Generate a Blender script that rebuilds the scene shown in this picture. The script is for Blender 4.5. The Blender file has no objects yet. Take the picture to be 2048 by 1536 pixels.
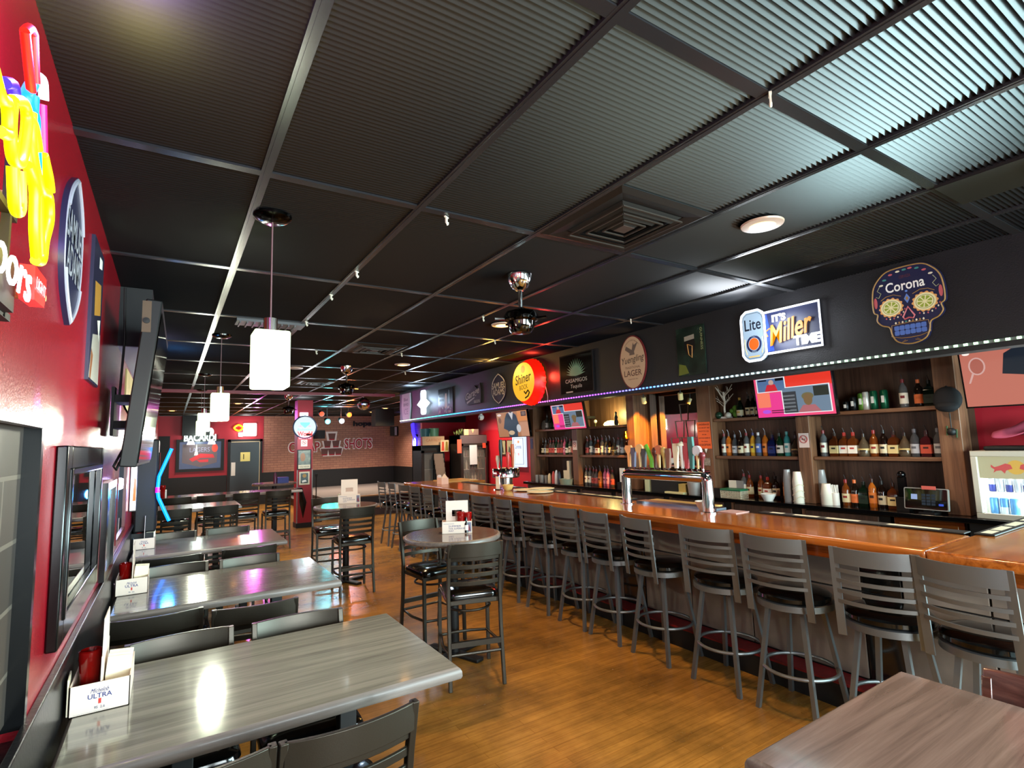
import bpy, bmesh, math, random
from mathutils import Vector, Matrix
random.seed(7)
SC = bpy.context.scene
COL = SC.collection
PI = math.pi
R = math.radians

# ------------------------------------------------------------------ camera
cam_d = bpy.data.cameras.new('camera')
cam_d.sensor_fit = 'HORIZONTAL'; cam_d.sensor_width = 36.0
cam_d.lens = 1066.64 * 36.0 / 2048.0
cam_d.clip_start = 0.02; cam_d.clip_end = 100
cam = bpy.data.objects.new('camera', cam_d); COL.objects.link(cam)
YAW, PITCH, ROLL = 0.569555, 0.107670, -0.030756
fw = Vector((math.sin(YAW) * math.cos(PITCH), math.cos(YAW) * math.cos(PITCH), math.sin(PITCH)))
rt = Vector((math.cos(YAW), -math.sin(YAW), 0)); up = rt.cross(fw)
r2 = math.cos(ROLL) * rt + math.sin(ROLL) * up
u2 = -math.sin(ROLL) * rt + math.cos(ROLL) * up
mw = Matrix(((r2.x, u2.x, -fw.x, 0), (r2.y, u2.y, -fw.y, 0), (r2.z, u2.z, -fw.z, 1.65), (0, 0, 0, 1)))
cam.matrix_world = mw
SC.camera = cam

# ------------------------------------------------------------------ view, world, daylight
SC.view_settings.view_transform = 'Standard'
SC.view_settings.look = 'None'
SC.view_settings.gamma = 1.0
SC.view_settings.use_curve_mapping = False
SC.view_settings.exposure = 1.75
SC.cycles.use_denoising = True
SC.cycles.max_bounces = 7
SC.cycles.diffuse_bounces = 4
SC.cycles.glossy_bounces = 4
SC.cycles.transmission_bounces = 5
SC.cycles.transparent_max_bounces = 6
SC.cycles.sample_clamp_indirect = 4.0
SC.cycles.caustics_reflective = False
SC.cycles.caustics_refractive = False
SC.cycles.use_light_tree = True
world = bpy.data.worlds.new('world'); SC.world = world
world.use_nodes = True
wn = world.node_tree.nodes
wn['Background'].inputs[0].default_value = (0.75, 0.95, 1.0, 1)
wn['Background'].inputs[1].default_value = 1.1

def area_light(name, loc, size_x, size_y, power, col, rot):
    d = bpy.data.lights.new(name, 'AREA'); d.shape = 'RECTANGLE'; d.size = size_x; d.size_y = size_y
    d.energy = power; d.color = col
    o = bpy.data.objects.new(name, d); COL.objects.link(o); o.location = loc; o.rotation_euler = rot
    return o
# daylight entering by the street windows behind the camera (wall at y = -2.6)
area_light('window_daylight', (1.2, -2.5, 1.5), 1.8, 1.3, 80, (0.86, 0.97, 1.0), (R(-90), 0, R(180)))
area_light('window_daylight', (4.6, -2.5, 1.5), 2.6, 1.5, 150, (0.66, 0.97, 1.0), (R(-90), 0, R(180)))
# and by the window in the right-hand wall, beside the camera
area_light('window_daylight', (5.88, -1.2, 1.55), 2.2, 1.5, 170, (0.62, 0.96, 1.0), (R(90), 0, R(90)))

# ------------------------------------------------------------------ helpers: materials
def lin(c):
    return c / 12.92 if c <= 0.04045 else ((c + 0.055) / 1.055) ** 2.4
def hx(h):
    h = h.lstrip('#')
    return tuple(lin(int(h[i:i + 2], 16) / 255) for i in (0, 2, 4))
MATS = {}
def mat(name, col=(0.5, 0.5, 0.5), rough=0.5, metal=0.0, emit=0.0, ecol=None, coat=0.0, trans=0.0, ior=1.45,
        var=0.0, vscale=20.0, bump=0.0, bscale=60.0, alpha=1.0, spec=0.5):
    if name in MATS: return MATS[name]
    if isinstance(col, str): col = hx(col)
    if isinstance(ecol, str): ecol = hx(ecol)
    m = bpy.data.materials.new(name); m.use_nodes = True
    nt = m.node_tree; b = nt.nodes['Principled BSDF']
    b.inputs['Base Color'].default_value = (*col, 1)
    b.inputs['Roughness'].default_value = rough
    b.inputs['Metallic'].default_value = metal
    b.inputs['Coat Weight'].default_value = coat
    b.inputs['Coat Roughness'].default_value = 0.08
    b.inputs['Transmission Weight'].default_value = trans
    b.inputs['IOR'].default_value = ior
    b.inputs['Alpha'].default_value = alpha
    b.inputs['Specular IOR Level'].default_value = spec
    if emit > 0:
        b.inputs['Emission Color'].default_value = (*(ecol or col), 1)
        b.inputs['Emission Strength'].default_value = emit
    tc = None
    if var > 0 or bump > 0:
        tc = nt.nodes.new('ShaderNodeTexCoord')
    if var > 0:
        n = nt.nodes.new('ShaderNodeTexNoise'); n.inputs['Scale'].default_value = vscale; n.inputs['Detail'].default_value = 5
        nt.links.new(tc.outputs['Object'], n.inputs['Vector'])
        r = nt.nodes.new('ShaderNodeValToRGB')
        r.color_ramp.elements[0].position = 0.3; r.color_ramp.elements[1].position = 0.7
        r.color_ramp.elements[0].color = (*[c * (1 - var) for c in col], 1)
        r.color_ramp.elements[1].color = (*[min(1, c * (1 + var)) for c in col], 1)
        nt.links.new(n.outputs['Fac'], r.inputs['Fac']); nt.links.new(r.outputs['Color'], b.inputs['Base Color'])
    if bump > 0:
        n = nt.nodes.new('ShaderNodeTexNoise'); n.inputs['Scale'].default_value = bscale; n.inputs['Detail'].default_value = 3
        nt.links.new(tc.outputs['Object'], n.inputs['Vector'])
        bm = nt.nodes.new('ShaderNodeBump'); bm.inputs['Strength'].default_value = bump; bm.inputs['Distance'].default_value = 0.01
        nt.links.new(n.outputs['Fac'], bm.inputs['Height']); nt.links.new(bm.outputs['Normal'], b.inputs['Normal'])
    MATS[name] = m
    return m

def grain(name, c0, c1, c2, scale=(1.2, 26, 26), rough=0.3, coat=0.0, detail=6, dist=0.6, p=(0.3, 0.5, 0.7), bump=0.0):
    """streaky wood: noise stretched along local x"""
    if name in MATS: return MATS[name]
    m = bpy.data.materials.new(name); m.use_nodes = True
    nt = m.node_tree; b = nt.nodes['Principled BSDF']; L = nt.links.new
    tc = nt.nodes.new('ShaderNodeTexCoord'); mp = nt.nodes.new('ShaderNodeMapping'); mp.inputs['Scale'].default_value = scale
    L(tc.outputs['Object'], mp.inputs['Vector'])
    n = nt.nodes.new('ShaderNodeTexNoise'); n.inputs['Scale'].default_value = 1.0; n.inputs['Detail'].default_value = detail
    n.inputs['Distortion'].default_value = dist; n.inputs['Roughness'].default_value = 0.65
    L(mp.outputs['Vector'], n.inputs['Vector'])
    r = nt.nodes.new('ShaderNodeValToRGB'); e = r.color_ramp.elements
    e[0].position = p[0]; e[0].color = (*hx(c0), 1); e[1].position = p[2]; e[1].color = (*hx(c2), 1)
    k = e.new(p[1]); k.color = (*hx(c1), 1)
    L(n.outputs['Fac'], r.inputs['Fac']); L(r.outputs['Color'], b.inputs['Base Color'])
    b.inputs['Roughness'].default_value = rough; b.inputs['Coat Weight'].default_value = coat; b.inputs['Coat Roughness'].default_value = 0.06
    if bump > 0:
        bm = nt.nodes.new('ShaderNodeBump'); bm.inputs['Strength'].default_value = bump; bm.inputs['Distance'].default_value = 0.005
        L(n.outputs['Fac'], bm.inputs['Height']); L(bm.outputs['Normal'], b.inputs['Normal'])
    MATS[name] = m
    return m

EM = 0.44     # one scale for everything that glows, against the lamps and daylight
def emis(name, col, s=3.0):
    c = hx(col); return mat('glow_' + name, tuple(0.12 * k for k in c), 0.4, emit=s * EM, ecol=c)

# ------------------------------------------------------------------ helpers: geometry
class MB:
    def __init__(self): self.v = []; self.f = []; self.mi = []; self.mats = []
    def mid(self, m):
        if m not in self.mats: self.mats.append(m)
        return self.mats.index(m)
    def add(self, vs, fs, m, M=None):
        o = len(self.v); k = self.mid(m)
        self.v += [tuple(M @ Vector(p)) if M is not None else tuple(p) for p in vs]
        self.f += [tuple(i + o for i in f) for f in fs]; self.mi += [k] * len(fs)
        return self
    def box(self, x0, x1, y0, y1, z0, z1, m, M=None):
        vs = [(x, y, z) for z in (z0, z1) for y in (y0, y1) for x in (x0, x1)]
        return self.add(vs, [(0, 2, 3, 1), (4, 5, 7, 6), (0, 1, 5, 4), (2, 6, 7, 3), (0, 4, 6, 2), (1, 3, 7, 5)], m, M)
    def cbox(self, c, s, m, M=None):
        return self.box(c[0] - s[0] / 2, c[0] + s[0] / 2, c[1] - s[1] / 2, c[1] + s[1] / 2, c[2] - s[2] / 2, c[2] + s[2] / 2, m, M)
    def lathe(self, prof, m, n=20, c=(0, 0, 0), M=None, caps=True):
        vs = []; fs = []
        for r, z in prof:
            for i in range(n):
                a = 2 * PI * i / n; vs.append((c[0] + r * math.cos(a), c[1] + r * math.sin(a), c[2] + z))
        for j in range(len(prof) - 1):
            for i in range(n):
                a = j * n + i; b = j * n + (i + 1) % n
                fs.append((a, b, b + n, a + n))
        if caps and prof[0][0] > 1e-5: fs.append(tuple(range(n))[::-1])
        if caps and prof[-1][0] > 1e-5: fs.append(tuple(range((len(prof) - 1) * n, len(prof) * n)))
        return self.add(vs, fs, m, M)
    def cyl(self, p0, p1, r, m, n=12, r1=None):
        p0 = Vector(p0); p1 = Vector(p1); d = p1 - p0
        M = Matrix.Translation(p0) @ d.to_track_quat('Z', 'Y').to_matrix().to_4x4()
        return self.lathe([(r, 0), (r if r1 is None else r1, d.length)], m, n, M=M)
    def sph(self, c, r, m, n=16, k=8, sz=1.0):
        prof = [(max(1e-6, r * math.sin(PI * i / k)), -r * sz * math.cos(PI * i / k)) for i in range(k + 1)]
        return self.lathe(prof, m, n, c)
    def tube(self, pts, r, m, n=8, closed=False, ry=None):
        pts = [Vector(p) for p in pts]; N = len(pts); vs = []; fs = []
        prev = None
        for i, p in enumerate(pts):
            if closed: t = pts[(i + 1) % N] - pts[i - 1]
            else: t = pts[min(i + 1, N - 1)] - pts[max(i - 1, 0)]
            t.normalize()
            if prev is None:
                a = Vector((0, 0, 1)) if abs(t.z) < 0.9 else Vector((1, 0, 0))
                u = t.cross(a).normalized()
            else:
                u = (prev - t * prev.dot(t)).normalized()
            w = t.cross(u); prev = u
            for j in range(n):
                an = 2 * PI * j / n
                vs.append(p + u * (r * math.cos(an)) + w * ((ry or r) * math.sin(an)))
        for i in range(N if closed else N - 1):
            for j in range(n):
                a = i * n + j; b = i * n + (j + 1) % n
                c = ((i + 1) % N) * n + (j + 1) % n; d = ((i + 1) % N) * n + j
                fs.append((a, b, c, d))
        if not closed:
            fs.append(tuple(range(n))[::-1]); fs.append(tuple(range((N - 1) * n, N * n)))
        return self.add(vs, fs, m)
    def ring(self, R0, z, r, m, n=36, c=(0, 0), k=8):
        return self.tube([(c[0] + R0 * math.cos(2 * PI * i / n), c[1] + R0 * math.sin(2 * PI * i / n), z) for i in range(n)], r, m, k, True)
    def sqleg(self, pts, w, d, m):
        """square tube through pts, rect in the horizontal plane"""
        vs = []; fs = []
        for p in pts:
            for sx, sy in ((-1, -1), (1, -1), (1, 1), (-1, 1)):
                vs.append((p[0] + sx * w / 2, p[1] + sy * d / 2, p[2]))
        for i in range(len(pts) - 1):
            for j in range(4):
                a = i * 4 + j; b = i * 4 + (j + 1) % 4
                fs.append((a, b, b + 4, a + 4))
        fs.append((3, 2, 1, 0)); k = (len(pts) - 1) * 4; fs.append((k, k + 1, k + 2, k + 3))
        return self.add(vs, fs, m)
    def slat(self, pts, z0, z1, t, m, lean=0.0):
        """horizontal slat along x following pts [(x,y)]"""
        vs = []; fs = []
        for x, y in pts:
            vs += [(x, y - t / 2, z0), (x, y + t / 2, z0), (x, y + t / 2 + lean, z1), (x, y - t / 2 + lean, z1)]
        for i in range(len(pts) - 1):
            for j in range(4):
                a = i * 4 + j; b = i * 4 + (j + 1) % 4
                fs.append((a, b, b + 4, a + 4))
        fs.append((3, 2, 1, 0)); k = (len(pts) - 1) * 4; fs.append((k, k + 1, k + 2, k + 3))
        return self.add(vs, fs, m)
    def prism(self, pts, y0, y1, m, M=None):
        """polygon in xz, extruded along y"""
        n = len(pts)
        vs = [(x, y0, z) for x, z in pts] + [(x, y1, z) for x, z in pts]
        fs = [tuple(range(n)), tuple(range(n, 2 * n))[::-1]] + [(i, i + n, (i + 1) % n + n, (i + 1) % n) for i in range(n)]
        return self.add(vs, fs, m, M)
    def hprism(self, pts, z0, z1, m):
        """polygon in xy, extruded along z"""
        n = len(pts)
        vs = [(x, y, z0) for x, y in pts] + [(x, y, z1) for x, y in pts]
        fs = [tuple(range(n))[::-1], tuple(range(n, 2 * n))] + [(i, (i + 1) % n, (i + 1) % n + n, i + n) for i in range(n)]
        return self.add(vs, fs, m)
    def flat(self, pts, y, m, M=None):
        return self.add([(x, y, z) for x, z in pts], [tuple(range(len(pts)))], m, M)
    def text(self, s, x, z, h, y, m, w=None, shear=0.0, rot=0.0, bold=0.0, ext=0.0, align='C', arc=0.0):
        vs, fs = glyphs(s, bold, ext)
        if not vs: return self
        xs = [p[0] for p in vs]; zs = [p[1] for p in vs]
        sz = h / (max(zs) - min(zs)); sx = sz if w is None else w / (max(xs) - min(xs))
        cx = (max(xs) + min(xs)) / 2; cz = (max(zs) + min(zs)) / 2
        if align == 'L': cx = min(xs)
        out = []
        for p in vs:
            a = (p[0] - cx) * sx; b = (p[1] - cz) * sz
            a += shear * b
            if arc: b -= arc * a * a
            c, d = math.cos(rot), math.sin(rot)
            out.append((x + a * c - b * d, y - p[2] * 0.004, z + a * d + b * c))
        return self.add(out, fs, m)
    def line(self, pts, r, y, m, n=6, closed=False):
        return self.tube([(p[0], y, p[1]) for p in pts], r, m, n, closed)
    def obj(self, name, parent=None, loc=None, rotz=None, smooth=True, bevel=0.0, seg=2, sub=0):
        me = bpy.data.meshes.new(name); me.from_pydata(self.v, [], self.f)
        for m in self.mats: me.materials.append(m)
        me.polygons.foreach_set('material_index', self.mi)
        me.update()
        if smooth:
            me.polygons.foreach_set('use_smooth', [True] * len(me.polygons))
            me.set_sharp_from_angle(angle=R(38))
        o = bpy.data.objects.new(name, me); COL.objects.link(o)
        if parent is not None: o.parent = parent
        if loc is not None: o.location = loc
        if rotz is not None: o.rotation_euler = (0, 0, rotz)
        if bevel > 0:
            b = o.modifiers.new('bevel', 'BEVEL'); b.width = bevel; b.segments = seg; b.limit_method = 'ANGLE'; b.angle_limit = R(40)
        return o

_G = {}
def glyphs(s, bold, ext):
    k = (s, bold, ext)
    if k in _G: return _G[k]
    cu = bpy.data.curves.new('lettering', 'FONT'); cu.body = s; cu.offset = bold; cu.extrude = ext
    cu.resolution_u = 3
    o = bpy.data.objects.new('lettering', cu)
    me = o.to_mesh()
    vs = [tuple(v.co) for v in me.vertices]; fs = [tuple(p.vertices) for p in me.polygons]
    o.to_mesh_clear()
    bpy.data.objects.remove(o); bpy.data.curves.remove(cu)
    _G[k] = (vs, fs)
    return _G[k]

def rect(x0, z0, x1, z1): return [(x0, z0), (x1, z0), (x1, z1), (x0, z1)]
def ell(cx, cz, rx, rz, n=28, a0=0, a1=2 * PI):
    full = abs(a1 - a0 - 2 * PI) < 1e-6
    return [(cx + rx * math.cos(a0 + (a1 - a0) * i / (n if full else n - 1)), cz + rz * math.sin(a0 + (a1 - a0) * i / (n if full else n - 1))) for i in range(n)]
def spline(P, k=6, closed=False):
    # smooth curve through 2d points
    n = len(P); out = []
    for i in range(n if closed else n - 1):
        g = lambda j: P[j % n] if closed else P[min(max(j, 0), n - 1)]
        a, b, c, d = g(i - 1), g(i), g(i + 1), g(i + 2)
        for q in range(k):
            t = q / k
            out.append(tuple(0.5 * (2 * b[m] + (c[m] - a[m]) * t + (2 * a[m] - 5 * b[m] + 4 * c[m] - d[m]) * t * t + (3 * b[m] - a[m] - 3 * c[m] + d[m]) * t ** 3) for m in range(2)))
    return out if closed else out + [P[-1]]
def rrect(x0, z0, x1, z1, r, n=5):
    out = []
    for cx, cz, a in ((x1 - r, z1 - r, 0), (x0 + r, z1 - r, PI / 2), (x0 + r, z0 + r, PI), (x1 - r, z0 + r, 1.5 * PI)):
        out += [(cx + r * math.cos(a + PI / 2 * i / n), cz + r * math.sin(a + PI / 2 * i / n)) for i in range(n + 1)]
    return out

def tag(o, label, cat, group=None, kind=None):
    o['label'] = label; o['category'] = cat
    if group: o['group'] = group
    if kind: o['kind'] = kind
    return o
def thing(name, label, cat, loc=(0, 0, 0), rotz=0.0, group=None):
    o = bpy.data.objects.new(name, None); COL.objects.link(o); o.empty_display_size = 0.05
    o.location = loc; o.rotation_euler = (0, 0, rotz)
    return tag(o, label, cat, group)
def struct(o):
    o['kind'] = 'structure'; return o
def dup(root, loc, rotz, label, group=None):
    r = root.copy(); COL.objects.link(r); r.location = loc; r.rotation_euler = (0, 0, rotz); r['label'] = label
    if group: r['group'] = group
    for ch in list(root.children):
        c = ch.copy(); COL.objects.link(c); c.parent = r
        for g in list(ch.children):
            d = g.copy(); COL.objects.link(d); d.parent = c
    return r
ORD = ['first', 'second', 'third', 'fourth', 'fifth', 'sixth', 'seventh', 'eighth', 'ninth', 'tenth', 'eleventh', 'twelfth',
       'thirteenth', 'fourteenth', 'fifteenth', 'sixteenth', 'seventeenth', 'eighteenth']
RIGHTWALL, FARWALL, LEFTWALL = -PI / 2, 0.0, PI / 2     # facing of things on the walls

# ------------------------------------------------------------------ materials
black = mat('black_matte', '#0b0b0c', 0.6)
blackg = mat('black_gloss', '#060607', 0.18)
ceilm = mat('ceiling_black', '#0b0b0d', 0.34, spec=0.5)
gridm = mat('ceiling_tee', '#232325', 0.25, spec=0.6)
soff = mat('soffit_black', '#0f0f13', 0.5, var=0.25, vscale=4, bump=0.15, bscale=120)
redp = mat('red_gloss_paint', '#8c0f1c', 0.22, bump=0.10, bscale=140, var=0.08, vscale=3)
redm = mat('red_paint', '#961022', 0.5)
wainm = mat('wainscot_black', '#121214', 0.3, bump=0.1, bscale=60)
chrome = mat('chrome', '#d8d8d8', 0.08, 1.0)
steel = mat('brushed_steel', '#a8acae', 0.3, 1.0)
stoolm = mat('stool_grey_metal', '#75797b', 0.42, 0.75, bump=0.05, bscale=300)
bronze = mat('dark_bronze_metal', '#37322b', 0.35, 0.65, bump=0.03, bscale=300)
vinyl = mat('black_vinyl', '#060606', 0.14, coat=0.4)
white = mat('white_matte', '#e9e6df', 0.55)
cream = mat('cream', '#d9cfb4', 0.55)
paper = mat('paper_white', '#f2efe6', 0.7)
tabm = grain('grey_wood_laminate', '#6a6860', '#858279', '#9a968b', (1.1, 26, 26), 0.13, 0.4, p=(0.3, 0.5, 0.72))
tabe = grain('grey_wood_edge', '#5a524e', '#726964', '#857b75', (1.6, 30, 30), 0.38, 0.1)
tabb = grain('brown_wood_laminate', '#544640', '#685852', '#7b6a63', (1.1, 26, 26), 0.13, 0.4, p=(0.3, 0.5, 0.72))
oak = grain('bar_oak', '#67330e', '#93521c', '#ae6a2c', (30, 1.0, 30), 0.2, 0.3, p=(0.3, 0.5, 0.72))
oake = grain('bar_oak_edge', '#4a220a', '#7a3e12', '#935420', (26, 0.8, 26), 0.2, 0.4)
oakx = grain('bar_oak_cross', '#67330e', '#93521c', '#ae6a2c', (1.0, 30, 30), 0.2, 0.3, p=(0.3, 0.5, 0.72))
shelfw = grain('back_bar_wood', '#4a2f1e', '#6a4730', '#7d583e', (30, 30, 1.4), 0.5, 0.0)
shelfh = grain('back_bar_wood_flat', '#4a2f1e', '#66452f', '#7a563c', (30, 1.4, 30), 0.45, 0.0)
panelw = grain('back_bar_panel', '#38241a', '#4e3528', '#5f4434', (34, 40, 1.2), 0.5, 0.0)
glassm = mat('clear_glass', '#ffffff', 0.03, trans=1.0, ior=1.3)
mirror = mat('mirror_glass', '#d5d5d5', 0.02, 1.0)
darkglass = mat('dark_glass', '#030304', 0.03, coat=0.5)
# ------------------------------------------------------------------ the room
CZ = 2.666                     # ceiling height
def floor_material():
    m = bpy.data.materials.new('strip_wood_floor'); m.use_nodes = True
    nt = m.node_tree; b = nt.nodes['Principled BSDF']; L = nt.links.new; N = nt.nodes.new
    tc = N('ShaderNodeTexCoord')
    br = N('ShaderNodeTexBrick'); br.offset = 0.37; br.inputs['Scale'].default_value = 1.0
    br.inputs['Brick Width'].default_value = 0.9; br.inputs['Row Height'].default_value = 0.057
    br.inputs['Mortar Size'].default_value = 0.0016; br.inputs['Mortar Smooth'].default_value = 0.4
    br.inputs['Color1'].default_value = (*hx('#94692e'), 1); br.inputs['Color2'].default_value = (*hx('#a27434'), 1)
    br.inputs['Mortar'].default_value = (*hx('#80541f'), 1)
    L(tc.outputs['Object'], br.inputs['Vector'])
    mp = N('ShaderNodeMapping'); mp.inputs['Scale'].default_value = (2.2, 46, 1); L(tc.outputs['Object'], mp.inputs['Vector'])
    n1 = N('ShaderNodeTexNoise'); n1.inputs['Scale'].default_value = 1; n1.inputs['Detail'].default_value = 7; n1.inputs['Roughness'].default_value = 0.7
    L(mp.outputs['Vector'], n1.inputs['Vector'])
    mr = N('ShaderNodeMapRange'); mr.inputs[1].default_value = 0.3; mr.inputs[2].default_value = 0.7; mr.inputs[3].default_value = 0.72; mr.inputs[4].default_value = 1.22
    L(n1.outputs['Fac'], mr.inputs[0])
    n2 = N('ShaderNodeTexNoise'); n2.inputs['Scale'].default_value = 1.7; n2.inputs['Detail'].default_value = 8; n2.inputs['Roughness'].default_value = 0.62
    L(tc.outputs['Object'], n2.inputs['Vector'])
    m2 = N('ShaderNodeMapRange'); m2.inputs[1].default_value = 0.36; m2.inputs[2].default_value = 0.66; m2.inputs[3].default_value = 0.5; m2.inputs[4].default_value = 1.2
    L(n2.outputs['Fac'], m2.inputs[0])
    mu = N('ShaderNodeMath'); mu.operation = 'MULTIPLY'; L(mr.outputs[0], mu.inputs[0]); L(m2.outputs[0], mu.inputs[1])
    mx = N('ShaderNodeVectorMath'); mx.operation = 'SCALE'; L(br.outputs['Color'], mx.inputs[0]); L(mu.outputs[0], mx.inputs['Scale'])
    L(mx.outputs[0], b.inputs['Base Color'])
    r2 = N('ShaderNodeMapRange'); r2.inputs[3].default_value = 0.34; r2.inputs[4].default_value = 0.17; L(n2.outputs['Fac'], r2.inputs[0])
    L(r2.outputs[0], b.inputs['Roughness'])
    bp = N('ShaderNodeBump'); bp.inputs['Strength'].default_value = 0.12; bp.inputs['Distance'].default_value = 0.004
    L(n1.outputs['Fac'], bp.inputs['Height']); L(bp.outputs['Normal'], b.inputs['Normal'])
    return m
def brick_material(name, c1, c2, mort, swap=False, w=0.2, h=0.072):
    m = bpy.data.materials.new(name); m.use_nodes = True
    nt = m.node_tree; b = nt.nodes['Principled BSDF']; L = nt.links.new; N = nt.nodes.new
    tc = N('ShaderNodeTexCoord'); sp = N('ShaderNodeSeparateXYZ'); cb = N('ShaderNodeCombineXYZ')
    L(tc.outputs['Object'], sp.inputs[0]); L(sp.outputs[1 if swap else 0], cb.inputs[0]); L(sp.outputs[2], cb.inputs[1])
    br = N('ShaderNodeTexBrick'); br.inputs['Scale'].default_value = 1
    br.inputs['Brick Width'].default_value = w; br.inputs['Row Height'].default_value = h; br.inputs['Mortar Size'].default_value = 0.006
    for k, c in (('Color1', c1), ('Color2', c2), ('Mortar', mort)): br.inputs[k].default_value = (*hx(c), 1)
    L(cb.outputs[0], br.inputs['Vector']); L(br.outputs['Color'], b.inputs['Base Color'])
    bp = N('ShaderNodeBump'); bp.inputs['Strength'].default_value = 0.5; bp.inputs['Distance'].default_value = 0.01; bp.invert = True
    L(br.outputs['Fac'], bp.inputs['Height']); L(bp.outputs['Normal'], b.inputs['Normal'])
    b.inputs['Roughness'].default_value = 0.6
    return m
floorm = floor_material()
brickf = brick_material('painted_brick', '#9a6a55', '#a8785f', '#7d5345')
bricks = brick_material('painted_brick_side', '#9a6a55', '#a8785f', '#7d5345', True)
brickd = brick_material('dark_brick', '#2c2520', '#3a3029', '#5c5248', True, 0.42, 0.16)

struct(MB().box(-0.6, 7.0, -2.9, 18.4, -0.1, 0.0, floorm).obj('floor', smooth=False))

# ceiling: corrugated black panels lying in a tee grid, ridges along x, pitch 19.5 mm
P = 0.0195
def corrugated(x0, x1, y0, y1, m):
    mb = MB(); vs = []; fs = []
    n = int((y1 - y0) / P)
    for i in range(n + 1):
        y = y0 + i * P
        for (dy, z) in ((0.0, CZ + 0.017), (P * 0.76, CZ + 0.004)):
            vs += [(x0, y + dy, z), (x1, y + dy, z)]
    for i in range(2 * n + 1):
        a = i * 2; fs.append((a, a + 1, a + 3, a + 2))
    return mb.add(vs, fs, m)
cb_ = corrugated(-0.3, 6.7, -2.7, 18.2, ceilm)
cb_.box(-0.6, 7.0, -2.9, 18.4, CZ + 0.05, CZ + 0.15, black)
struct(cb_.obj('ceiling', smooth=False))
g = MB()
GX0, GY0 = 0.2652, 0.8466
for i in range(-1, 11):
    x = GX0 + 0.6096 * i
    if -0.29 < x < 6.6:
        g.box(x - 0.018, x + 0.018, -2.6, 18.1, CZ - 0.002, CZ + 0.012, gridm)
        g.box(x - 0.007, x + 0.007, -2.6, 18.1, CZ - 0.004, CZ - 0.001, gridm)
for j in range(-3, 15):
    y = GY0 + 1.2192 * j
    g.box(-0.29, 6.6, y - 0.02, y + 0.02, CZ - 0.0015, CZ + 0.0125, gridm)
struct(g.obj('ceiling_grid', smooth=False))

# left wall: glossy red over a black wainscot with a ledge
wl = MB()
wl.box(-0.42, -0.29, 1.87, 18.2, 0.95, CZ + 0.03, redp)
wl.box(-0.42, -0.29, -2.7, 1.87, 1.73, CZ + 0.03, redp)
wl.box(-0.42, -0.29, -2.7, -0.6, 0.95, 1.73, redp)
wl.box(-0.42, -0.29, -2.7, 18.2, 0, 0.95, wainm)
struct(wl.obj('wall_left', smooth=False))
tr = MB().box(-0.29, -0.283, -2.6, 17.9, 0.0, 0.965, wainm); tr.box(-0.29, -0.268, -2.6, 17.9, 0.965, 0.99, wainm)
struct(tr.obj('trim_1', smooth=False, bevel=0.006))
wi = MB()
wi.box(-0.40, -0.322, -0.6, 1.87, 1.0, 1.73, brickd)
struct(wi.obj('window_1', smooth=False))
wf = MB(); fm = mat('window_frame_grey', '#6d646b', 0.35)
wf.box(-0.30, -0.28, -0.62, 1.885, 1.722, 1.742, fm); wf.box(-0.40, -0.285, 1.845, 1.872, 0.98, 1.73, blackg)
struct(wf.obj('trim_2', smooth=False))
# bulkhead along the left wall further back
bk = MB().box(-0.29, -0.125, 3.95, 6.1, 2.30, CZ, black)
bk.box(-0.29, -0.125, 3.95, 6.1, 2.296, 2.301, mat('bulkhead_lit_underside', '#8f95a8', 0.5))  # bluish light on the black underside, put in as a pale sheet
struct(bk.obj('trim_3', smooth=False))

# far wall, brick corner, black wainscot
wf_ = MB(); FY = 18.0
wf_.box(-0.42, 6.7, FY, FY + 0.15, 0, CZ + 0.03, brickf)
wf_.box(-0.29, 2.40, FY - 0.012, FY, 0, CZ, redm)
wf_.box(-0.29, -0.02, FY - 0.02, FY, 0, 2.1, black)
wf_.box(-0.29, 1.42, FY - 0.03, FY, 0, 0.925, black)
wf_.box(2.36, 6.56, FY - 0.04, FY, 0, 0.945, black)
struct(wf_.obj('wall_far', smooth=False))
ws = MB(); ws.box(6.56, 6.7, 12.7, 18.1, 0, CZ + 0.03, bricks); ws.box(6.53, 6.56, 12.7, 18.0, 0, 0.945, black)
struct(ws.obj('wall_right_brick', smooth=False))
wa = MB(); wa.box(5.36, 6.7, 12.66, 12.76, 0, 2.2, redm); wa.box(4.9, 6.7, 12.6, 12.78, 2.2, CZ + 0.03, black)
wa.box(6.58, 6.7, 8.25, 12.7, 0, CZ + 0.03, redm)
struct(wa.obj('wall_alcove', smooth=False))
wb = MB(); wb.box(5.95, 6.05, 1.77, 8.25, 0, CZ + 0.03, panelw); wb.box(5.95, 6.05, -0.1, 1.77, 0, CZ + 0.03, redm); wb.box(5.95, 6.05, -2.7, -2.3, 0, CZ + 0.03, redm); wb.box(5.95, 6.05, -2.3, -0.1, 0, 0.8, redm); wb.box(5.95, 6.05, -2.3, -0.1, 2.3, CZ + 0.03, redm)
wb.box(6.05, 6.7, 8.2, 8.25, 0, CZ + 0.03, redm)
struct(wb.obj('wall_right', smooth=False))
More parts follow.
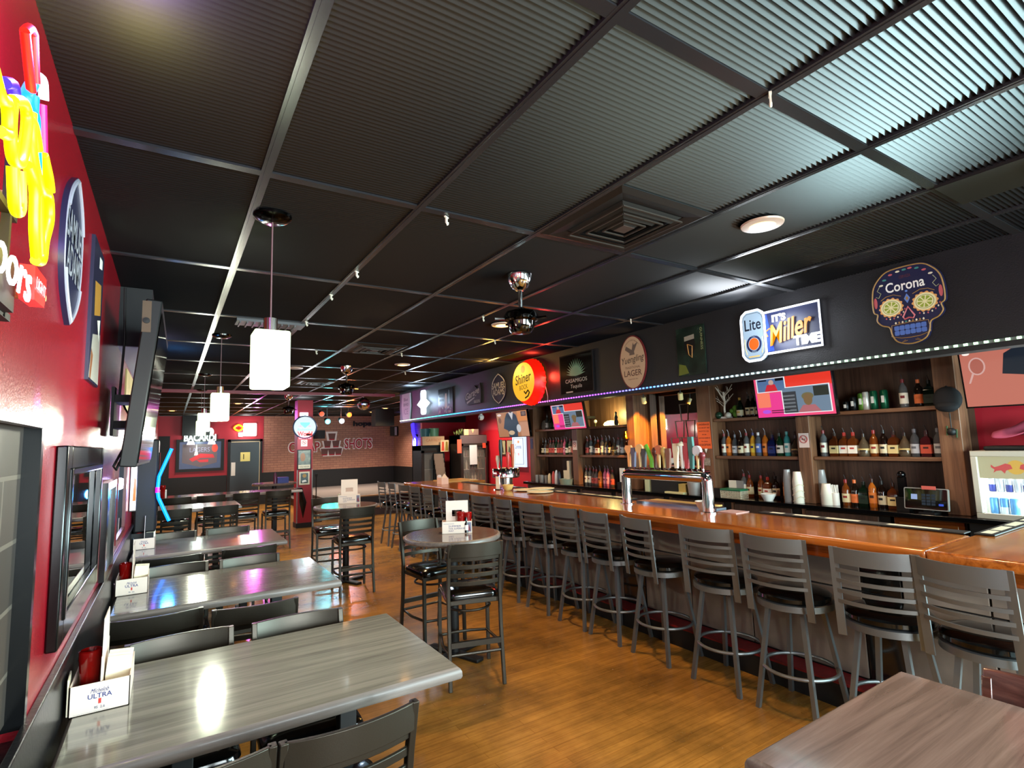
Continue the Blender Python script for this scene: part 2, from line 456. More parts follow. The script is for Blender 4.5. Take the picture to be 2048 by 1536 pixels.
# wall behind the camera, with street windows
wn_ = MB()
def holes(mb, y0, y1, xs, z0, z1, X0, X1, m):
    x = X0
    for a, b in xs:
        mb.box(x, a, y0, y1, 0, CZ + 0.03, m); mb.box(a, b, y0, y1, 0, z0, m); mb.box(a, b, y0, y1, z1, CZ + 0.03, m); x = b
    mb.box(x, X1, y0, y1, 0, CZ + 0.03, m)
holes(wn_, -2.75, -2.6, [(0.3, 2.1), (3.3, 5.9)], 0.75, 2.3, -0.42, 6.7, wainm)
struct(wn_.obj('wall_near', smooth=False))
for n, (a, b) in enumerate(((0.3, 2.1), (3.3, 5.9))):
    w_ = MB(); fr = black
    w_.box(a, b, -2.71, -2.66, 0.75, 0.80, fr); w_.box(a, b, -2.71, -2.66, 2.25, 2.3, fr)
    k = 3
    for i in range(k + 1):
        x = a + (b - a) * i / k; w_.box(x - 0.025, x + 0.025, -2.71, -2.66, 0.75, 2.3, fr)
    struct(w_.obj('window_%d' % (n + 2), smooth=False))

w_ = MB()
for z in (0.80, 2.25): w_.box(5.97, 6.02, -2.3, -0.1, z, z + 0.05, black)
for y in (-2.3, -1.2, -0.15): w_.box(5.97, 6.02, y, y + 0.05, 0.80, 2.3, black)
struct(w_.obj('window_4', smooth=False))
# soffit over the bar, and the red beam across the ceiling
so = MB().box(3.75, 3.87, -2.55, 9.93, 2.075, CZ + 0.02, soff)
struct(so.obj('wall_soffit', smooth=False))
bm_ = MB().box(-0.28, 3.75, 10.2, 10.28, 2.615, CZ, mat('beam_red', '#7a1626', 0.4))
struct(bm_.obj('trim_4', smooth=False))

# stage in the far corner: two carpeted steps with wood nosing
st = MB(); carp = mat('stage_carpet', '#5f5a57', 0.9, var=0.3, vscale=60); nos = grain('stage_nosing', '#7a4e28', '#9c6a3c', '#b98550', (3, 40, 40), 0.35)
dkr = mat('stage_riser_dark_red', '#2a0d0d', 0.5)
st.box(3.05, 6.5, 12.85, 17.9, 0, 0.18, dkr); st.box(3.02, 6.52, 12.82, 12.95, 0.18, 0.21, nos); st.box(3.05, 6.5, 12.95, 17.9, 0.18, 0.2, carp)
st.box(3.25, 6.5, 13.6, 17.9, 0.2, 0.38, dkr); st.box(3.22, 6.5, 13.56, 13.68, 0.38, 0.41, nos); st.box(3.25, 6.5, 13.68, 17.9, 0.38, 0.40, carp)
struct(st.obj('stage_floor', smooth=False))

# red square column
c_ = MB().box(2.25, 2.56, 11.97, 12.28, 0, CZ, redm); trm = mat('column_corner_trim', '#8a8482', 0.4)
for x in (2.245, 2.545):
    c_.box(x, x + 0.02, 11.962, 11.975, 0.1, 1.2, trm)
c_.box(2.24, 2.57, 11.955, 12.29, 0, 0.1, black)
struct(c_.obj('column', smooth=False))

# door in the far wall
d_ = MB(); dm = mat('door_black', '#19191b', 0.35)
d_.box(1.50, 2.30, FY - 0.05, FY - 0.014, 0.02, 1.89, dm)
struct(d_.obj('door_1', smooth=False))
df = MB(); jm = mat('door_stop_brass', '#c9b98a', 0.35)
df.box(1.43, 1.505, FY - 0.055, FY - 0.01, 0, 1.97, black); df.box(2.30, 2.37, FY - 0.055, FY - 0.01, 0, 1.97, black); df.box(1.43, 2.37, FY - 0.055, FY - 0.01, 1.90, 1.97, black)
df.box(2.285, 2.30, FY - 0.06, FY - 0.05, 0, 1.9, jm); df.box(1.52, 2.30, FY - 0.06, FY - 0.05, 1.885, 1.90, jm)
struct(df.obj('door_1_frame', smooth=False))
pl = MB().box(1.53, 1.64, FY - 0.058, FY - 0.051, 0.9, 1.29, mat('push_plate', '#b9a697', 0.35, 0.5)).obj('push_plate'); tag(pl, 'beige metal push plate on the black far door', 'push plate')
sg = MB().box(1.77, 2.03, FY - 0.056, FY - 0.051, 1.31, 1.58, mat('restroom_plate', '#e3d877', 0.4)); sg.text('1', 1.855, 1.45, 0.15, FY - 0.058, black)
tag(sg.obj('door_sign'), 'yellow square sign on the upper part of the black far door', 'sign')
# ------------------------------------------------------------------ ceiling things
def pt(name, loc, e, c, r=0.08):
    l = bpy.data.lights.new(name, 'POINT'); l.energy = e; l.color = c; l.shadow_soft_size = r
    o = bpy.data.objects.new(name, l); COL.objects.link(o); o.location = loc
def spot(name, loc, to, e, c, ang, bl=0.3):
    l = bpy.data.lights.new(name, 'SPOT'); l.energy = e; l.color = c; l.spot_size = R(ang); l.spot_blend = bl; l.shadow_soft_size = 0.02
    o = bpy.data.objects.new(name, l); COL.objects.link(o); o.location = loc
    o.rotation_euler = (Vector(to) - Vector(loc)).to_track_quat('-Z', 'Y').to_euler()
def pendant(i, x, y, lab):
    t = thing('pendant_lamp', lab, 'lamp', (x, y, CZ), 0, 'square glass pendant lamps')
    MB().lathe([(0.0, -0.03), (0.05, -0.028), (0.078, -0.012), (0.08, 0.0)], mat('canopy_nickel', '#2a2725', 0.15, 1.0), 24).obj('canopy', t)
    MB().cyl((0, 0, -0.03), (0, 0, -0.47), 0.0035, mat('cord_brown', '#6d4e50', 0.5), 6).obj('cord', t)
    MB().cyl((0, 0, -0.52), (0, 0, -0.46), 0.028, mat('socket_nickel', '#9a9088', 0.25, 1.0), 12).obj('socket', t)
    sh = MB(); gl = mat('lit_milk_glass', '#f3ffe0', 0.3, emit=0.62, ecol=(0.74, 0.92, 0.54))
    sh.box(-0.07, 0.07, -0.07, 0.07, -0.76, -0.52, gl)
    sh.obj('lamp_shade', t, bevel=0.008)
    pt('pendant_bulb', (x, y, CZ - 0.79), 12, (0.97, 1.0, 0.80), 0.06)
    return t
pendant(0, 0.345, 2.443, 'lit square pendant lamp nearest the camera, over the first grey dining table')
pendant(1, 0.35, 5.28, 'lit square pendant lamp hanging second from the camera, over the third grey table')
pendant(2, 0.355, 8.10, 'smallest lit square pendant lamp, hanging low before the framed picture')
pendant(3, 0.41, 10.2, 'lit square pendant lamp over the far bar-height table, furthest back')

def fan(x, y, lab, big=True):
    t = thing('ceiling_fan_motor', lab, 'ceiling fan', (x, y, CZ), 0, 'bladeless ceiling fan motors')
    MB().lathe([(0.02, -0.10), (0.045, -0.085), (0.072, -0.045), (0.078, 0.0)], chrome, 24).obj('canopy', t)
    MB().cyl((0, 0, -0.23), (0, 0, -0.09), 0.013, chrome, 12).obj('downrod', t)
    m = MB().lathe([(0.02, -0.205), (0.05, -0.222), (0.095, -0.235), (0.105, -0.255), (0.105, -0.285), (0.085, -0.295), (0.082, -0.315), (0.075, -0.345), (0.06, -0.362), (0.0, -0.364)], mat('black_nickel', '#4c4a48', 0.08, 1.0), 10)
    m.obj('motor_housing', t)
    b = MB()
    for k in range(5):
        a = 2 * PI * k / 5 + 0.3; M = Matrix.Rotation(a, 4, 'Z')
        b.box(0.095, 0.165, -0.012, 0.012, -0.285, -0.275, mat('black_nickel', '#4c4a48'), M)
    b.obj('blade_bracket', t)
    return t
fan(1.775, 2.648, 'chrome ceiling fan motor without blades nearest the camera')
fan(1.857, 6.794, 'chrome ceiling fan motor without blades, second from the camera')
fan(1.87, 10.84, 'small chrome fan motor just left of the red column top')

def downlight(x, y, lab, on=True, col=(1.0, 0.62, 0.28), power=48):
    t = thing('recessed_light', lab, 'ceiling light', (x, y, CZ - 0.004), 0, 'recessed ceiling lights')
    MB().lathe([(0.062, -0.012), (0.095, -0.008), (0.098, 0.0)], mat('light_trim', '#b89a86', 0.35), 28).obj('trim_ring', t)
    if on:
        MB().lathe([(0.0, -0.016), (0.045, -0.016), (0.064, -0.011)], emis('downlight', '#ffb45c', 6), 24).obj('bulb', t)
        l = bpy.data.lights.new('downlight_lamp', 'SPOT'); l.energy = power; l.color = col; l.spot_size = R(125); l.spot_blend = 0.8; l.shadow_soft_size = 0.06
        o = bpy.data.objects.new('downlight_lamp', l); COL.objects.link(o); o.location = (x, y, CZ - 0.03)
    else:
        MB().lathe([(0.0, -0.014), (0.064, -0.011)], mat('unlit_lens', '#8f876c', 0.4), 24).obj('bulb', t)
    return t
downlight(2.385, 1.432, 'lit recessed ceiling light with wide trim, right of the black square vent', power=52)
downlight(2.392, 3.859, 'lit recessed ceiling light beside the nearest chrome fan motor')
downlight(2.434, 6.347, 'lit recessed ceiling light above the left end of the bar signs')
downlight(1.294, 7.096, 'unlit round ceiling disc beside the nearest pendant shade', False)
downlight(0.0, 15.4, 'lit recessed ceiling light at far left above the blue neon tube')
downlight(5.02, 15.6, 'lit warm ceiling light left of the black hanging box by the stage')
downlight(4.87, 14.0, 'lit warm ceiling light in front of the black hanging box')
downlight(2.70, 15.4, 'small lit ceiling light left of the red column top')
# ceiling lamps added out of view behind the camera as fill light
downlight(2.39, -1.0, 'added unseen ceiling light by the street windows')
downlight(0.9, -1.0, 'added unseen ceiling light by the street windows, nearer the red wall')

for x_, y_, l_ in ((4.75, 2.3, 'recessed light over the bar aisle near the till'), (4.75, 4.9, 'recessed light over the bar aisle by the mirror bay'), (4.75, 7.4, 'recessed light over the bar aisle at its far end'), (5.6, 10.2, 'added fill light before the far coolers'), (5.9, 11.0, 'added fill light close above the taller far cooler')):  # the two by the coolers are added to brighten that corner
    downlight(x_, y_, l_, col=(1.0, 0.74, 0.5), power=42 if y_ < 8 else 110)
for x_, y_, l_ in ((2.42, 8.9, 'added fill light over the floor beyond the second fan motor'), (1.2, 12.9, 'added fill light by the far red wall'), (4.4, 15.9, 'added fill light over the stage'), (5.6, 16.4, 'added fill light over the far stage corner'), (3.4, 16.4, 'added fill light before the painted brick lettering'), (0.7, 16.6, 'added fill light before the framed picture')):  # lamps added to brighten the far half of the room
    downlight(x_, y_, l_, col=(1.0, 0.8, 0.66), power=95)

# square vent between two tees
def vent(x0, y0, s, lab):
    t = thing('ceiling_vent', lab, 'vent', (x0 + s / 2, y0 + s / 2, CZ))
    f = MB(); vm = mat('vent_black', '#141210', 0.45)
    h = s / 2
    def frame(a, b, z0, z1):
        for sx in (-1, 1):
            f.add([(sx * a, -a, z0), (sx * a, a, z0), (sx * b, b, z1), (sx * b, -b, z1)], [(0, 1, 2, 3)], vm)
            f.add([(-a, sx * a, z0), (a, sx * a, z0), (b, sx * b, z1), (-b, sx * b, z1)], [(0, 1, 2, 3)], vm)
    f.box(-h, h, -h, h, -0.001, 0.002, black)
    frame(h, h - 0.03, -0.002, -0.014); frame(h - 0.03, h - 0.09, -0.014, -0.004)
    f.obj('frame', t, smooth=False)
    for a in (0.2, 0.135, 0.075):
        l = MB(); k = a * s / 0.61; em = mat('vent_edge', '#2e2721', 0.4); o_ = k - 0.035
        for sx in (-1, 1):
            l.add([(sx * k, -k, -0.004), (sx * k, k, -0.004), (sx * o_, o_, -0.028), (sx * o_, -o_, -0.028)], [(0, 1, 2, 3)], vm)
            l.add([(-k, sx * k, -0.004), (k, sx * k, -0.004), (o_, sx * o_, -0.028), (-o_, sx * o_, -0.028)], [(0, 1, 2, 3)], vm)
            l.box(sx * k - 0.004, sx * k + 0.004, -k, k, -0.03, -0.024, em); l.box(-k, k, sx * k - 0.004, sx * k + 0.004, -0.03, -0.024, em)
        l.obj('louvre', t, smooth=False)
    c = MB().box(-0.035, 0.035, -0.035, 0.035, -0.03, -0.024, mat('vent_rust', '#3a2a22', 0.6)).obj('centre_plate', t)
vent(1.5, 1.475, 0.57, 'square black ceiling vent with nested louvres, left of the near downlight')
vent(1.50, 5.15, 0.54, 'square black ceiling vent between the two chrome fan motors')
vent(1.6, 8.35, 0.54, 'small dark ceiling vent behind the second fan motor')
dv = thing('wall_vent', 'slatted grey ceiling vent half hidden behind the nearest pendant', 'vent', (0.62, 4.62, CZ))
MB().box(-0.22, 0.28, -0.09, 0.09, -0.02, 0.0, mat('vent_grey', '#565658', 0.4)).obj('frame', dv)
for k in range(9):
    MB().box(-0.2 + k * 0.05, -0.19 + k * 0.05, -0.085, 0.085, -0.035, -0.018, mat('vent_grey', '#565658', 0.4)).obj('louvre', dv)
hv = thing('ceiling_vent', 'flat dark register in the ceiling at the right edge above the skull sign', 'vent', (2.84, 0.70, CZ))
MB().box(-0.16, 0.15, -0.2, 0.14, -0.012, 0.0, mat('vent_black', '#141210', 0.45)).obj('frame', hv)
MB().box(-0.1, 0.05, -0.2, -0.15, -0.03, -0.012, mat('vent_pale_flap', '#9aa0a4', 0.4)).obj('damper', hv)

# white paper hooks clipped on the ceiling grid
hk0 = None
HK = [(1.01, 2.08, 'above the nearest pendant, towards the square vent'), (0.88, 3.01, 'on the grid strip right of the pendant cord'), (0.87, 3.56, 'further down the same strip beside the pendant cord'),
      (0.89, 4.43, 'just right of the nearest pendant shade'), (2.10, 3.68, 'left of the downlight by the nearest fan motor'), (2.13, 5.58, 'above the downlight near the bar sign row'),
      (2.70, 4.51, 'below the nearest fan motor'), (3.29, 3.22, 'on the ceiling above the dark stout poster'), (1.48, 0.83, 'at the grid crossing high on the right, largest of all'),
      (1.26, 5.76, 'above the unlit ceiling disc'), (2.73, 7.02, 'above the lit white star sign')]
for k, (x, y, l) in enumerate(HK):
    m = mat('hook_white', '#d8d0bd', 0.5); h = MB()
    h.box(-0.014, 0.014, -0.004, 0.004, -0.006, 0, m); h.box(-0.006, 0.006, -0.003, 0.003, -0.03, -0.004, m); h.tube([(0, 0, -0.028), (0.008, 0, -0.036), (0.014, 0, -0.03), (0.014, 0, -0.022)], 0.004, m, 6)
    o = h.obj('ceiling_hook', None, (x, y, CZ - 0.004), 0.6); tag(o, 'white plastic ceiling hook ' + l, 'hook', 'white ceiling hooks')

# mirror ball and party lights near the stage
t = thing('mirror_ball', 'mirrored disco ball hanging near the stage', 'disco ball', (3.18, 10.4, 2.48))
fm_ = mat('mirror_tiles', '#c9ccd0', 0.12, 1.0)
b = MB(); b.sph((0, 0, 0), 0.125, fm_, 20, 12); o = b.obj('ball', t, smooth=False)
MB().cyl((0.0, 0, 0.12), (0, 0, CZ - 2.48), 0.006, chrome, 6).obj('hanger', t)
for nm, x, z, c, s, l in (('spotlight', 3.34, 2.33, '#34e8ff', 9, 'teal stage light shining beside the red column'), ('spotlight', 3.69, 2.34, '#dfe8ff', 12, 'white-blue stage light right of the teal one'),
                          ('spotlight', 3.88, 2.50, '#ff4a10', 6, 'orange-red stage light left of the disco ball'), ('spotlight', 3.19, 2.52, '#e04020', 2, 'dim red stage light above the teal one')):
    t = thing(nm, l, 'stage light', (x, 14.0, z), 0, 'stage lights on the ceiling')
    MB().cyl((0, 0.1, 0.02), (0, -0.08, -0.03), 0.055, black, 14, 0.07).obj('can', t)
    MB().lathe([(0.0, 0), (0.06, 0.0)], emis('stage' + c, c, s), 16, M=Matrix.Translation((0, -0.085, -0.031)) @ Matrix.Rotation(R(105), 4, 'X')).obj('lens', t)
    MB().box(-0.008, 0.008, 0.0, 0.015, 0.05, CZ - z, black).obj('yoke', t)
pt('stage_light_lamp', (3.34, 13.85, 2.25), 12, (0.2, 0.9, 1.0)); pt('stage_light_lamp', (3.69, 13.85, 2.28), 14, (0.75, 0.8, 1.0)); pt('stage_light_lamp', (3.88, 13.8, 2.42), 10, (1, 0.2, 0.05))
# green beam lamp playing over the second pub table, and a pink one over the dance floor
spot('party_light_lamp', (3.3, 13.6, 2.3), (1.68, 6.72, 0.93), 420, (0.0, 1.0, 0.45), 2.2)
spot('party_light_lamp', (3.9, 13.6, 2.4), (2.25, 8.6, 0), 260, (1, 0.1, 0.05), 3.0)
spot('party_light_lamp', (1.9, 15.5, 2.5), (1.2, 13.0, 2.6), 60, (1, 0.15, 0.8), 120, 1)
bx = MB().box(4.76, 5.3, 14.5, 14.85, 2.2, CZ, black).obj('speaker_box'); tag(bx, 'large black box hung from the ceiling by the stage', 'speaker')
sp = MB().cbox((0, 0, 0), (0.22, 0.2, 0.32), black); sp.box(-0.1, 0.0, -0.11, -0.1, -0.14, 0.14, mat('speaker_grey', '#b8b8b4', 0.5))
tag(sp.obj('wall_speaker', None, (6.44, 17.6, 2.13), 0.5), 'small tilted speaker high on the brick wall corner', 'speaker')
# ------------------------------------------------------------------ chairs
def ladder_chair(name, label, seat_z, top_z, group, pub):
    """local: sitter looks to +y; back at -y"""
    t = thing(name, label, 'chair', (0, 0, 0), 0, group)
    w = 0.43 if not pub else 0.39; hw = w / 2
    yb, yf = -0.19, 0.19
    s = MB()
    pts = rrect(-hw + 0.005, yb + 0.02, hw - 0.005, yf + 0.02, 0.06)
    n = len(pts); prof = [(1.0, 0.0), (1.02, 0.02), (0.98, 0.038), (0.86, 0.05), (0.5, 0.055)]
    vs = []; fs = []
    for k, z in prof:
        vs += [(x * k, 0.02 + (y - 0.02) * k, seat_z - 0.055 + z) for x, y in pts]
    for j in range(len(prof) - 1):
        for i in range(n):
            a = j * n + i; b_ = j * n + (i + 1) % n; fs.append((a, b_, b_ + n, a + n))
    fs.append(tuple(range(n))[::-1]); fs.append(tuple(range((len(prof) - 1) * n, len(prof) * n)))
    s.add(vs, fs, vinyl); s.obj('seat', t)
    f = MB(); f.box(-hw + 0.01, hw - 0.01, yb + 0.005, yb + 0.03, seat_z - 0.085, seat_z - 0.055, bronze); f.box(-hw + 0.01, hw - 0.01, yf, yf + 0.022, seat_z - 0.085, seat_z - 0.055, bronze)
    for sx in (-1, 1): f.box(sx * (hw - 0.022) - 0.011, sx * (hw - 0.022) + 0.011, yb, yf + 0.02, seat_z - 0.085, seat_z - 0.055, bronze)
    f.obj('seat_frame', t, bevel=0.003)
    for sx in (-1, 1):
        x = sx * (hw - 0.012)
        MB().sqleg([(x + sx * 0.004, yf + 0.022, 0), (x, yf + 0.012, seat_z - 0.056)], 0.026, 0.026, bronze).obj('leg', t, bevel=0.003)
        MB().sqleg([(x + sx * 0.004, yb - 0.05, 0), (x, yb - 0.01, seat_z * 0.6), (x, yb, seat_z), (x, yb - 0.03, seat_z + (top_z - seat_z) * 0.5), (x, yb - 0.075, top_z)], 0.024, 0.032, bronze).obj('leg', t, bevel=0.003)
    b = MB(); H = top_z - seat_z
    def curve(z):
        fr = (z - seat_z) / H
        y0 = yb - 0.03 * min(1, fr * 2) - 0.045 * max(0, fr * 2 - 1)
        return [(-hw + 0.012 + (w - 0.024) * i / 10, y0 - 0.035 * (1 - (2 * i / 10 - 1) ** 2)) for i in range(11)]
    b.slat(curve(top_z - 0.04), top_z - 0.095, top_z, 0.016, bronze, -0.012)
    ns = 4
    for k in range(ns):
        z = seat_z + 0.05 + (H - 0.17) * k / (ns - 1) * 0.98
        b.slat(curve(z), z, z + 0.03, 0.014, bronze, -0.004)
    b.obj('backrest', t, bevel=0.003)
    if pub:
        z = 0.22
        q = MB(); rr = [(hw - 0.02, yb - 0.03), (hw + 0.005, 0.0), (hw - 0.02, yf + 0.02), (0.06, yf + 0.045), (-0.06, yf + 0.045), (-hw + 0.02, yf + 0.02), (-hw - 0.005, 0.0), (-hw + 0.02, yb - 0.03)]
        q.tube([(x, y, z) for x, y in rr], 0.011, bronze, 8, True); q.obj('footrest', t)
        q = MB(); q.box(-hw + 0.02, hw - 0.02, yb - 0.045, yb - 0.02, z + 0.05, z + 0.085, bronze); q.obj('stretcher', t)
        MB().ring(0.15, seat_z - 0.14, 0.009, bronze, 24).obj('stretcher', t)
    else:
        for sx in (-1, 1):
            MB().tube([(sx * (hw - 0.012), yb - 0.03, 0.22), (sx * (hw - 0.012), yf + 0.018, 0.22)], 0.009, bronze, 8).obj('stretcher', t)
    return t
CH = 'dark metal ladder back dining chairs'
DC = [  # x, y, rotation, label
    (0.07, 2.02, 0, 'dark ladder back dining chair at near side of first grey table, cut by bottom edge'),
    (0.495, 2.02, 2, 'dark ladder back dining chair with black seat in front of the nearest grey table'),
    (0.07, 2.735, 180, 'dark dining chair tucked under far side of first grey table, wall side'),
    (0.565, 2.70, 178, 'dark dining chair tucked under far side of first grey table, aisle side'),
    (-0.035, 3.72, 0, 'dark dining chair at near side of second grey table, beside the red wall'),
    (0.44, 3.60, -3, 'dark dining chair at near side of second grey table, towards the aisle'),
    (0.06, 4.58, 180, 'dark dining chair behind second grey table, wall side'),
    (0.56, 4.54, 180, 'dark dining chair behind second grey table, aisle side'),
    (0.03, 5.50, 0, 'dark dining chair at near side of third grey table, beside the wall'),
    (0.61, 5.52, 0, 'dark dining chair at near side of third grey table, towards the aisle'),
    (0.05, 6.50, 180, 'dark dining chair behind third grey table, below the blue neon tube'),
    (0.56, 6.48, 180, 'dark dining chair behind third grey table, towards the red column')]
first = None
for x, y, a, l in DC:
    if first is None:
        first = ladder_chair('dining_chair', l, 0.455, 0.81, CH, False); first.location = (x, y, 0); first.rotation_euler = (0, 0, R(a))
    else: dup(first, (x, y, 0), R(a), l)
PC = [
    (1.875, 3.60, -16, 'counter height ladder chair in front of the near round pub table'),
    (1.95, 4.42, 184, 'counter height ladder chair behind the near round pub table, seat towards camera'),
    (1.83, 6.42, -3, 'counter height ladder chair in front of the far round pub table'),
    (1.80, 7.38, 176, 'counter height ladder chair behind the far round pub table'),
    (0.05, 7.98, 0, 'counter height ladder chair at the narrow high table, beside the blue neon tube'),
    (0.56, 7.98, 0, 'counter height ladder chair at the narrow high table, aisle side'),
    (0.10, 9.92, 0, 'ladder chair at far long high table, first from the left wall'),
    (0.56, 9.92, 0, 'ladder chair at far long high table, second from the left wall'),
    (1.06, 9.95, 0, 'ladder chair at far long high table, third from the left wall'),
    (1.54, 9.95, 0, 'ladder chair at far long high table, beside the hanging black cloth')]
first = None
for x, y, a, l in PC:
    if first is None:
        first = ladder_chair('pub_chair', l, 0.62, 0.965, 'counter height ladder back chairs', True); first.location = (x, y, 0); first.rotation_euler = (0, 0, R(a))
    else: dup(first, (x, y, 0), R(a), l)

# brown chair at the corner table
t = thing('wooden_chair', 'brown chair back at the right of the brown corner table', 'chair', (2.22, 0.60, 0), R(90))
brn = grain('chair_brown', '#2a1714', '#442824', '#5b3a33', (3, 26, 26), 0.25, 0.4)
for sx in (-1, 1):
    MB().sqleg([(sx * 0.19, -0.24, 0), (sx * 0.19, -0.19, 0.45), (sx * 0.19, -0.25, 0.775)], 0.03, 0.035, brn).obj('leg', t, bevel=0.004)
    MB().sqleg([(sx * 0.19, 0.19, 0), (sx * 0.19, 0.18, 0.43)], 0.03, 0.03, brn).obj('leg', t, bevel=0.004)
MB().box(-0.21, 0.21, -0.2, 0.2, 0.43, 0.47, vinyl).obj('seat', t, bevel=0.015)
MB().slat([(-0.2 + 0.04 * i, -0.225 - 0.03 * (1 - (i / 5 - 1) ** 2)) for i in range(11)], 0.62, 0.80, 0.02, brn, -0.02).obj('backrest', t, bevel=0.006)

# ------------------------------------------------------------------ dining tables
def dining_table(name, label, x0, x1, y0, y1, z, top, edge, posts, group=None):
    cx, cy = (x0 + x1) / 2, (y0 + y1) / 2
    t = thing(name, label, 'table', (cx, cy, 0), 0, group)
    a, b = (x1 - x0) / 2, (y1 - y0) / 2
    m = MB(); e = 0.018
    # top with a rounded drop edge
    ring = lambda ex, zz: [(-a + ex, -b + ex, zz), (a - ex, -b + ex, zz), (a - ex, b - ex, zz), (-a + ex, b - ex, zz)]
    lv = [(0.004, z - 0.045), (0.0, z - 0.035), (0.001, z - 0.018), (0.006, z - 0.007), (0.016, z)]
    vs = []; fs = []
    for ex, zz in lv: vs += ring(ex, zz)
    for j in range(len(lv) - 1):
        for i in range(4): fs.append((j * 4 + i, j * 4 + (i + 1) % 4, j * 4 + 4 + (i + 1) % 4, j * 4 + 4 + i))
    m.add(vs, fs, edge); k = (len(lv) - 1) * 4
    m.add(ring(0.016, z), [(0, 1, 2, 3)], top); m.add(ring(0.004, z - 0.045), [(3, 2, 1, 0)], edge)
    m.obj('tabletop', t)
    for px in posts:
        MB().box(px - 0.035, px + 0.035, -0.035, 0.035, 0.02, z - 0.045, black).obj('column', t, bevel=0.004)
        bs = MB(); bs.box(px - 0.04, px + 0.04, -b * 0.75, b * 0.75, 0, 0.025, black); bs.box(px - 0.22, px + 0.22, -0.04, 0.04, 0, 0.025, black)
        bs.obj('base', t, bevel=0.006)
        MB().box(px - 0.2, px + 0.2, -0.2, 0.2, z - 0.055, z - 0.045, black).obj('top_plate', t)
    return t
TG = 'grey wood dining tables'
dining_table('dining_table', 'largest grey wood table at lower left, nearest the camera', -0.268, 1.014, 2.016, 2.892, 0.76, tabm, tabe, (-0.3, 0.3), TG)
dining_table('dining_table', 'second grey wood table from the camera along the red wall', -0.268, 1.005, 3.775, 4.72, 0.76, tabm, tabe, (-0.3, 0.3), TG)
dining_table('dining_table', 'third grey wood table from the camera, with blue and pink reflections', -0.268, 1.0, 5.74, 6.66, 0.76, tabm, tabe, (-0.3, 0.3), TG)
dining_table('high_table', 'narrow grey high table in front of the far long high table', -0.212, 0.82, 7.98, 8.76, 0.93, tabm, tabe, (-0.2, 0.25))
dining_table('high_table', 'far long bar-height table with reddish reflections before the framed picture', -0.212, 1.98, 10.02, 10.70, 0.93, tabb, tabe, (-0.7, 0.7))
dining_table('corner_table', 'brown wood table cut by the lower right corner', 1.376, 2.325, -0.25, 1.01, 0.76, tabb, tabe, (0.0,))
def round_table(x, y, label):
    t = thing('pub_table', label, 'table', (x, y, 0), 0, 'round pub tables')
    m = MB(); r = 0.385; z = 0.93
    m.lathe([(0.0, z - 0.04), (r - 0.01, z - 0.04), (r, z - 0.03), (r, z - 0.014), (r - 0.006, z - 0.004), (r - 0.018, z)], tabe, 48, caps=False)
    m.lathe([(r - 0.018, z), (0.0, z)], tabb, 48, caps=False); m.obj('tabletop', t)
    MB().cyl((0, 0, 0.03), (0, 0, z - 0.04), 0.038, black, 20).obj('column', t)
    for k in range(2):
        M = Matrix.Rotation(R(20) + k * PI / 2, 4, 'Z')
        MB().box(-0.27, 0.27, -0.04, 0.04, 0, 0.03, black, M).obj('base', t, bevel=0.01)
    return t
round_table(1.937, 3.98, 'round brown pub table nearest the camera, with open condiment caddy')
round_table(1.87, 6.85, 'round pub table further back, with a green light spot')
t = thing('pub_table', 'round high table beyond the far long table, left of the red column', 'table', (1.72, 11.35, 0), 0, 'round pub tables')
MB().lathe([(0.0, 0.96), (0.39, 0.96), (0.4, 0.98), (0.385, 1.0), (0.0, 1.0)], tabb, 32).obj('tabletop', t)
MB().cyl((0, 0, 0), (0, 0, 0.96), 0.04, black, 12).obj('column', t)
cl = MB(); cm = mat('black_cloth', '#070708', 0.8)
cl.add([(1.88, 10.35, 0.945), (1.99, 10.06, 0.94), (2.03, 10.4, 0.94), (1.995, 10.05, 0.9), (2.07, 10.12, 0.69), (2.05, 10.3, 0.40), (2.03, 10.52, 0.66), (2.0, 10.4, 0.94)],
       [(0, 1, 2), (1, 3, 7, 2), (3, 4, 6, 7), (4, 5, 6)], cm)
o = cl.obj('tablecloth'); sm_ = o.modifiers.new('thick', 'SOLIDIFY'); sm_.thickness = 0.006
tag(o, 'black cloth hanging as a diamond off the end of the far high table', 'cloth')

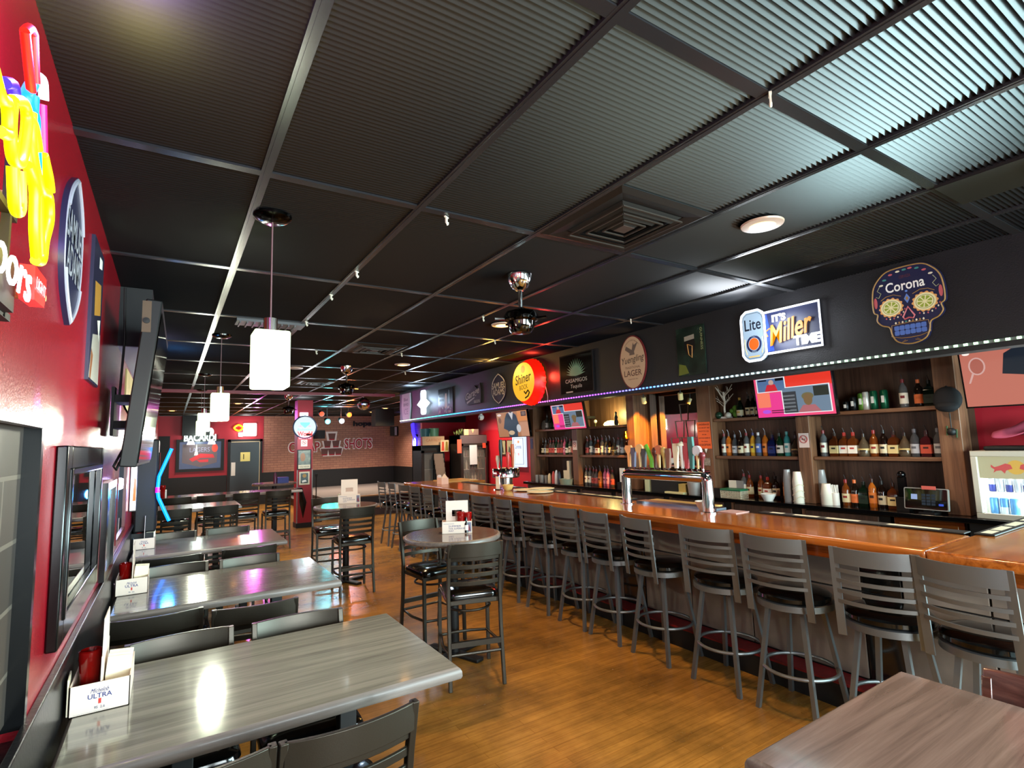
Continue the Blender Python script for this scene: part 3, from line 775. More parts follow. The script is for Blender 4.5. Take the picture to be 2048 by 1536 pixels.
# ------------------------------------------------------------------ condiment caddies
navy = mat('print_navy', '#2c3570', 0.6); redi = mat('print_red', '#c0302c', 0.6); greyi = mat('print_grey', '#6b6b80', 0.6)
cadm = mat('caddy_board', '#dcc8ba', 0.65)
ketm = mat('ketchup_red', '#7c0806', 0.12, coat=0.5); napm = mat('napkin_paper', '#e6dcc0', 0.85)
def caddy(x, y, z, rot, label, s=1.0, face='ultra', handle_h=0.30, w=0.165, d=0.30, h=0.10):
    t = thing('condiment_caddy', label, 'caddy', (x, y, z), rot, 'cardboard condiment caddies')
    k = 0.003; b = MB(); hw = w / 2; hd = d / 2
    b.box(-hw, hw, -hd, -hd + k, 0, h, cadm); b.box(-hw, hw, hd - k, hd, 0, h, cadm); b.box(-hw, -hw + k, -hd, hd, 0, h, cadm); b.box(hw - k, hw, -hd, hd, 0, h, cadm); b.box(-hw, hw, -hd, hd, 0, k, cadm)
    b.obj('tray', t)
    f = MB(); y0 = -hd - 0.0008
    if face == 'ultra':
        f.text('Michelob', 0.0, 0.074 * h / 0.1, 0.014, y0, navy, w=0.05, shear=0.35); f.text('ULTRA', 0.0, 0.056 * h / 0.1, 0.016, y0, navy, w=0.068, bold=0.012)
        f.flat([(-0.004, 0.029), (0.004, 0.029), (0.004, 0.046), (-0.004, 0.046)], y0, redi); f.text('95  2.6', 0.0, 0.018, 0.009, y0, greyi, w=0.03, bold=0.02)
        f.flat(rect(-hw * 0.85, 0.006, hw * 0.3, 0.0068), y0, greyi)
    else:
        f.text('SUMMER', -hw * 0.15, h * 0.62, 0.014, y0, navy, w=w * 0.42); f.text('THE SUPERIOR', -hw * 0.02, h * 0.42, 0.013, y0, navy, w=w * 0.55); f.text('WAY', -hw * 0.4, h * 0.23, 0.013, y0, navy, w=w * 0.18)
        f.flat(rect(hw * 0.66, h * 0.12, hw * 0.94, h * 0.9), y0, greyi); f.flat([(hw * 0.7, h * 0.2), (hw * 0.9, h * 0.2), (hw * 0.8, h * 0.8)], y0, redi); f.flat(rect(-hw * 0.9, h * 0.8, -hw * 0.2, h * 0.83), y0, greyi)
        M = Matrix.Rotation(-PI / 2, 4, 'Z')
        g_ = MB(); g_.text('ULTRA', 0, h * 0.6, 0.012, -hw - 0.0008, navy, w=0.05); g_.flat(rect(-0.004, h * 0.25, 0.004, h * 0.42), -hw - 0.0008, redi)
        f.add([M @ Vector(p) for p in g_.v], g_.f, navy)
    f.obj('front_print', t)
    # the carrying handle: a tall divider along the length with a hand hole
    hnd = MB(); hh = handle_h
    if face == 'ultra':
        hnd.box(-0.0015, 0.0015, -hd + 0.01, hd - 0.01, 0.0, hh * 0.6, cadm); hnd.prism([(-hd + 0.03, hh * 0.6), (hd - 0.03, hh * 0.6), (hd - 0.05, hh), (-hd + 0.05, hh)], -0.0015, 0.0015, cadm, Matrix.Rotation(PI / 2, 4, 'Z'))
    else:
        x = hw * 0.75; hnd.box(-x, x, -0.002, 0.002, h * 0.3, h + 0.035, cadm); hnd.box(-x, -x * 0.45, -0.002, 0.002, h + 0.035, h + 0.085, cadm); hnd.box(x * 0.45, x, -0.002, 0.002, h + 0.035, h + 0.085, cadm); hnd.box(-x, x, -0.002, 0.002, h + 0.085, hh, cadm)
    hnd.obj('handle', t)
    return t
def ketchup(x, y, z, label, h=0.175):
    k = MB(); k.lathe([(0.0, 0), (0.03, 0), (0.031, 0.01), (0.029, h * 0.45), (0.034, h * 0.8), (0.036, h * 0.85), (0.036, h), (0.03, h + 0.004), (0.026, h - 0.01), (0.0, h - 0.012)], ketm, 24)
    tag(k.obj('ketchup_bottle', None, (x, y, z)), label, 'ketchup bottle', 'red ketchup bottles')
def napkins(x, y, z, rot, label, s=1.0):
    t = thing('napkin_stack', label, 'napkins', (x, y, z), rot, 'napkin stacks')
    for k in range(9):
        n = MB(); yy = -0.045 + k * 0.010; hh = 0.135 + 0.02 * random.random(); lean = 0.012 + 0.01 * random.random()
        pts = [(-0.035, 0), (0.035, 0), (0.04, hh * 0.7), (0.036 + 0.008 * random.random(), hh), (-0.03, hh + 0.006), (-0.036, hh * 0.6)]
        vs = [(px * s, yy + (pz / hh) * lean, pz * s) for px, pz in pts] + [(px * s, yy + 0.008 + (pz / hh) * lean, pz * s) for px, pz in pts]
        n.add(vs, [(0, 1, 2, 3, 4, 5), (11, 10, 9, 8, 7, 6)] + [(i, (i + 1) % 6, 6 + (i + 1) % 6, 6 + i) for i in range(6)], napm); n.obj('napkin', t)
CS = [(-0.18, 2.585, 0.76, 'nearest grey table'), (-0.18, 4.40, 0.76, 'second grey table'), (-0.18, 6.28, 0.76, 'third grey table')]
for i, (x, y, z, l) in enumerate(CS):
    caddy(x, y, z, R(0), 'white cardboard condiment caddy against the wall on the ' + l, w=0.17, d=0.28)
    ketchup(x - 0.042, y - 0.02, z + 0.004, 'red ketchup bottle in the caddy on the ' + l)
    napkins(x + 0.042, y - 0.02, z + 0.004, 0, 'folded paper napkins standing in the caddy on the ' + l)
    mu = MB().lathe([(0, 0), (0.02, 0), (0.02, 0.11), (0.008, 0.125), (0.004, 0.15), (0, 0.15)], mat('mustard', '#b98a2a', 0.3), 14)
    tag(mu.obj('mustard_bottle', None, (x - 0.04, y + 0.075, z + 0.004)), 'yellow-brown mustard bottle in the caddy on the ' + l, 'mustard bottle', 'mustard bottles')
mp_ = MB(); mp_.cbox((0, 0, 0.06), (0.004, 0.1, 0.12), cream)
tag(mp_.obj('menu_card', None, (-0.272, 2.5, 0.765), R(3)), 'cream card leaning on the wall ledge behind the nearest caddy', 'menu')
caddy(1.99, 4.0, 0.93, R(-28), 'white caddy with bottles on the near round pub table', face='beer', w=0.24, d=0.11, h=0.095, handle_h=0.255)
ketchup(2.005, 3.965, 0.934, 'ketchup bottle in the caddy on the near round pub table', 0.16); ketchup(2.055, 3.942, 0.934, 'second ketchup bottle in the caddy on the near round pub table', 0.155)
ss = MB().lathe([(0, 0), (0.018, 0), (0.018, 0.07), (0.012, 0.085), (0.012, 0.12), (0, 0.122)], mat('sauce_black', '#120a08', 0.2), 12); ss.lathe([(0.0185, 0.02), (0.0185, 0.06)], white, 12)
tag(ss.obj('sauce_bottle', None, (2.035, 3.925, 0.934)), 'small dark sauce bottle with white label on the near pub table', 'sauce bottle')
caddy(1.96, 7.02, 0.93, R(-18), 'white caddy with tall handle on the far round pub table', face='beer', w=0.27, d=0.12, h=0.11, handle_h=0.30)
cb2 = MB().cbox((0, 0, 0.05), (0.2, 0.16, 0.1), mat('caddy_blue', '#1c2170', 0.5)); tag(cb2.obj('blue_caddy', None, (1.86, 11.3, 1.0)), 'blue condiment box on the round high table beside the red column', 'caddy')
kb = MB().lathe([(0, 0), (0.03, 0), (0.03, 0.13), (0.015, 0.19), (0, 0.2)], mat('bottle_violet', '#5a1e3c', 0.3), 12); tag(kb.obj('ketchup_bottle', None, (1.72, 11.25, 1.0)), 'dark red bottle beside the blue condiment box', 'ketchup bottle')
fk = thing('condiment_caddy', 'white caddy at the wall end of the far long high table', 'caddy', (-0.1, 10.3, 0.93)); MB().cbox((0, 0, 0.06), (0.14, 0.2, 0.12), white).obj('tray', fk)
ketchup(-0.08, 10.13, 0.93, 'ketchup bottle at the wall end of the far long high table', 0.2)

# ------------------------------------------------------------------ bar stools
def bar_stool(label):
    t = thing('bar_stool', label, 'bar stool', (0, 0, 0), 0, 'grey metal bar stools along the bar')
    Z = 0.70
    c = MB().lathe([(0.0, Z - 0.05), (0.19, Z - 0.05), (0.205, Z - 0.035), (0.205, Z - 0.015), (0.19, Z), (0.14, Z + 0.01), (0.0, Z + 0.013)], vinyl, 36); c.obj('seat_cushion', t)
    c = MB().lathe([(0.0, Z - 0.052), (0.19, Z - 0.085), (0.212, Z - 0.085), (0.212, Z - 0.05), (0.2, Z - 0.048)], stoolm, 36); c.obj('seat_ring', t)
    b = MB(); hw = 0.19; z0 = Z - 0.115; z1 = 1.045
    def cv(z):
        fr = (z - z0) / (z1 - z0); y0 = -0.185 - 0.035 * fr
        return [(-hw + 2 * hw * i / 10, y0 - 0.055 * (1 - (2 * i / 10 - 1) ** 2)) for i in range(11)]
    for sx in (-1, 1):
        b.sqleg([(sx * (hw - 0.014), -0.190, z0), (sx * (hw - 0.014), -0.232, z1)], 0.04, 0.009, stoolm)
    b.slat(cv(1.0), z1 - 0.085, z1, 0.008, stoolm, -0.008)
    for k in range(4):
        z = Z + 0.055 + k * 0.054
        b.slat(cv(z), z, z + 0.019, 0.011, stoolm, -0.002)
    b.obj('backrest', t)
    MB().cyl((0, 0, Z - 0.12), (0, 0, Z - 0.085), 0.10, black, 20).obj('swivel_plate', t)
    for sx in (-1, 1):
        for sy in (-1, 1):
            MB().sqleg([(sx * 0.178, sy * 0.178, 0), (sx * 0.105, sy * 0.105, Z - 0.085)], 0.025, 0.025, stoolm).obj('leg', t)
    MB().ring(0.205, 0.25, 0.0105, stoolm, 40).obj('foot_ring', t)
    return t
SY = [(0.995, -7), (1.43, 12), (1.947, 6), (2.43, 9), (3.00, -10), (3.50, -5), (3.93, 0), (4.46, 3), (4.98, -3), (5.49, 5), (5.97, 1), (6.44, -11), (6.97, -5), (7.45, -1), (7.88, 3), (8.38, -6), (8.90, -2)]
ff = None
for k, (y, a) in enumerate(SY):
    l = 'grey ladder back bar stool, %s from the right along the bar' % ORD[k]
    if k == 0: l = 'grey ladder back bar stool cut by the right edge, nearest of the row'
    if k == 16: l = 'grey ladder back bar stool at the far end, leftmost of the row'
    if ff is None:
        s_ = bar_stool(l); s_.location = (3.25, y, 0); s_.rotation_euler = (0, 0, RIGHTWALL); ff = s_
    else:
        s_ = dup(ff, (3.25, y, 0), RIGHTWALL, l)
    for ch in s_.children:
        if ch.name.split('.')[0] in ('seat_cushion', 'seat_ring', 'backrest'): ch.rotation_euler = (0, 0, R(a))
# ------------------------------------------------------------------ the bar
t = thing('bar_counter', 'long oak topped bar counter with grey panelled front', 'bar', (3.35, 4.6, 0))
OX, OY = 3.35, 4.6
def L(x): return x - OX
def LY(y): return y - OY
m = MB()
m.box(L(3.08), L(3.66), LY(1.17), LY(7.35), 1.015, 1.07, oak)
m.obj('bar_top', t, bevel=0.012, seg=3)
m = MB().box(L(3.08), L(5.2), LY(0.5), LY(1.17), 1.015, 1.07, oakx); m.obj('bar_top', t, bevel=0.012, seg=3)
m = MB().box(L(3.08), L(4.16), LY(7.35), LY(8.02), 1.015, 1.07, oakx); m.obj('bar_top', t, bevel=0.012, seg=3)
m = MB().box(L(3.10), L(3.14), LY(0.52), LY(8.0), 0.955, 1.014, oake); m.box(L(3.1), L(4.15), LY(7.97), LY(8.0), 0.955, 1.014, oake); m.obj('apron', t, smooth=False)
panm = mat('bar_panel_grey', '#7a7066', 0.42, var=0.2, vscale=5)
m = MB(); m.box(L(3.62), L(3.80), LY(0.6), LY(7.9), 0, 1.012, black); m.box(L(3.62), L(5.1), LY(0.6), LY(1.05), 0, 1.012, black); m.box(L(3.62), L(4.1), LY(7.45), LY(7.9), 0, 1.012, black); m.obj('body', t, smooth=False)
y = 0.62; W = 0.52; k = 0
blkp = mat('bar_black_marble_panel', '#131212', 0.12, coat=0.4, var=0.6, vscale=9)
for y0, y1, dark in ((0.62, 1.10, 0), (1.11, 1.50, 0), (1.51, 1.72, 1), (1.73, 2.48, 0), (2.49, 3.02, 0), (3.03, 3.52, 0), (3.53, 3.80, 1), (3.81, 4.35, 0), (4.36, 4.9, 0), (4.91, 5.45, 0), (5.46, 5.68, 1), (5.69, 6.25, 0), (6.26, 6.8, 0), (6.81, 7.3, 0), (7.31, 7.9, 0)):
    for z0, z1 in ((0.16, 0.665), (0.675, 0.99)):
        MB().box(L(3.605), L(3.622), LY(y0), LY(y1), z0, z1, blkp if dark else panm).obj('front_panel', t, bevel=0.003)
m = MB(); redc = mat('footrest_red', '#6b0d12', 0.55, var=0.25, vscale=20); m.box(L(3.44), L(3.605), LY(0.62), LY(7.9), 0, 0.14, black); m.box(L(3.435), L(3.605), LY(0.62), LY(7.9), 0.14, 0.152, redc); m.obj('foot_ledge', t)
matb = mat('bar_mat_black', '#0b0b0b', 0.55)
def bar_mat(x0, x1, y0, y1, words_, lab, cross=False):
    t_ = thing('bar_mat', lab, 'bar mat', ((x0 + x1) / 2, (y0 + y1) / 2, 1.071), 0, 'black rubber bar mats')
    a, b = (x1 - x0) / 2, (y1 - y0) / 2
    MB().box(-a, a, -b, b, 0, 0.009, matb).obj('rubber', t_, bevel=0.003)
    f = MB()
    for (u0, u1) in words_:
        if cross: f.add([(-a + 2 * a * u0, -b * 0.55, 0.0095), (-a + 2 * a * u1, -b * 0.55, 0.0095), (-a + 2 * a * u1, b * 0.55, 0.0095), (-a + 2 * a * u0, b * 0.55, 0.0095)], [(0, 1, 2, 3)], cream)
        else: f.add([(-a * 0.5, -b + 2 * b * u0, 0.0095), (a * 0.5, -b + 2 * b * u0, 0.0095), (a * 0.5, -b + 2 * b * u1, 0.0095), (-a * 0.5, -b + 2 * b * u1, 0.0095)], [(0, 1, 2, 3)], cream)
    f.obj('printed_band', t_)
bar_mat(3.665, 3.76, 1.20, 2.42, [(0.1, 0.32), (0.45, 0.62), (0.66, 0.8), (0.86, 0.94)], 'black rubber mat on the bar inner edge near the cash screen')
bar_mat(3.665, 3.76, 3.72, 5.0, [(0.06, 0.2), (0.25, 0.38), (0.44, 0.58), (0.66, 0.78), (0.85, 0.95)], 'black rubber mat on the bar inner edge left of the tap arch')
bar_mat(3.7, 5.18, 1.08, 1.17, [(0.02, 0.1), (0.12, 0.24), (0.27, 0.4), (0.45, 0.6), (0.66, 0.9)], 'black and white mat along the bar return by the small fridge', True)
bar_mat(3.66, 3.76, 5.6, 7.2, [(0.1, 0.3), (0.5, 0.7)], 'dark glossy mat on the bar inner edge before the far coolers')

# tap arch with handles
t = thing('beer_tap_arch', 'chrome beer tower arch with tall tap handles on the bar', 'beer tower', (3.45, 3.11, 1.07))
def arch(mb, r, m):
    pts = [(0, 0.43, 0), (0, 0.43, 0.235)]
    for i in range(1, 6):
        a = PI / 2 * i / 6; pts.append((0, 0.43 - 0.03 * (1 - math.cos(a)), 0.235 + 0.03 * math.sin(a)))
    pts.append((0, 0.40, 0.265)); pts.append((0, -0.40, 0.265))
    for i in range(1, 6):
        a = PI / 2 * (1 - i / 6); pts.append((0, -0.43 + 0.03 * (1 - math.cos(a)), 0.235 + 0.03 * math.sin(a)))
    pts += [(0, -0.43, 0.235), (0, -0.43, 0)]
    mb.tube(pts, r, m, 24)
m = MB(); arch(m, 0.043, chrome); m.obj('arch', t)
for s in (-1, 1): MB().lathe([(0.0, 0.0), (0.062, 0.0), (0.062, 0.008), (0.046, 0.012)], chrome, 24, (0, s * 0.43, 0)).obj('flange', t)
MB().box(0.10, 0.22, -0.42, 0.42, 0.0, 0.02, mat('drip_tray', '#6f7884', 0.3, 0.9)).obj('drip_tray', t)
TH = [  # dy from centre, height, kind, colour
    (0.40, 0.19, 'fan', '#e0a066'), (0.345, 0.17, 'paddle', '#555066'), (0.27, 0.195, 'disc', '#d8b078'), (0.22, 0.16, 'paddle', '#3f3a40'), (0.165, 0.19, 'curve', '#5fa82e'),
    (0.095, 0.17, 'bulb', '#4a2018'), (0.05, 0.18, 'disc', '#c0683c'), (0.0, 0.17, 'bulb', '#b09050'), (-0.05, 0.16, 'paddle', '#7d4a30'),
    (-0.13, 0.20, 'paddle', '#e2d2b4'), (-0.19, 0.215, 'cap', '#d8d4cc'), (-0.235, 0.205, 'paddle', '#b03038'), (-0.285, 0.25, 'paddle', '#2f6058'), (-0.34, 0.17, 'disc', '#d8d8e2'), (-0.385, 0.13, 'bulb', '#6a2024')]
for dy, h, kd, c in TH:
    m = MB(); mm = mat('tap_' + c, c, 0.35); z0 = 0.325
    m.cyl((0.02, dy, 0.29), (0.02, dy, z0 + 0.02), 0.008, chrome, 8); m.cyl((0.02, dy, 0.30), (0.09, dy, 0.30), 0.012, chrome, 8)
    c0 = (0.02, dy)
    if kd == 'paddle':
        m.prism([(-0.012, z0), (0.012, z0), (0.024, z0 + h * 0.75), (0.02, z0 + h), (-0.02, z0 + h), (-0.024, z0 + h * 0.75)], -0.012, 0.012, mm, Matrix.Translation((c0[0], c0[1], 0)) @ Matrix.Rotation(RIGHTWALL, 4, 'Z'))
        m.text('ALE', 0, z0 + h * 0.5, 0.018, -0.0125, paper if c not in ('#e2d2b4',) else black, w=h * 0.55, rot=PI / 2) if False else None
    elif kd == 'curve':
        m.tube([(c0[0], dy - 0.025 + 0.0, z0), (c0[0], dy - 0.03, z0 + h * 0.3), (c0[0], dy, z0 + h * 0.7), (c0[0], dy + 0.03, z0 + h)], 0.022, mm, 10, ry=0.012)
    elif kd == 'disc':
        m.lathe([(0.009, z0), (0.014, z0 + h * 0.6), (0.012, z0 + h * 0.7)], mat('tap_wood', '#cda870', 0.4), 10, (c0[0], c0[1], 0))
        m.prism(ell(0, z0 + h * 0.82, 0.04, 0.04, 20), -0.012, 0.012, mm, Matrix.Translation((c0[0], c0[1], 0)) @ Matrix.Rotation(RIGHTWALL, 4, 'Z'))
    elif kd == 'fan':
        m.prism([(-0.01, z0), (0.01, z0), (0.013, z0 + h * 0.6), (0.045, z0 + h * 0.85), (0.03, z0 + h), (-0.03, z0 + h), (-0.045, z0 + h * 0.85), (-0.013, z0 + h * 0.6)], -0.01, 0.01, mm, Matrix.Translation((c0[0], c0[1], 0)) @ Matrix.Rotation(RIGHTWALL, 4, 'Z'))
    elif kd == 'cap':
        m.lathe([(0.012, z0), (0.02, z0 + h * 0.8), (0.02, z0 + h * 0.84)], mm, 12, (c0[0], c0[1], 0)); m.lathe([(0.0, z0 + h * 0.84), (0.036, z0 + h * 0.84), (0.034, z0 + h * 0.92), (0.0, z0 + h)], cream, 14, (c0[0], c0[1], 0))
    else:
        m.lathe([(0.009, z0), (0.012, z0 + h * 0.5), (0.024, z0 + h * 0.72), (0.026, z0 + h * 0.85), (0.014, z0 + h), (0, z0 + h)], mm, 12, (c0[0], c0[1], 0))
    m.obj('tap_handle', t)

# round chrome tower further along
t = thing('beer_tap_tower', 'round chrome drum beer tower further left on the bar', 'beer tower', (3.62, 5.86, 1.07))
MB().lathe([(0.0, 0), (0.12, 0), (0.12, 0.01), (0.085, 0.015), (0.085, 0.13)], chrome, 28).obj('stem', t)
MB().lathe([(0.0, 0.13), (0.165, 0.13), (0.175, 0.14), (0.175, 0.235), (0.165, 0.25), (0.0, 0.25)], chrome, 36).obj('drum', t)
for a, h, c in ((160, 0.16, '#d9cfc0'), (200, 0.36, '#0d0d0d'), (-110, 0.20, '#c04038'), (-70, 0.30, '#b8562a'), (-30, 0.2, '#d8d0c4')):
    x, y_ = 0.1 * math.cos(R(a)), 0.12 * math.sin(R(a))
    MB().lathe([(0.008, 0.25), (0.014, 0.30), (0.026, 0.25 + h * 0.75), (0.02, 0.25 + h), (0, 0.25 + h)], mat('tap_' + c, c, 0.35), 12, (x, y_, 0)).obj('tap_handle', t)

# loose things on the bar
def single(mb, name, label, cat, loc, rotz=0.0, group=None, **kw):
    return tag(mb.obj(name, None, loc, rotz, **kw), label, cat, group)
bowlm = mat('bowl_cream', '#d8c3b4', 0.5)
bp_ = [(0.0, 0.0), (0.035, 0.0), (0.05, 0.02), (0.07, 0.07), (0.066, 0.07), (0.046, 0.022), (0.0, 0.008)]
single(MB().lathe(bp_, bowlm, 28), 'bowl', 'cream bowl on the bar beside the right foot of the tap arch', 'bowl', (3.55, 2.80, 1.07))
single(MB().lathe([(0.0, 0), (0.05, 0), (0.05, 0.006), (0.0, 0.008)], mat('jar_lid', '#a8a4a0', 0.3, 0.6), 20, M=Matrix.Rotation(R(75), 4, 'Y')), 'jar_cover', 'grey round lid leaning in the cream bowl', 'lid', (3.56, 2.78, 1.11))
single(MB().lathe(bp_, mat('bowl_yellow', '#d8b46a', 0.45), 28), 'bowl', 'yellow bowl on the bar below the chrome drum tower', 'bowl', (3.42, 5.50, 1.07))
pm_ = mat('plate_cream', '#e4dcb8', 0.35)
for k, (x, y_, z) in enumerate(((3.56, 5.32, 1.07), (3.52, 4.98, 1.07), (3.7, 5.2, 1.08))):
    single(MB().lathe([(0.0, 0.0), (0.10, 0.0), (0.15, 0.012), (0.15, 0.016), (0.1, 0.006), (0.0, 0.005)], pm_, 32), 'plate', ('left cream plate of the two lying on the bar near the drum tower', 'right cream plate of the two lying on the bar near the drum tower', 'plate half hidden behind the two cream plates on the bar')[k], 'plate', (x, y_, z), 0, 'cream plates on the bar')
f = MB().cbox((0, 0, 0.08), (0.012, 0.08, 0.16), paper); f.cbox((0, 0, 0.005), (0.07, 0.09, 0.01), glassm); single(f, 'table_tent', 'white table card standing on the bar left of the drum tower', 'card', (3.40, 5.70, 1.07), 0.0)
f = MB().cbox((0, 0, 0.045), (0.11, 0.16, 0.09), mat('caddy_pink', '#e5c4b6', 0.6)); f.add([(-0.05, -0.06, 0.09), (0.05, -0.06, 0.09), (0.03, 0.0, 0.15)], [(0, 1, 2)], cadm); single(f, 'condiment_caddy', 'pinkish caddy on the bar near its far corner', 'caddy', (3.36, 7.2, 1.07))
f = MB().lathe([(0, 0), (0.035, 0), (0.035, 0.07), (0.02, 0.09), (0, 0.09)], mat('jar_white', '#d8c8c8', 0.4), 14); single(f, 'jar', 'small white jar on the far corner of the bar', 'jar', (3.62, 7.88, 1.07))
f = MB().box(-0.12, 0.12, -0.35, 0.35, 0, 0.012, mat('bar_towel_tan', '#b98f4a', 0.6)); single(f, 'service_tray', 'tan tray lying behind the bar top under the tap arch', 'tray', (3.72, 3.2, 1.07))
f = MB().box(-0.08, 0.08, -0.08, 0.08, 0, 0.006, mat('napkin_pink', '#b08a84', 0.7)); single(f, 'bar_napkin', 'small pinkish napkin on the bar right of the tap arch', 'napkin', (3.6, 2.58, 1.07))
f = MB().box(-0.25, 0.25, -0.28, 0.28, 0, 0.012, mat('bar_sheen_tan', '#c79a55', 0.25)); single(f, 'bar_sheen_sheet', 'pale sheet for the shiny reflection on the far leg of the bar', 'board', (3.8, 7.68, 1.07))  # tan sheet laid in for the reflection on the bar top
blk_ = MB().box(-0.2, 0.2, -0.3, 0.3, 0, 0.16, black); single(blk_, 'ice_bin', 'black bin behind the bar right of the drum tower', 'bin', (4.1, 5.6, 0.86))
# ------------------------------------------------------------------ back bar
ub = MB().box(3.82, 4.28, 1.3, 7.3, 0, 0.84, mat('underbar_steel', '#2a2b2d', 0.35, 0.6)); tag(ub.obj('underbar_station'), 'dark steel work counter behind the bar top', 'counter')
ct = MB().box(5.46, 5.94, 0.9, 8.25, 0.88, 0.92, mat('counter_black', '#08080a', 0.15)); tag(ct.obj('back_counter', bevel=0.004), 'long black worktop along the bottle wall behind the bar', 'counter')
def cabinet(y0, y1, label, drawer=False):
    t = thing('bar_cabinet', label, 'cabinet', (5.75, (y0 + y1) / 2, 0)); h = (y1 - y0) / 2
    MB().box(-0.2, 0.19, -h + 0.01, h - 0.01, 0, 0.88, black).obj('carcass', t, smooth=False)
    if drawer:
        df_ = MB().box(-0.225, -0.2, -h + 0.02, h - 0.02, 0.70, 0.87, oake).obj('drawer', t, bevel=0.004); MB().box(-0.235, -0.225, -h + 0.06, h - 0.06, 0.73, 0.84, oake).obj('raised_panel', df_, bevel=0.004)
        MB().box(-0.225, -0.2, -h + 0.02, h - 0.02, 0.08, 0.69, panelw).obj('door', t, bevel=0.004)
    else:
        MB().box(-0.225, -0.2, -h + 0.1, h - 0.04, 0.08, 0.86, panelw).obj('door', t, bevel=0.004)
        MB().box(-0.23, -0.2, h - 0.035, h - 0.005, 0, 0.87, shelfw).obj('stile', t)
for i, (a, b) in enumerate(((1.78, 2.33), (2.34, 3.15), (3.16, 3.98), (3.99, 4.9), (4.91, 5.9), (5.91, 6.7), (6.71, 7.4), (7.41, 8.2))):
    cabinet(a, b, 'dark cabinet under the black back counter, %s from the small fridge' % ORD[i] if i else 'oak fronted drawer cabinet below the cash screen', i == 0)
cf = MB().box(5.5, 5.9, 1.0, 1.76, 0, 0.88, black); tag(cf.obj('bar_cabinet'), 'black base cabinet under the small drinks fridge', 'cabinet')

PY = [(1.77, 1.93, 'right'), (3.04, 3.18, 'middle'), (4.23, 4.43, 'notice'), (5.53, 5.68, 'orange'), (6.83, 6.96, 'left'), (8.06, 8.20, 'far')]
PL = ['wooden back bar post with the hanging black cap', 'wooden back bar post below the pink television, with no smoking card', 'wooden back bar post bearing the orange notice',
      'wooden back bar post beside the warm-lit mirror bay', 'wooden back bar post with no smoking card under the magenta television', 'wooden back bar post at the far end of the bottle shelves']
for (a, b, n), l in zip(PY, PL):
    p = MB().box(5.60, 5.72, a, b, 0.92, CZ, shelfw); p.box(5.72, 5.94, a + 0.045, b - 0.012, 0.92, CZ, shelfw); tag(p.obj('shelf_post', bevel=0.005), l, 'post', 'wooden back bar posts')
bays = [(1.935, 3.035, 'right bay'), (3.185, 4.225, 'bay left of the pink television post'), (5.685, 6.825, 'bay under the lit yellow panel'), (6.965, 8.055, 'far left bay')]
for a, b, n in bays:
    for z, lv in ((1.40, 'lower'), (1.85, 'upper')):
        s = MB().box(5.63, 5.94, a, b, z - 0.035, z, shelfh); tag(s.obj('wall_shelf', bevel=0.004), '%s wooden bottle shelf in the %s' % (lv, n), 'shelf', 'wooden bottle shelves')
hd = MB().box(5.60, 5.70, 4.43, 5.53, 2.26, 2.31, grain('valance_lit_wood', '#6a4420', '#8a5a2c', '#a06c38', (30, 2, 30), 0.5)); tag(hd.obj('valance_board'), 'wooden board across the top of the mirror bay', 'board')
t = thing('bar_mirror', 'tall mirror between the orange-lit post and the orange notice', 'mirror', (5.94, 4.98, 1.62)); MB().box(-0.01, 0.0, -0.54, 0.54, -0.66, 0.85, mirror).obj('glass', t)
# etched cup pyramid on the mirror
em_ = mat('etched_line', '#7c7468', 0.5)
E_ = MB()
def cup2d(cx, z0, w, h): return [(cx - w / 2, z0 + h), (cx + w / 2, z0 + h), (cx + w * 0.36, z0), (cx - w * 0.36, z0), (cx - w / 2, z0 + h)]
for cx, z in ((0.0, 0.15), (-0.09, -0.08), (0.09, -0.08), (-0.18, -0.31), (0, -0.31), (0.18, -0.31)):
    E_.line(cup2d(cx, z + 0.2, 0.15, 0.22), 0.006, -0.003, em_, 5)
o = E_.obj('etched_cups', t); o.rotation_euler = (0, 0, RIGHTWALL); o.location = (-0.012, -0.08, -0.1)
# warm lamps over the mirror bay and lit yellow panel
def tracklight(y, lab):
    t = thing('track_light', lab, 'spotlight', (5.45, y, 2.2), 0, 'small lamps over the mirror bay')
    MB().cyl((0, 0, 0), (0.03, 0.02, -0.08), 0.032, mat('lamp_cream', '#d8c48c', 0.4), 14).obj('can', t)
    MB().cyl((0, 0, 0), (0.0, 0, CZ - 2.2), 0.008, black, 8).obj('stem', t)
tracklight(5.18, 'small cream spotlight at the top of the mirror bay beside the orange post'); tracklight(4.55, 'small cream spotlight at the top of the mirror bay beside the notice post')
spot('track_lamp', (5.42, 4.95, 2.2), (5.70, 5.53, 1.75), 120, (1.0, 0.42, 0.04), 40, 0.6)
lg = MB(); lgm = emis('lamp_glow', '#ffdf80', 4)
lg.lathe([(0.0, 0.0), (0.11, 0.0), (0.12, 0.02), (0.1, 0.05), (0.05, 0.075), (0, 0.08)], lgm, 20); single(lg, 'glow_lamp', 'glowing shell-shaped lamp on the upper shelf before the yellow panel', 'lamp', (5.78, 6.2, 1.853))
pt('glow_lamp_bulb', (5.76, 6.2, 2.02), 6.0, (1.0, 0.86, 0.30), 0.05)
stt = MB().lathe([(0, 0), (0.03, 0), (0.035, 0.05), (0.02, 0.09), (0.03, 0.12), (0.012, 0.16), (0.02, 0.19), (0.0, 0.21)], black, 12); single(stt, 'figurine', 'small black figurine beside the glowing lamp on the upper shelf', 'figurine', (5.72, 6.02, 1.852))
fl = MB().sph((0, 0, 0.08), 0.03, cream, 10, 6); fl.cyl((0, 0, 0), (0, 0, 0.06), 0.006, mat('stem_green', '#3c4a22', 0.6), 6); single(fl, 'flower_stem', 'small white flower left of the glowing lamp', 'flower', (5.74, 6.52, 1.852))
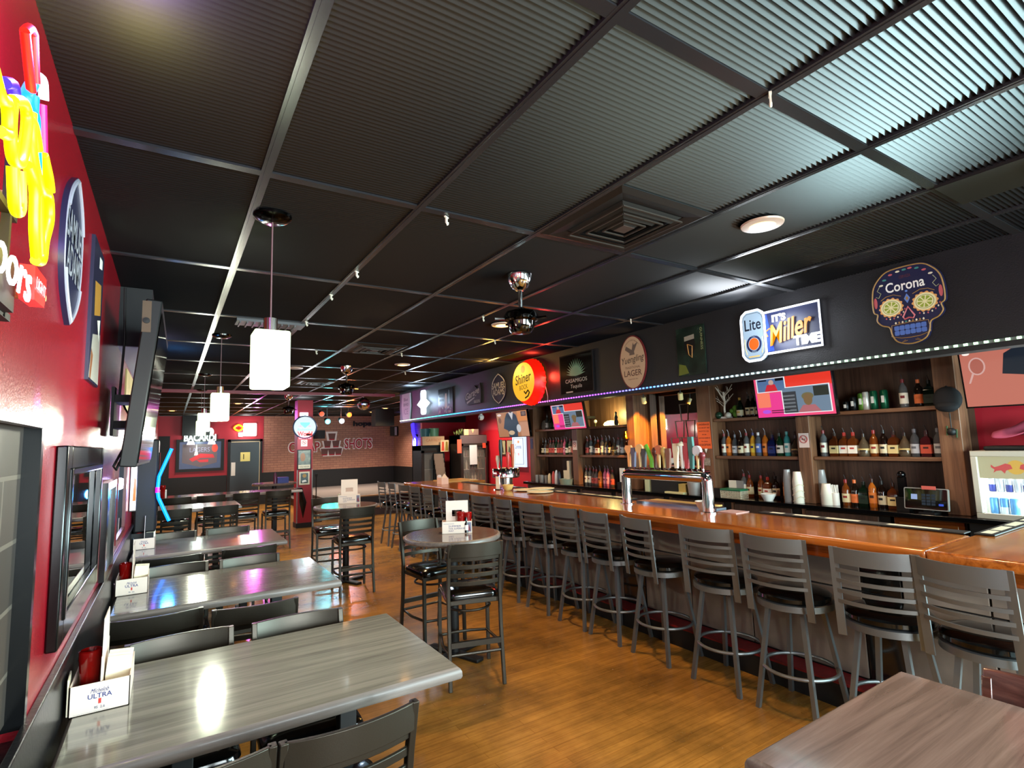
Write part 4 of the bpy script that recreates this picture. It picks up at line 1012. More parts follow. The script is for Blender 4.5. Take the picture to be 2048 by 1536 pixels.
bl_ = MB().lathe([(0, 0.09), (0.015, 0.09), (0.03, 0.05), (0.035, 0.01), (0.055, -0.02), (0.0, -0.02)], mat('bell_brass', '#c8982c', 0.2, 1.0), 20); bl_.cyl((0, 0, 0.08), (0.06, 0, 0.1), 0.008, black, 6)
single(bl_, 'bell', 'brass bell hung on the post left of the mirror bay', 'bell', (5.555, 5.67, 1.66))
mc = MB().cbox((0, 0, 0), (0.01, 0.06, 0.3), mat('menu_grey', '#9a9a92', 0.6)); single(mc, 'menu_strip', 'narrow printed card strip on the wall left of the orange-lit post', 'card', (5.93, 5.74, 2.05))

# ---- bottles
def bottle_mesh(kind, col, glass):
    """returns glass body, label, cap meshes; about 0.30 high with pourer"""
    gm = mat('bottle_' + col, col, 0.06, trans=0.0 if not glass else 0.85, coat=0.3, ior=1.25)
    P = {'round': [(0, 0), (0.036, 0), (0.038, 0.01), (0.038, 0.15), (0.03, 0.18), (0.014, 0.205), (0.013, 0.25)],
         'tall': [(0, 0), (0.032, 0), (0.034, 0.01), (0.034, 0.18), (0.026, 0.205), (0.013, 0.225), (0.012, 0.265)],
         'square': [(0, 0), (0.042, 0), (0.044, 0.008), (0.044, 0.14), (0.036, 0.165), (0.014, 0.185), (0.014, 0.235)],
         'squat': [(0, 0), (0.05, 0), (0.054, 0.02), (0.052, 0.10), (0.03, 0.15), (0.015, 0.17), (0.014, 0.22)],
         'champ': [(0, 0), (0.04, 0), (0.042, 0.02), (0.042, 0.12), (0.03, 0.17), (0.016, 0.2), (0.014, 0.24)]}[kind]
    n = 4 if kind == 'square' else 16
    return P, n, gm
BT = {}
def bottle(key, kind, col, label_col, cap_col, glass=True, s=1.0, pour=True):
    """prototype pieces built once per key"""
    if key in BT: return BT[key]
    P, n, gm = bottle_mesh(kind, col, glass)
    if n == 4: P = [(r * 1.25, z) for r, z in P]
    def mk(mb, nm):
        o = mb.obj(nm); me = o.data; bpy.data.objects.remove(o); return me
    M4 = Matrix.Rotation(PI / 4, 4, 'Z')
    b = MB(); b.lathe([(r * s, z * s) for r, z in P], gm, n, M=M4 if n == 4 else None)
    body = mk(b, 'bottle_glass')
    l = MB(); r = P[3][0] * s * (0.72 if n == 4 else 1.0) + 0.001; z0, z1 = P[3][1] * 0.22 * s, P[3][1] * 0.78 * s
    lm = mat('label_' + label_col, label_col, 0.6); ac = mat('label_ink_' + cap_col, cap_col, 0.6)
    if n == 4:
        l.box(-r, r, -r, r, z0, z1, lm); l.box(-r - 0.0006, -r, -r * 0.5, r * 0.5, z0 + (z1 - z0) * 0.55, z0 + (z1 - z0) * 0.75, ac)
    else:
        l.lathe([(r, z0), (r, z1)], lm, 16)
        l.add([(-(r + 0.0008) * math.cos(q), (r + 0.0008) * math.sin(q), zz) for zz in (z0 + (z1 - z0) * 0.5, z0 + (z1 - z0) * 0.75) for q in (-0.5, -0.25, 0, 0.25, 0.5)], [(i, i + 1, i + 6, i + 5) for i in range(4)], ac)
    lab = mk(l, 'bottle_label')
    c = MB(); zt = P[-1][1] * s; cm_ = mat('cap_' + cap_col, cap_col, 0.35)
    c.lathe([(0.0155 * s, zt - 0.03), (0.0155 * s, zt + 0.004), (0, zt + 0.005)], cm_, 12)
    cap = mk(c, 'bottle_cap'); ps = None
    if pour:
        c = MB(); c.tube([(0, 0, zt), (0, 0, zt + 0.02), (-0.012, 0.006, zt + 0.05)], 0.004, mat('pourer_dark', '#4a4446', 0.3, 0.6), 6); ps = mk(c, 'bottle_spout')
    BT[key] = (body, lab, cap, ps); return BT[key]
def put_bottle(key, x, y, z, label, group, rot=0.0):
    body, lab, cap, pour = BT[key]
    t = thing('liquor_bottle', label, 'bottle', (x, y, z), rot, group)
    for me, nm in ((body, 'glass_body'), (lab, 'paper_label'), (cap, 'cap')):
        o = bpy.data.objects.new(nm, me); COL.objects.link(o); o.parent = t
    if pour:
        q = bpy.data.objects.new('pour_spout', pour); COL.objects.link(q); q.parent = o
K = {  # key: kind, glass, label, cap, translucent, words
    'clear_w': ('tall', '#c8ccd0', '#ece6d2', '#7a2228', True, 'clear bottle with white label'), 'bourbon_w': ('square', '#5a2c10', '#efe9dc', '#b02a24', False, 'square bourbon bottle with red cap'),
    'bourbon_c': ('square', '#4a220c', '#d9c48a', '#20140e', False, 'square amber bottle with cream label'), 'amber': ('round', '#6a3410', '#d8cba0', '#8a1e1e', False, 'round amber bottle with cream label'),
    'orange': ('tall', '#a85a1a', '#d97a30', '#3a1c10', False, 'slim amber bottle, orange label'), 'navy': ('square', '#101a44', '#1c2c6a', '#0e1228', False, 'dark blue square bottle'),
    'green': ('round', '#10301c', '#e6e2d2', '#0f1a12', False, 'dark green bottle with white label'), 'teal': ('tall', '#3c8c8c', '#d8e4da', '#4aa0a0', False, 'teal bottle with pale label'),
    'dark': ('round', '#160c08', '#cfc4a4', '#141414', False, 'dark brown bottle with cream label'), 'silver': ('round', '#9aa0a8', '#b0b4ba', '#5a5e66', True, 'clear bottle with grey label'),
    'blue_l': ('tall', '#b4c0d0', '#4a6ab0', '#dadade', True, 'clear bottle with blue label'), 'red_l': ('round', '#b8a8a4', '#c05248', '#7a1a1c', True, 'clear bottle with red and green label'),
    'pink': ('tall', '#b05a78', '#d890a8', '#7a2a44', False, 'pink bottle with pale label'), 'orange2': ('round', '#18100a', '#e0743c', '#d06830', False, 'dark bottle with bright orange label'),
    'jager': ('square', '#0c1a10', '#182a1e', '#0c140e', False, 'black-green square bottle'), 'squat': ('squat', '#b8a080', '#c8b070', '#2a1c12', True, 'squat rounded bottle with gold label'),
    'yellow': ('tall', '#b8862a', '#d8b838', '#2a2a60', False, 'slim bottle with yellow label'), 'maroon': ('square', '#3a1418', '#b84a34', '#2a0e10', False, 'wide flask with rust label')}
for k, (kd, c, lc, cc, gl, wds) in K.items(): bottle(k, kd, c, lc, cc, gl)
def row(ysk, x, z, where, group):
    for i, (y, k) in enumerate(ysk):
        put_bottle(k, x + (i % 3 - 1) * 0.006, y, z, '%s, %s %s' % (K[k][5], ORD[i], where), group, random.uniform(-0.15, 0.15))
row(list(zip((4.17, 4.11, 4.03, 3.94, 3.87, 3.79, 3.715, 3.635, 3.55, 3.46, 3.375, 3.28),
    ('clear_w', 'orange', 'silver', 'dark', 'clear_w', 'yellow', 'blue_l', 'orange', 'navy', 'green', 'teal', 'squat'))), 5.75, 1.40, 'from left on shelf beside the orange notice', 'bottles on the shelf beside the orange notice')
row(list(zip((2.98, 2.87, 2.78, 2.69, 2.60, 2.51, 2.42, 2.335, 2.25, 2.165, 2.075, 1.99),
    ('clear_w', 'bourbon_c', 'bourbon_w', 'bourbon_w', 'squat', 'amber', 'dark', 'bourbon_c', 'squat', 'silver', 'maroon', 'silver'))), 5.75, 1.40, 'from left on shelf below the drink cans', 'bottles on the right lower shelf')
row(list(zip((3.96, 3.89, 3.75, 3.66, 3.57, 3.45), ('clear_w', 'amber', 'amber', 'bourbon_w', 'dark', 'orange'))), 5.78, 0.92, 'from left on counter behind the white bowl', 'bottles on the counter behind the bowl')
row(list(zip((2.78, 2.70, 2.62, 2.54, 2.46, 2.37), ('amber', 'orange2', 'jager', 'orange', 'dark', 'bourbon_c'))), 5.70, 0.92, 'from left on counter beside the till', 'bottles on the counter beside the cash screen')
row(list(zip((2.22, 2.10, 2.02), ('clear_w', 'orange2', 'jager'))), 5.76, 1.85, 'from left beside the hanging black cap', 'bottles on the right upper shelf')
row(list(zip((6.74, 6.66, 6.56, 6.48, 6.39, 6.30, 6.21, 6.12, 6.03, 5.94, 5.85), ('red_l', 'clear_w', 'silver', 'bourbon_w', 'clear_w', 'silver', 'dark', 'squat', 'clear_w', 'silver', 'amber'))), 5.75, 1.40, 'from left on shelf below the glowing lamp', 'bottles on the shelf below the glowing lamp')
row(list(zip((6.76, 6.68, 6.60, 6.52, 6.44, 6.33, 6.25, 6.16), ('clear_w', 'clear_w', 'red_l', 'red_l', 'orange', 'pink', 'pink', 'red_l'))), 5.72, 0.92, 'from left on counter below the brass bell', 'bottles on the counter left of the tap arch')
row(list(zip((7.98, 7.90, 7.82, 7.75, 7.67, 7.59, 7.51, 7.43, 7.35, 7.27, 7.19, 7.11), ('dark', 'silver', 'bourbon_c', 'red_l', 'red_l', 'green', 'red_l', 'red_l', 'pink', 'green', 'clear_w', 'red_l'))), 5.75, 1.40, 'from left on far left bottle shelf', 'bottles on the far left shelf')
row(list(zip((7.84, 7.72, 7.62), ('silver', 'jager', 'clear_w'))), 5.76, 1.85, 'after the round silver plate', 'bottles on the far left upper shelf')
bottle('champ', 'champ', '#0e1a10', '#d8ccaa', '#c8a040', False, 1.0, False); K['champ'] = (0, 0, 0, 0, 0, 'champagne bottle with gold foil')
put_bottle('champ', 5.76, 3.93, 1.85, 'champagne bottle with gold foil on the upper shelf left of the pink television', 'bottles left of the pink television')
for i, y in enumerate((3.83, 3.77, 3.70)): put_bottle('dark', 5.78, y, 1.85, 'small dark bottle on upper shelf, %s right of the champagne bottle' % ORD[i], 'bottles left of the pink television')
rp = MB().lathe([(0, -0.006), (0.08, -0.006), (0.085, 0.006), (0, 0.004)], steel, 24, M=Matrix.Translation((0, 0, 0.085)) @ Matrix.Rotation(R(-82), 4, 'Y')); single(rp, 'round_plate', 'round silver plate standing on the far left upper shelf', 'plate', (5.76, 7.95, 1.85))

# cans and odd things on the shelves
cs_ = [(2.73, '#121416', 0.10, 'small black can with white lettering, leftmost on upper shelf right of the pink television'), (2.66, '#181a1c', 0.14, 'black can with white lettering, second right of the pink television'),
       (2.585, '#5a8a34', 0.17, 'light green tall can on the right upper shelf'), (2.545, '#d6d8d0', 0.18, 'white and silver can on the right upper shelf'), (2.475, '#0e5a3c', 0.185, 'dark green tall can, left of the two alike'), (2.385, '#0e5a3c', 0.185, 'dark green tall can, right of the two alike')]
for y, c, h, l in cs_:
    m = MB(); cm_ = mat('can_' + c, c, 0.3, 0.4); m.lathe([(0, 0), (0.026, 0), (0.033, 0.01), (0.033, h - 0.012), (0.026, h), (0.0, h - 0.002)], cm_, 18)
    r = 0.0335; m.add([(-r * math.cos(q), r * math.sin(q), zz) for zz in (h * 0.35, h * 0.7) for q in (-0.4, 0, 0.4)], [(0, 1, 4, 3), (1, 2, 5, 4)], white)
    single(m, 'drink_can', l, 'can', (5.76, y, 1.85), 0, 'drink cans on the upper shelf')
tr_ = MB(); tm = mat('tree_white', '#cfc4b4', 0.6)
tr_.box(-0.05, 0.05, -0.07, 0.07, 0, 0.025, white)
tr_.tube([(0, 0, 0.02), (0, 0.005, 0.12), (0, -0.005, 0.22), (0, 0.005, 0.33)], 0.012, tm, 8)
random.seed(3)
for k in range(14):
    z = 0.14 + 0.013 * k; a = random.uniform(0, 6.28); L_ = random.uniform(0.07, 0.15)
    p1 = (L_ * 0.5 * math.cos(a), L_ * 0.5 * math.sin(a), z + 0.05); p2 = (L_ * math.cos(a), L_ * math.sin(a), z + 0.08 + random.uniform(-.02, .06))
    tr_.tube([(0, 0, z), p1, p2], 0.0045, tm, 5); tr_.tube([p1, (p1[0] * 1.2 + 0.02, p1[1] * 1.2 + 0.03, p1[2] + 0.06)], 0.003, tm, 4)
single(tr_, 'ornament_tree', 'bare white ornamental tree on the upper shelf above the orange notice', 'ornament', (5.76, 4.14, 1.85))
single(MB().sph((0, 0, 0.045), 0.045, mat('globe_green', '#1e3c2a', 0.25), 16, 10), 'globe', 'dark green glass ball left of the white ornamental tree', 'ornament', (5.72, 4.2, 1.85))
single(MB().sph((0, 0, 0.038), 0.038, mat('globe_white', '#b8b4a8', 0.35), 16, 10), 'globe', 'white ball right of the white ornamental tree', 'ornament', (5.72, 4.07, 1.85))
gf = MB(); gm_ = mat('plush_green', '#4f7a24', 0.8); gf.sph((0, 0, 0.05), 0.045, gm_, 12, 8); gf.sph((0, 0.0, 0.12), 0.04, gm_, 12, 8); gf.sph((-0.01, 0.05, 0.09), 0.03, gm_, 10, 6); gf.sph((-0.01, -0.03, 0.03), 0.03, gm_, 10, 6)
single(gf, 'plush_toy', 'green plush bundle on the upper shelf left of the champagne bottle', 'toy', (5.78, 4.0, 1.85))
cupw = mat('cup_white', '#e6e0d0', 0.5); cupc = mat('cup_clear', '#c4c6c8', 0.2, trans=0.5)
def cup_stack(y, x, n, h0, m, lab, r=0.05, cord=False):
    t = thing('cup_stack', lab, 'cups', (x, y, 0.92)); step = h0
    for k in range(n):
        z = k * step; MB().lathe([(r, z), (r + 0.002, z + 0.004), (r * 0.72, z + 0.115), (0, z + 0.116)], m, 20).obj('cup', t)
    if cord:
        c = MB(); c.tube([(r * 1.05 * math.cos(a * 0.5), r * 1.1 * math.sin(a * 0.5), 0.01 + 0.2 * a / 40 + 0.02 * math.sin(a)) for a in range(41)], 0.004, cream, 5); c.obj('white_cord', t)
    return t
cup_stack(3.20, 5.58, 12, 0.019, cupw, 'tall stack of white paper cups wound with cord, below the no smoking card', 0.05, True)
cup_stack(3.32, 5.60, 13, 0.019, cupc, 'tall stack of clear plastic cups left of the white cord-wound stack', 0.042)
cup_stack(2.93, 5.62, 6, 0.019, cupw, 'stack of white cups right of the back bar post', 0.055)
cup_stack(3.02, 5.72, 13, 0.019, cupc, 'stack of clear cups behind the white cups right of the back bar post', 0.042)
stw = MB(); [stw.cyl((random.uniform(-.02, .02), random.uniform(-.02, .02), 0), (random.uniform(-.03, .03), random.uniform(-.03, .03), 0.2), 0.004, white, 6) for k in range(12)]; stw.lathe([(0, 0), (0.035, 0), (0.035, 0.12), (0.032, 0.12)], white, 16)
single(stw, 'straw_holder', 'white holder of straws right of the white cups', 'straws', (5.64, 2.86, 0.92))
single(MB().lathe([(0, 0), (0.045, 0), (0.05, 0.012), (0.075, 0.06), (0.08, 0.075), (0.074, 0.075), (0.045, 0.016), (0, 0.01)], white, 28), 'bowl', 'white bowl on the back counter left of the cup stacks', 'bowl', (5.56, 3.53, 0.92))
bk_ = thing('basket', 'white lattice basket with green rim on the back counter', 'basket', (5.57, 3.96, 0.92))
m = MB(); hw, hd, h = 0.07, 0.13, 0.085
for s in (-1, 1):
    for z in (0.004, 0.03, 0.055, h): m.box(s * hw - 0.002, s * hw + 0.002, -hd, hd, z - 0.004, z + 0.004, cream); m.box(-hw, hw, s * hd - 0.002, s * hd + 0.002, z - 0.004, z + 0.004, cream)
    for k in range(13): yk = -hd + 2 * hd * k / 12; m.box(s * hw - 0.002, s * hw + 0.002, yk - 0.004, yk + 0.004, 0, h, cream)
    for k in range(7): xk = -hw + 2 * hw * k / 6; m.box(xk - 0.004, xk + 0.004, s * hd - 0.002, s * hd + 0.002, 0, h, cream)
m.box(-hw, hw, -hd, hd, 0, 0.004, cream); m.obj('lattice', bk_, smooth=False)
gr = mat('rim_green', '#1e6a48', 0.4); m = MB(); m.box(-hw - 0.008, hw + 0.008, -hd - 0.008, hd + 0.008, h, h + 0.022, gr); m.obj('rim', bk_, bevel=0.006)
cdm = MB().cbox((0, 0, 0.05), (0.03, 0.14, 0.1), black); single(cdm, 'black_pouch', 'black pouch lying at the foot of the notice post', 'pouch', (5.56, 4.18, 0.92))
cdm = MB().cbox((0, 0, 0.02), (0.08, 0.09, 0.05), mat('red_box', '#b03020', 0.5)); single(cdm, 'small_box', 'small red box behind the black pouch by the notice post', 'box', (5.68, 4.15, 0.92))
for i, (y, c, a) in enumerate(((4.08, '#dad4c4', 10), (4.0, '#8e9296', -8))):
    cdm = MB().cbox((0, 0, 0.1), (0.006, 0.12, 0.17), mat('card_' + c, c, 0.6)); single(cdm, 'card', ('white card leaning behind the lattice basket', 'grey card leaning behind the lattice basket')[i], 'card', (5.74, y, 0.92), R(a))
# things seen through the tap arch
for i, (y, x, sx, sy, sz, c, l) in enumerate(((5.0, 5.65, 0.2, 0.45, 0.16, '#141614', 'dark crate on the back counter seen through the tap arch'), (4.72, 5.62, 0.1, 0.12, 0.12, '#b09a5a', 'tan packet on the back counter seen through the tap arch'),
      (4.55, 5.6, 0.16, 0.16, 0.15, '#a49c98', 'grey printed bucket on the back counter seen through the tap arch'), (4.80, 5.54, 0.08, 0.3, 0.02, '#d8cf9c', 'cream papers on the counter edge seen through the tap arch'), (5.3, 5.6, 0.1, 0.08, 0.24, '#bcc29a', 'pale bottle-like carton beside the orange-lit post'))):
    m = MB().box(-sx / 2, sx / 2, -sy / 2, sy / 2, 0, sz, mat('counter_thing_' + c, c, 0.6)) if i != 2 else MB().lathe([(0, 0), (0.07, 0), (0.085, sz), (0.08, sz), (0.066, 0.01)], mat('counter_thing_' + c, c, 0.5, 0.4), 24)
    single(m, ('crate', 'packet', 'bucket', 'paper_stack', 'carton')[i], l, ('crate', 'packet', 'bucket', 'papers', 'carton')[i], (x, y, 0.92), 0)
# far left counter: glasses, caddies, white rack
for i, y in enumerate((8.0, 7.92, 7.84, 7.76)):
    single(MB().lathe([(0, 0), (0.03, 0), (0.036, 0.12), (0.034, 0.12), (0.028, 0.006), (0, 0.006)], cupc, 16), 'drinking_glass', 'clear glass on the far left of the back counter, %s from left' % ORD[i], 'glass', (5.6 + 0.03 * (i % 2), y, 0.92), 0, 'clear glasses on the back counter')
for i, (y, c, h) in enumerate(((7.62, '#d9c8a0', 0.16), (7.5, '#c04a44', 0.2), (7.42, '#cfd2da', 0.22), (7.34, '#3a3c48', 0.2))):
    m = MB().lathe([(0, 0), (0.035, 0), (0.03, h * 0.7), (0.012, h), (0, h)], mat('counter_btl_' + c, c, 0.35), 12); single(m, 'mixer_bottle', ('cream', 'red', 'pale', 'dark')[i] + ' mixer bottle on the back counter under the far left shelf', 'bottle', (5.6, y, 0.92), 0, 'mixer bottles on the back counter')
single(MB().lathe([(0, 0), (0.1, 0), (0.12, 0.09), (0.115, 0.09), (0.095, 0.008)], mat('tub_grey', '#9a9c84', 0.5), 20), 'tub', 'grey-green tub on the counter at foot of left no smoking post', 'tub', (5.56, 7.1, 0.92))
m = MB(); m.box(-0.03, 0.03, -0.08, 0.08, 0, 0.22, cream); m.box(-0.03, 0.03, -0.08, -0.02, 0.22, 0.38, cream); single(m, 'paper_rack', 'stepped cream paper rack against the left no smoking post', 'rack', (5.66, 7.18, 0.92))
m = MB(); m.box(-0.004, 0.004, -0.05, 0.05, 0, 0.2, paper); m.box(-0.0045, -0.004, -0.01, 0.01, 0.06, 0.12, redi); single(m, 'table_card', 'white card with a small print beside the post left of the mirror bay', 'card', (5.54, 5.76, 1.02)); 
m = MB().box(-0.05, 0.05, -0.06, 0.06, 0, 0.1, black); single(m, 'card_holder', 'black block holding the white card left of the mirror bay', 'holder', (5.54, 5.76, 0.92))

# cash screen
t = thing('cash_register_screen', 'black touch screen till on the back counter', 'till', (5.52, 2.05, 0.955), R(-93))
m = MB(); m.prism(rrect(-0.165, 0.0, 0.165, 0.185, 0.012), -0.012, 0.012, mat('till_bezel', '#8c8c88', 0.3)); o = m.obj('housing', t); o.rotation_euler = (R(-8), 0, 0)
m = MB(); m.flat(rrect(-0.158, 0.007, 0.158, 0.178, 0.01), -0.0125, darkglass); s1 = emis('till_white', '#9fb4e0', 0.5); s2 = emis('till_key', '#2c3c4c', 0.25); s3 = emis('till_blue', '#3a5ad0', 0.5)
m.flat(rect(-0.11, 0.085, -0.062, 0.13), -0.0132, s1)
for i in range(3):
    for j in range(4): m.flat(rect(-0.03 + i * 0.036, 0.04 + j * 0.025, 0.0 + i * 0.036, 0.06 + j * 0.025), -0.0132, s2)
m.flat(rect(0.095, 0.04, 0.13, 0.058), -0.0132, s3)
o = m.obj('screen', t); o.rotation_euler = (R(-8), 0, 0)
m = MB(); m.box(-0.06, 0.06, -0.01, 0.12, -0.035, -0.02, black); m.box(-0.03, 0.03, 0.015, 0.06, -0.03, 0.08, black); m.obj('stand', t)
m = MB(); m.box(-0.02, 0.085, -0.004, 0.0, 0.175, 0.205, mat('note_red', '#c05a50', 0.6)); m.obj('sticky_note', t)
m = MB(); m.box(-0.04, 0.04, -0.05, 0.05, 0, 0.12, black); m.box(-0.02, 0.02, -0.03, 0.03, 0.12, 0.30, blackg); m.sph((0, 0, 0.32), 0.035, blackg, 12, 8); single(m, 'barcode_scanner', 'black gadget on a stand between the bottles and the till', 'gadget', (5.66, 2.27, 0.92))

# small drinks fridge
t = thing('drinks_fridge', 'small white drinks fridge with bulls and cans, at the right edge', 'fridge', (5.72, 1.335, 0.92), RIGHTWALL)
fw_ = mat('fridge_grey_white', '#b9b3a4', 0.4); a = 0.375; h = 0.54
m = MB(); m.box(-a, a, -0.16, 0.16, 0, 0.02, fw_); m.box(-a, a, -0.16, 0.16, h - 0.02, h, fw_); m.box(-a, -a + 0.02, -0.16, 0.16, 0, h, fw_); m.box(a - 0.02, a, -0.16, 0.16, 0, h, fw_); m.box(-a, a, 0.14, 0.16, 0, h, mat('fridge_inside', '#c9dcd8', 0.4, emit=0.3, ecol=(0.8, 1.0, 0.98))); m.obj('cabinet', t)
m = MB()
for r_ in ((-a, 0, a, 0.045), (-a, h - 0.045, a, h), (-a, 0.045, -a + 0.04, h - 0.045), (a - 0.04, 0.045, a, h - 0.045)): m.prism(rect(*r_), -0.20, -0.165, fw_)
dr = m.obj('door', t, bevel=0.004)
MB().flat(rect(-a + 0.04, 0.045, a - 0.04, h - 0.045), -0.18, mat('fridge_glass', '#e8f4f4', 0.03, alpha=0.08)).obj('door_glass', dr)
m = MB(); ye = emis('bull_yellow', '#e0b010', 0.5); rd = emis('bull_red', '#d01818', 0.5); cr = mat('fridge_cream_back', '#d9d4ac', 0.5); bl = emis('bull_blue', '#1420b0', 0.5); y0 = -0.152
m.flat(rect(-a + 0.02, 0.32, a - 0.02, h - 0.03), y0, emis('fridge_header', '#c8c090', 0.45)); m.flat([(0.02, 0.32), (a - 0.02, 0.32), (a - 0.02, 0.5), (0.1, 0.5)], y0 - 0.001, bl)
cx = -0.11; m.flat(ell(cx, 0.41, 0.055, 0.055), y0 - 0.002, ye)
for s in (-1, 1):
    m.flat([(cx + s * x_, z_) for x_, z_ in ((0.02, 0.40), (0.03, 0.43), (0.06, 0.44), (0.1, 0.42), (0.13, 0.41), (0.15, 0.43), (0.152, 0.41), (0.13, 0.39), (0.14, 0.365), (0.12, 0.38), (0.09, 0.385), (0.07, 0.36), (0.06, 0.385))], y0 - 0.003, rd)
m.obj('header_panel', t)
MB().box(-a + 0.02, a - 0.02, -0.14, 0.13, 0.20, 0.21, white).obj('shelf', t)
ce = mat('tube_white', '#ffffff', 0.4, emit=4.0, ecol=(0.9, 1.0, 1.0)); m = MB(); m.box(-a + 0.042, -a + 0.052, -0.15, -0.14, 0.05, 0.31, ce); m.box(-a + 0.06, a - 0.06, -0.14, -0.12, h - 0.06, h - 0.05, ce); m.obj('light_strip', t)
cans = [(i * 0.052, 0.21, '#b8c0d0', '#1c2c8c') for i in range(11)] + [(i * 0.062, 0.02, '#4a90d0', '#cfe2f0') for i in range(3)]
for i, (x, z, c1, c2) in enumerate(cans):
    hgt = 0.115 if z > 0.1 else 0.14; rr = 0.024 if z > 0.1 else 0.029
    m = MB(); m.lathe([(0, 0), (rr - 0.004, 0), (rr, 0.008), (rr, hgt * 0.5)], mat('can_' + (c2 if i % 2 == 0 else c1), c2 if i % 2 == 0 else c1, 0.3, 0.3), 14); m.lathe([(rr, hgt * 0.5), (rr, hgt - 0.008), (rr - 0.005, hgt), (0, hgt)], mat('can_' + c1, c1, 0.3, 0.3), 14)
    p = Matrix.Translation((5.72, 1.335, 0.92)) @ Matrix.Rotation(RIGHTWALL, 4, 'Z') @ Vector((-a + 0.085 + x, -0.07, z))
    single(m, 'drink_can', ('silver and blue can on upper fridge rack, %s from left' if z > 0.1 else 'bright blue can on fridge floor, %s from left') % ORD[i if z > 0.1 else i - 11], 'can', p, 0, 'cans in the small fridge')
pt('fridge_lamp', (5.66, 1.42, 1.36), 2.2, (0.85, 1.0, 1.0), 0.03); pt('fridge_lamp', (5.66, 1.42, 1.04), 1.0, (0.85, 1.0, 1.0), 0.03)
# pink cloth and bag on the fridge
pc = MB(); pm2 = mat('pink_cloth', '#b04a62', 0.9, var=0.15, vscale=12)
n = 14; vs = []; fs = []
for i in range(n):
    for j in range(n):
        u = i / (n - 1) - 0.5; v = j / (n - 1) - 0.5
        hgt = 0.16 * math.exp(-((u * 2.4) ** 2 + (v * 2.2) ** 2)) + 0.035 * math.sin(9 * u + 3 * v) * math.cos(7 * v) + 0.04
        if v < -0.3: hgt = max(0.0, hgt * (0.5 + v))
        vs.append((0.26 * u, 0.55 * v, max(0.012, hgt)))
for i in range(n - 1):
    for j in range(n - 1): fs.append((i * n + j, i * n + j + 1, (i + 1) * n + j + 1, (i + 1) * n + j))
pc.add(vs, fs, pm2); o = pc.obj('towel', None, (5.7, 1.30, 1.50)); q = o.modifiers.new('s', 'SOLIDIFY'); q.thickness = 0.012; q2 = o.modifiers.new('ss', 'SUBSURF'); q2.levels = 1; q2.render_levels = 1
tag(o, 'crumpled pink cloth lying on top of the small fridge', 'cloth')
m = MB().box(-0.11, 0.11, -0.28, 0.28, 0, 0.035, black); single(m, 'black_bag', 'flat black bag under the pink cloth on the fridge', 'bag', (5.7, 1.36, 1.461), 0, None, bevel=0.012)
# cap and frog on the right post
cp = MB(); capm = mat('cap_black', '#0a0c12', 0.8); cp.sph((0, 0, 0), 0.105, capm, 20, 10, 1.05); cp.sph((0, -0.05, -0.06), 0.085, capm, 18, 8, 0.55); cp.sph((0, 0, 0.106), 0.012, capm, 8, 4)
o = cp.obj('cap', None, (5.57, 1.83, 1.895), RIGHTWALL); o.scale = (1, 0.5, 1.0); tag(o, 'black baseball cap hanging on the right back bar post', 'cap')
fg = MB(); gg = mat('charm_green', '#2c4a2a', 0.7); fg.cyl((0, 0, 0), (0, 0, 0.14), 0.004, black, 5); fg.sph((0, 0, -0.02), 0.032, black, 10, 8); fg.tube([(0, 0.03, 0.03), (0, 0.035, -0.05)], 0.006, gg, 6); fg.tube([(0, -0.035, 0.0), (0, -0.03, -0.07)], 0.005, gg, 6)
single(fg, 'hanging_charm', 'small black and green charm hanging below the cap on the post', 'charm', (5.585, 1.83, 1.64))

# printed cards on the posts
def nosmoke(loc, rotz, label, w=0.105, h=0.15):
    t = thing('no_smoking_sign', label, 'sign', loc, rotz, 'no smoking cards')
    m = MB(); m.prism(rect(-w / 2, -h / 2, w / 2, h / 2), -0.004, 0, mat('card_pinkwhite', '#d8c4bc', 0.6)); m.obj('card', t)
    m = MB(); q = mat('nosmoke_red', '#a84848', 0.6); m.tube([(0.038 * math.cos(a * PI / 12), -0.0055, 0.012 + 0.038 * math.sin(a * PI / 12)) for a in range(24)], 0.004, q, 5, True)
    m.tube([(-0.026, -0.0055, 0.038), (0.026, -0.0055, -0.014)], 0.0035, q, 5); m.flat(rect(-0.022, 0.008, 0.018, 0.015), -0.005, black); m.obj('symbol', t)
nosmoke((5.6, 3.105, 1.57), RIGHTWALL, 'no smoking card on the post below the pink television'); nosmoke((5.6, 6.89, 1.56), RIGHTWALL, 'no smoking card on the post below the magenta television')
t = thing('paper_notice', 'orange printed notice hung on the back bar post right of the mirror', 'notice', (5.596, 4.34, 1.655), RIGHTWALL)
on = mat('notice_orange', '#e2602c', 0.6); onk = mat('notice_ink', '#5a2414', 0.6)
m = MB(); m.prism([(-0.105, 0.165), (0.09, 0.165), (0.1, -0.165), (-0.09, -0.165)], -0.003, 0, on); m.obj('sheet', t)
m = MB()
for k, (s_, h_, w_) in enumerate((('UNDERAGE', 0.022, 0.16), ('WE MUST SEE', 0.016, 0.17), ('PHOTO I.D.', 0.016, 0.15), ('FROM', 0.014, 0.06), ('ANYONE UNDER 30', 0.016, 0.17), ('TO LEGAL', 0.015, 0.1), ('NO EXCEPTIONS', 0.026, 0.17))):
    m.text(s_, 0.0, 0.135 - k * 0.042, h_, -0.0035, onk, w=w_, bold=0.02)
m.obj('lettering', t)
bc = MB().prism([(-0.02, 0.02), (0.02, 0.02), (0, -0.03)], -0.003, 0, white); single(bc, 'badge', 'small white badge under the orange notice', 'badge', (5.597, 4.33, 1.47), RIGHTWALL)
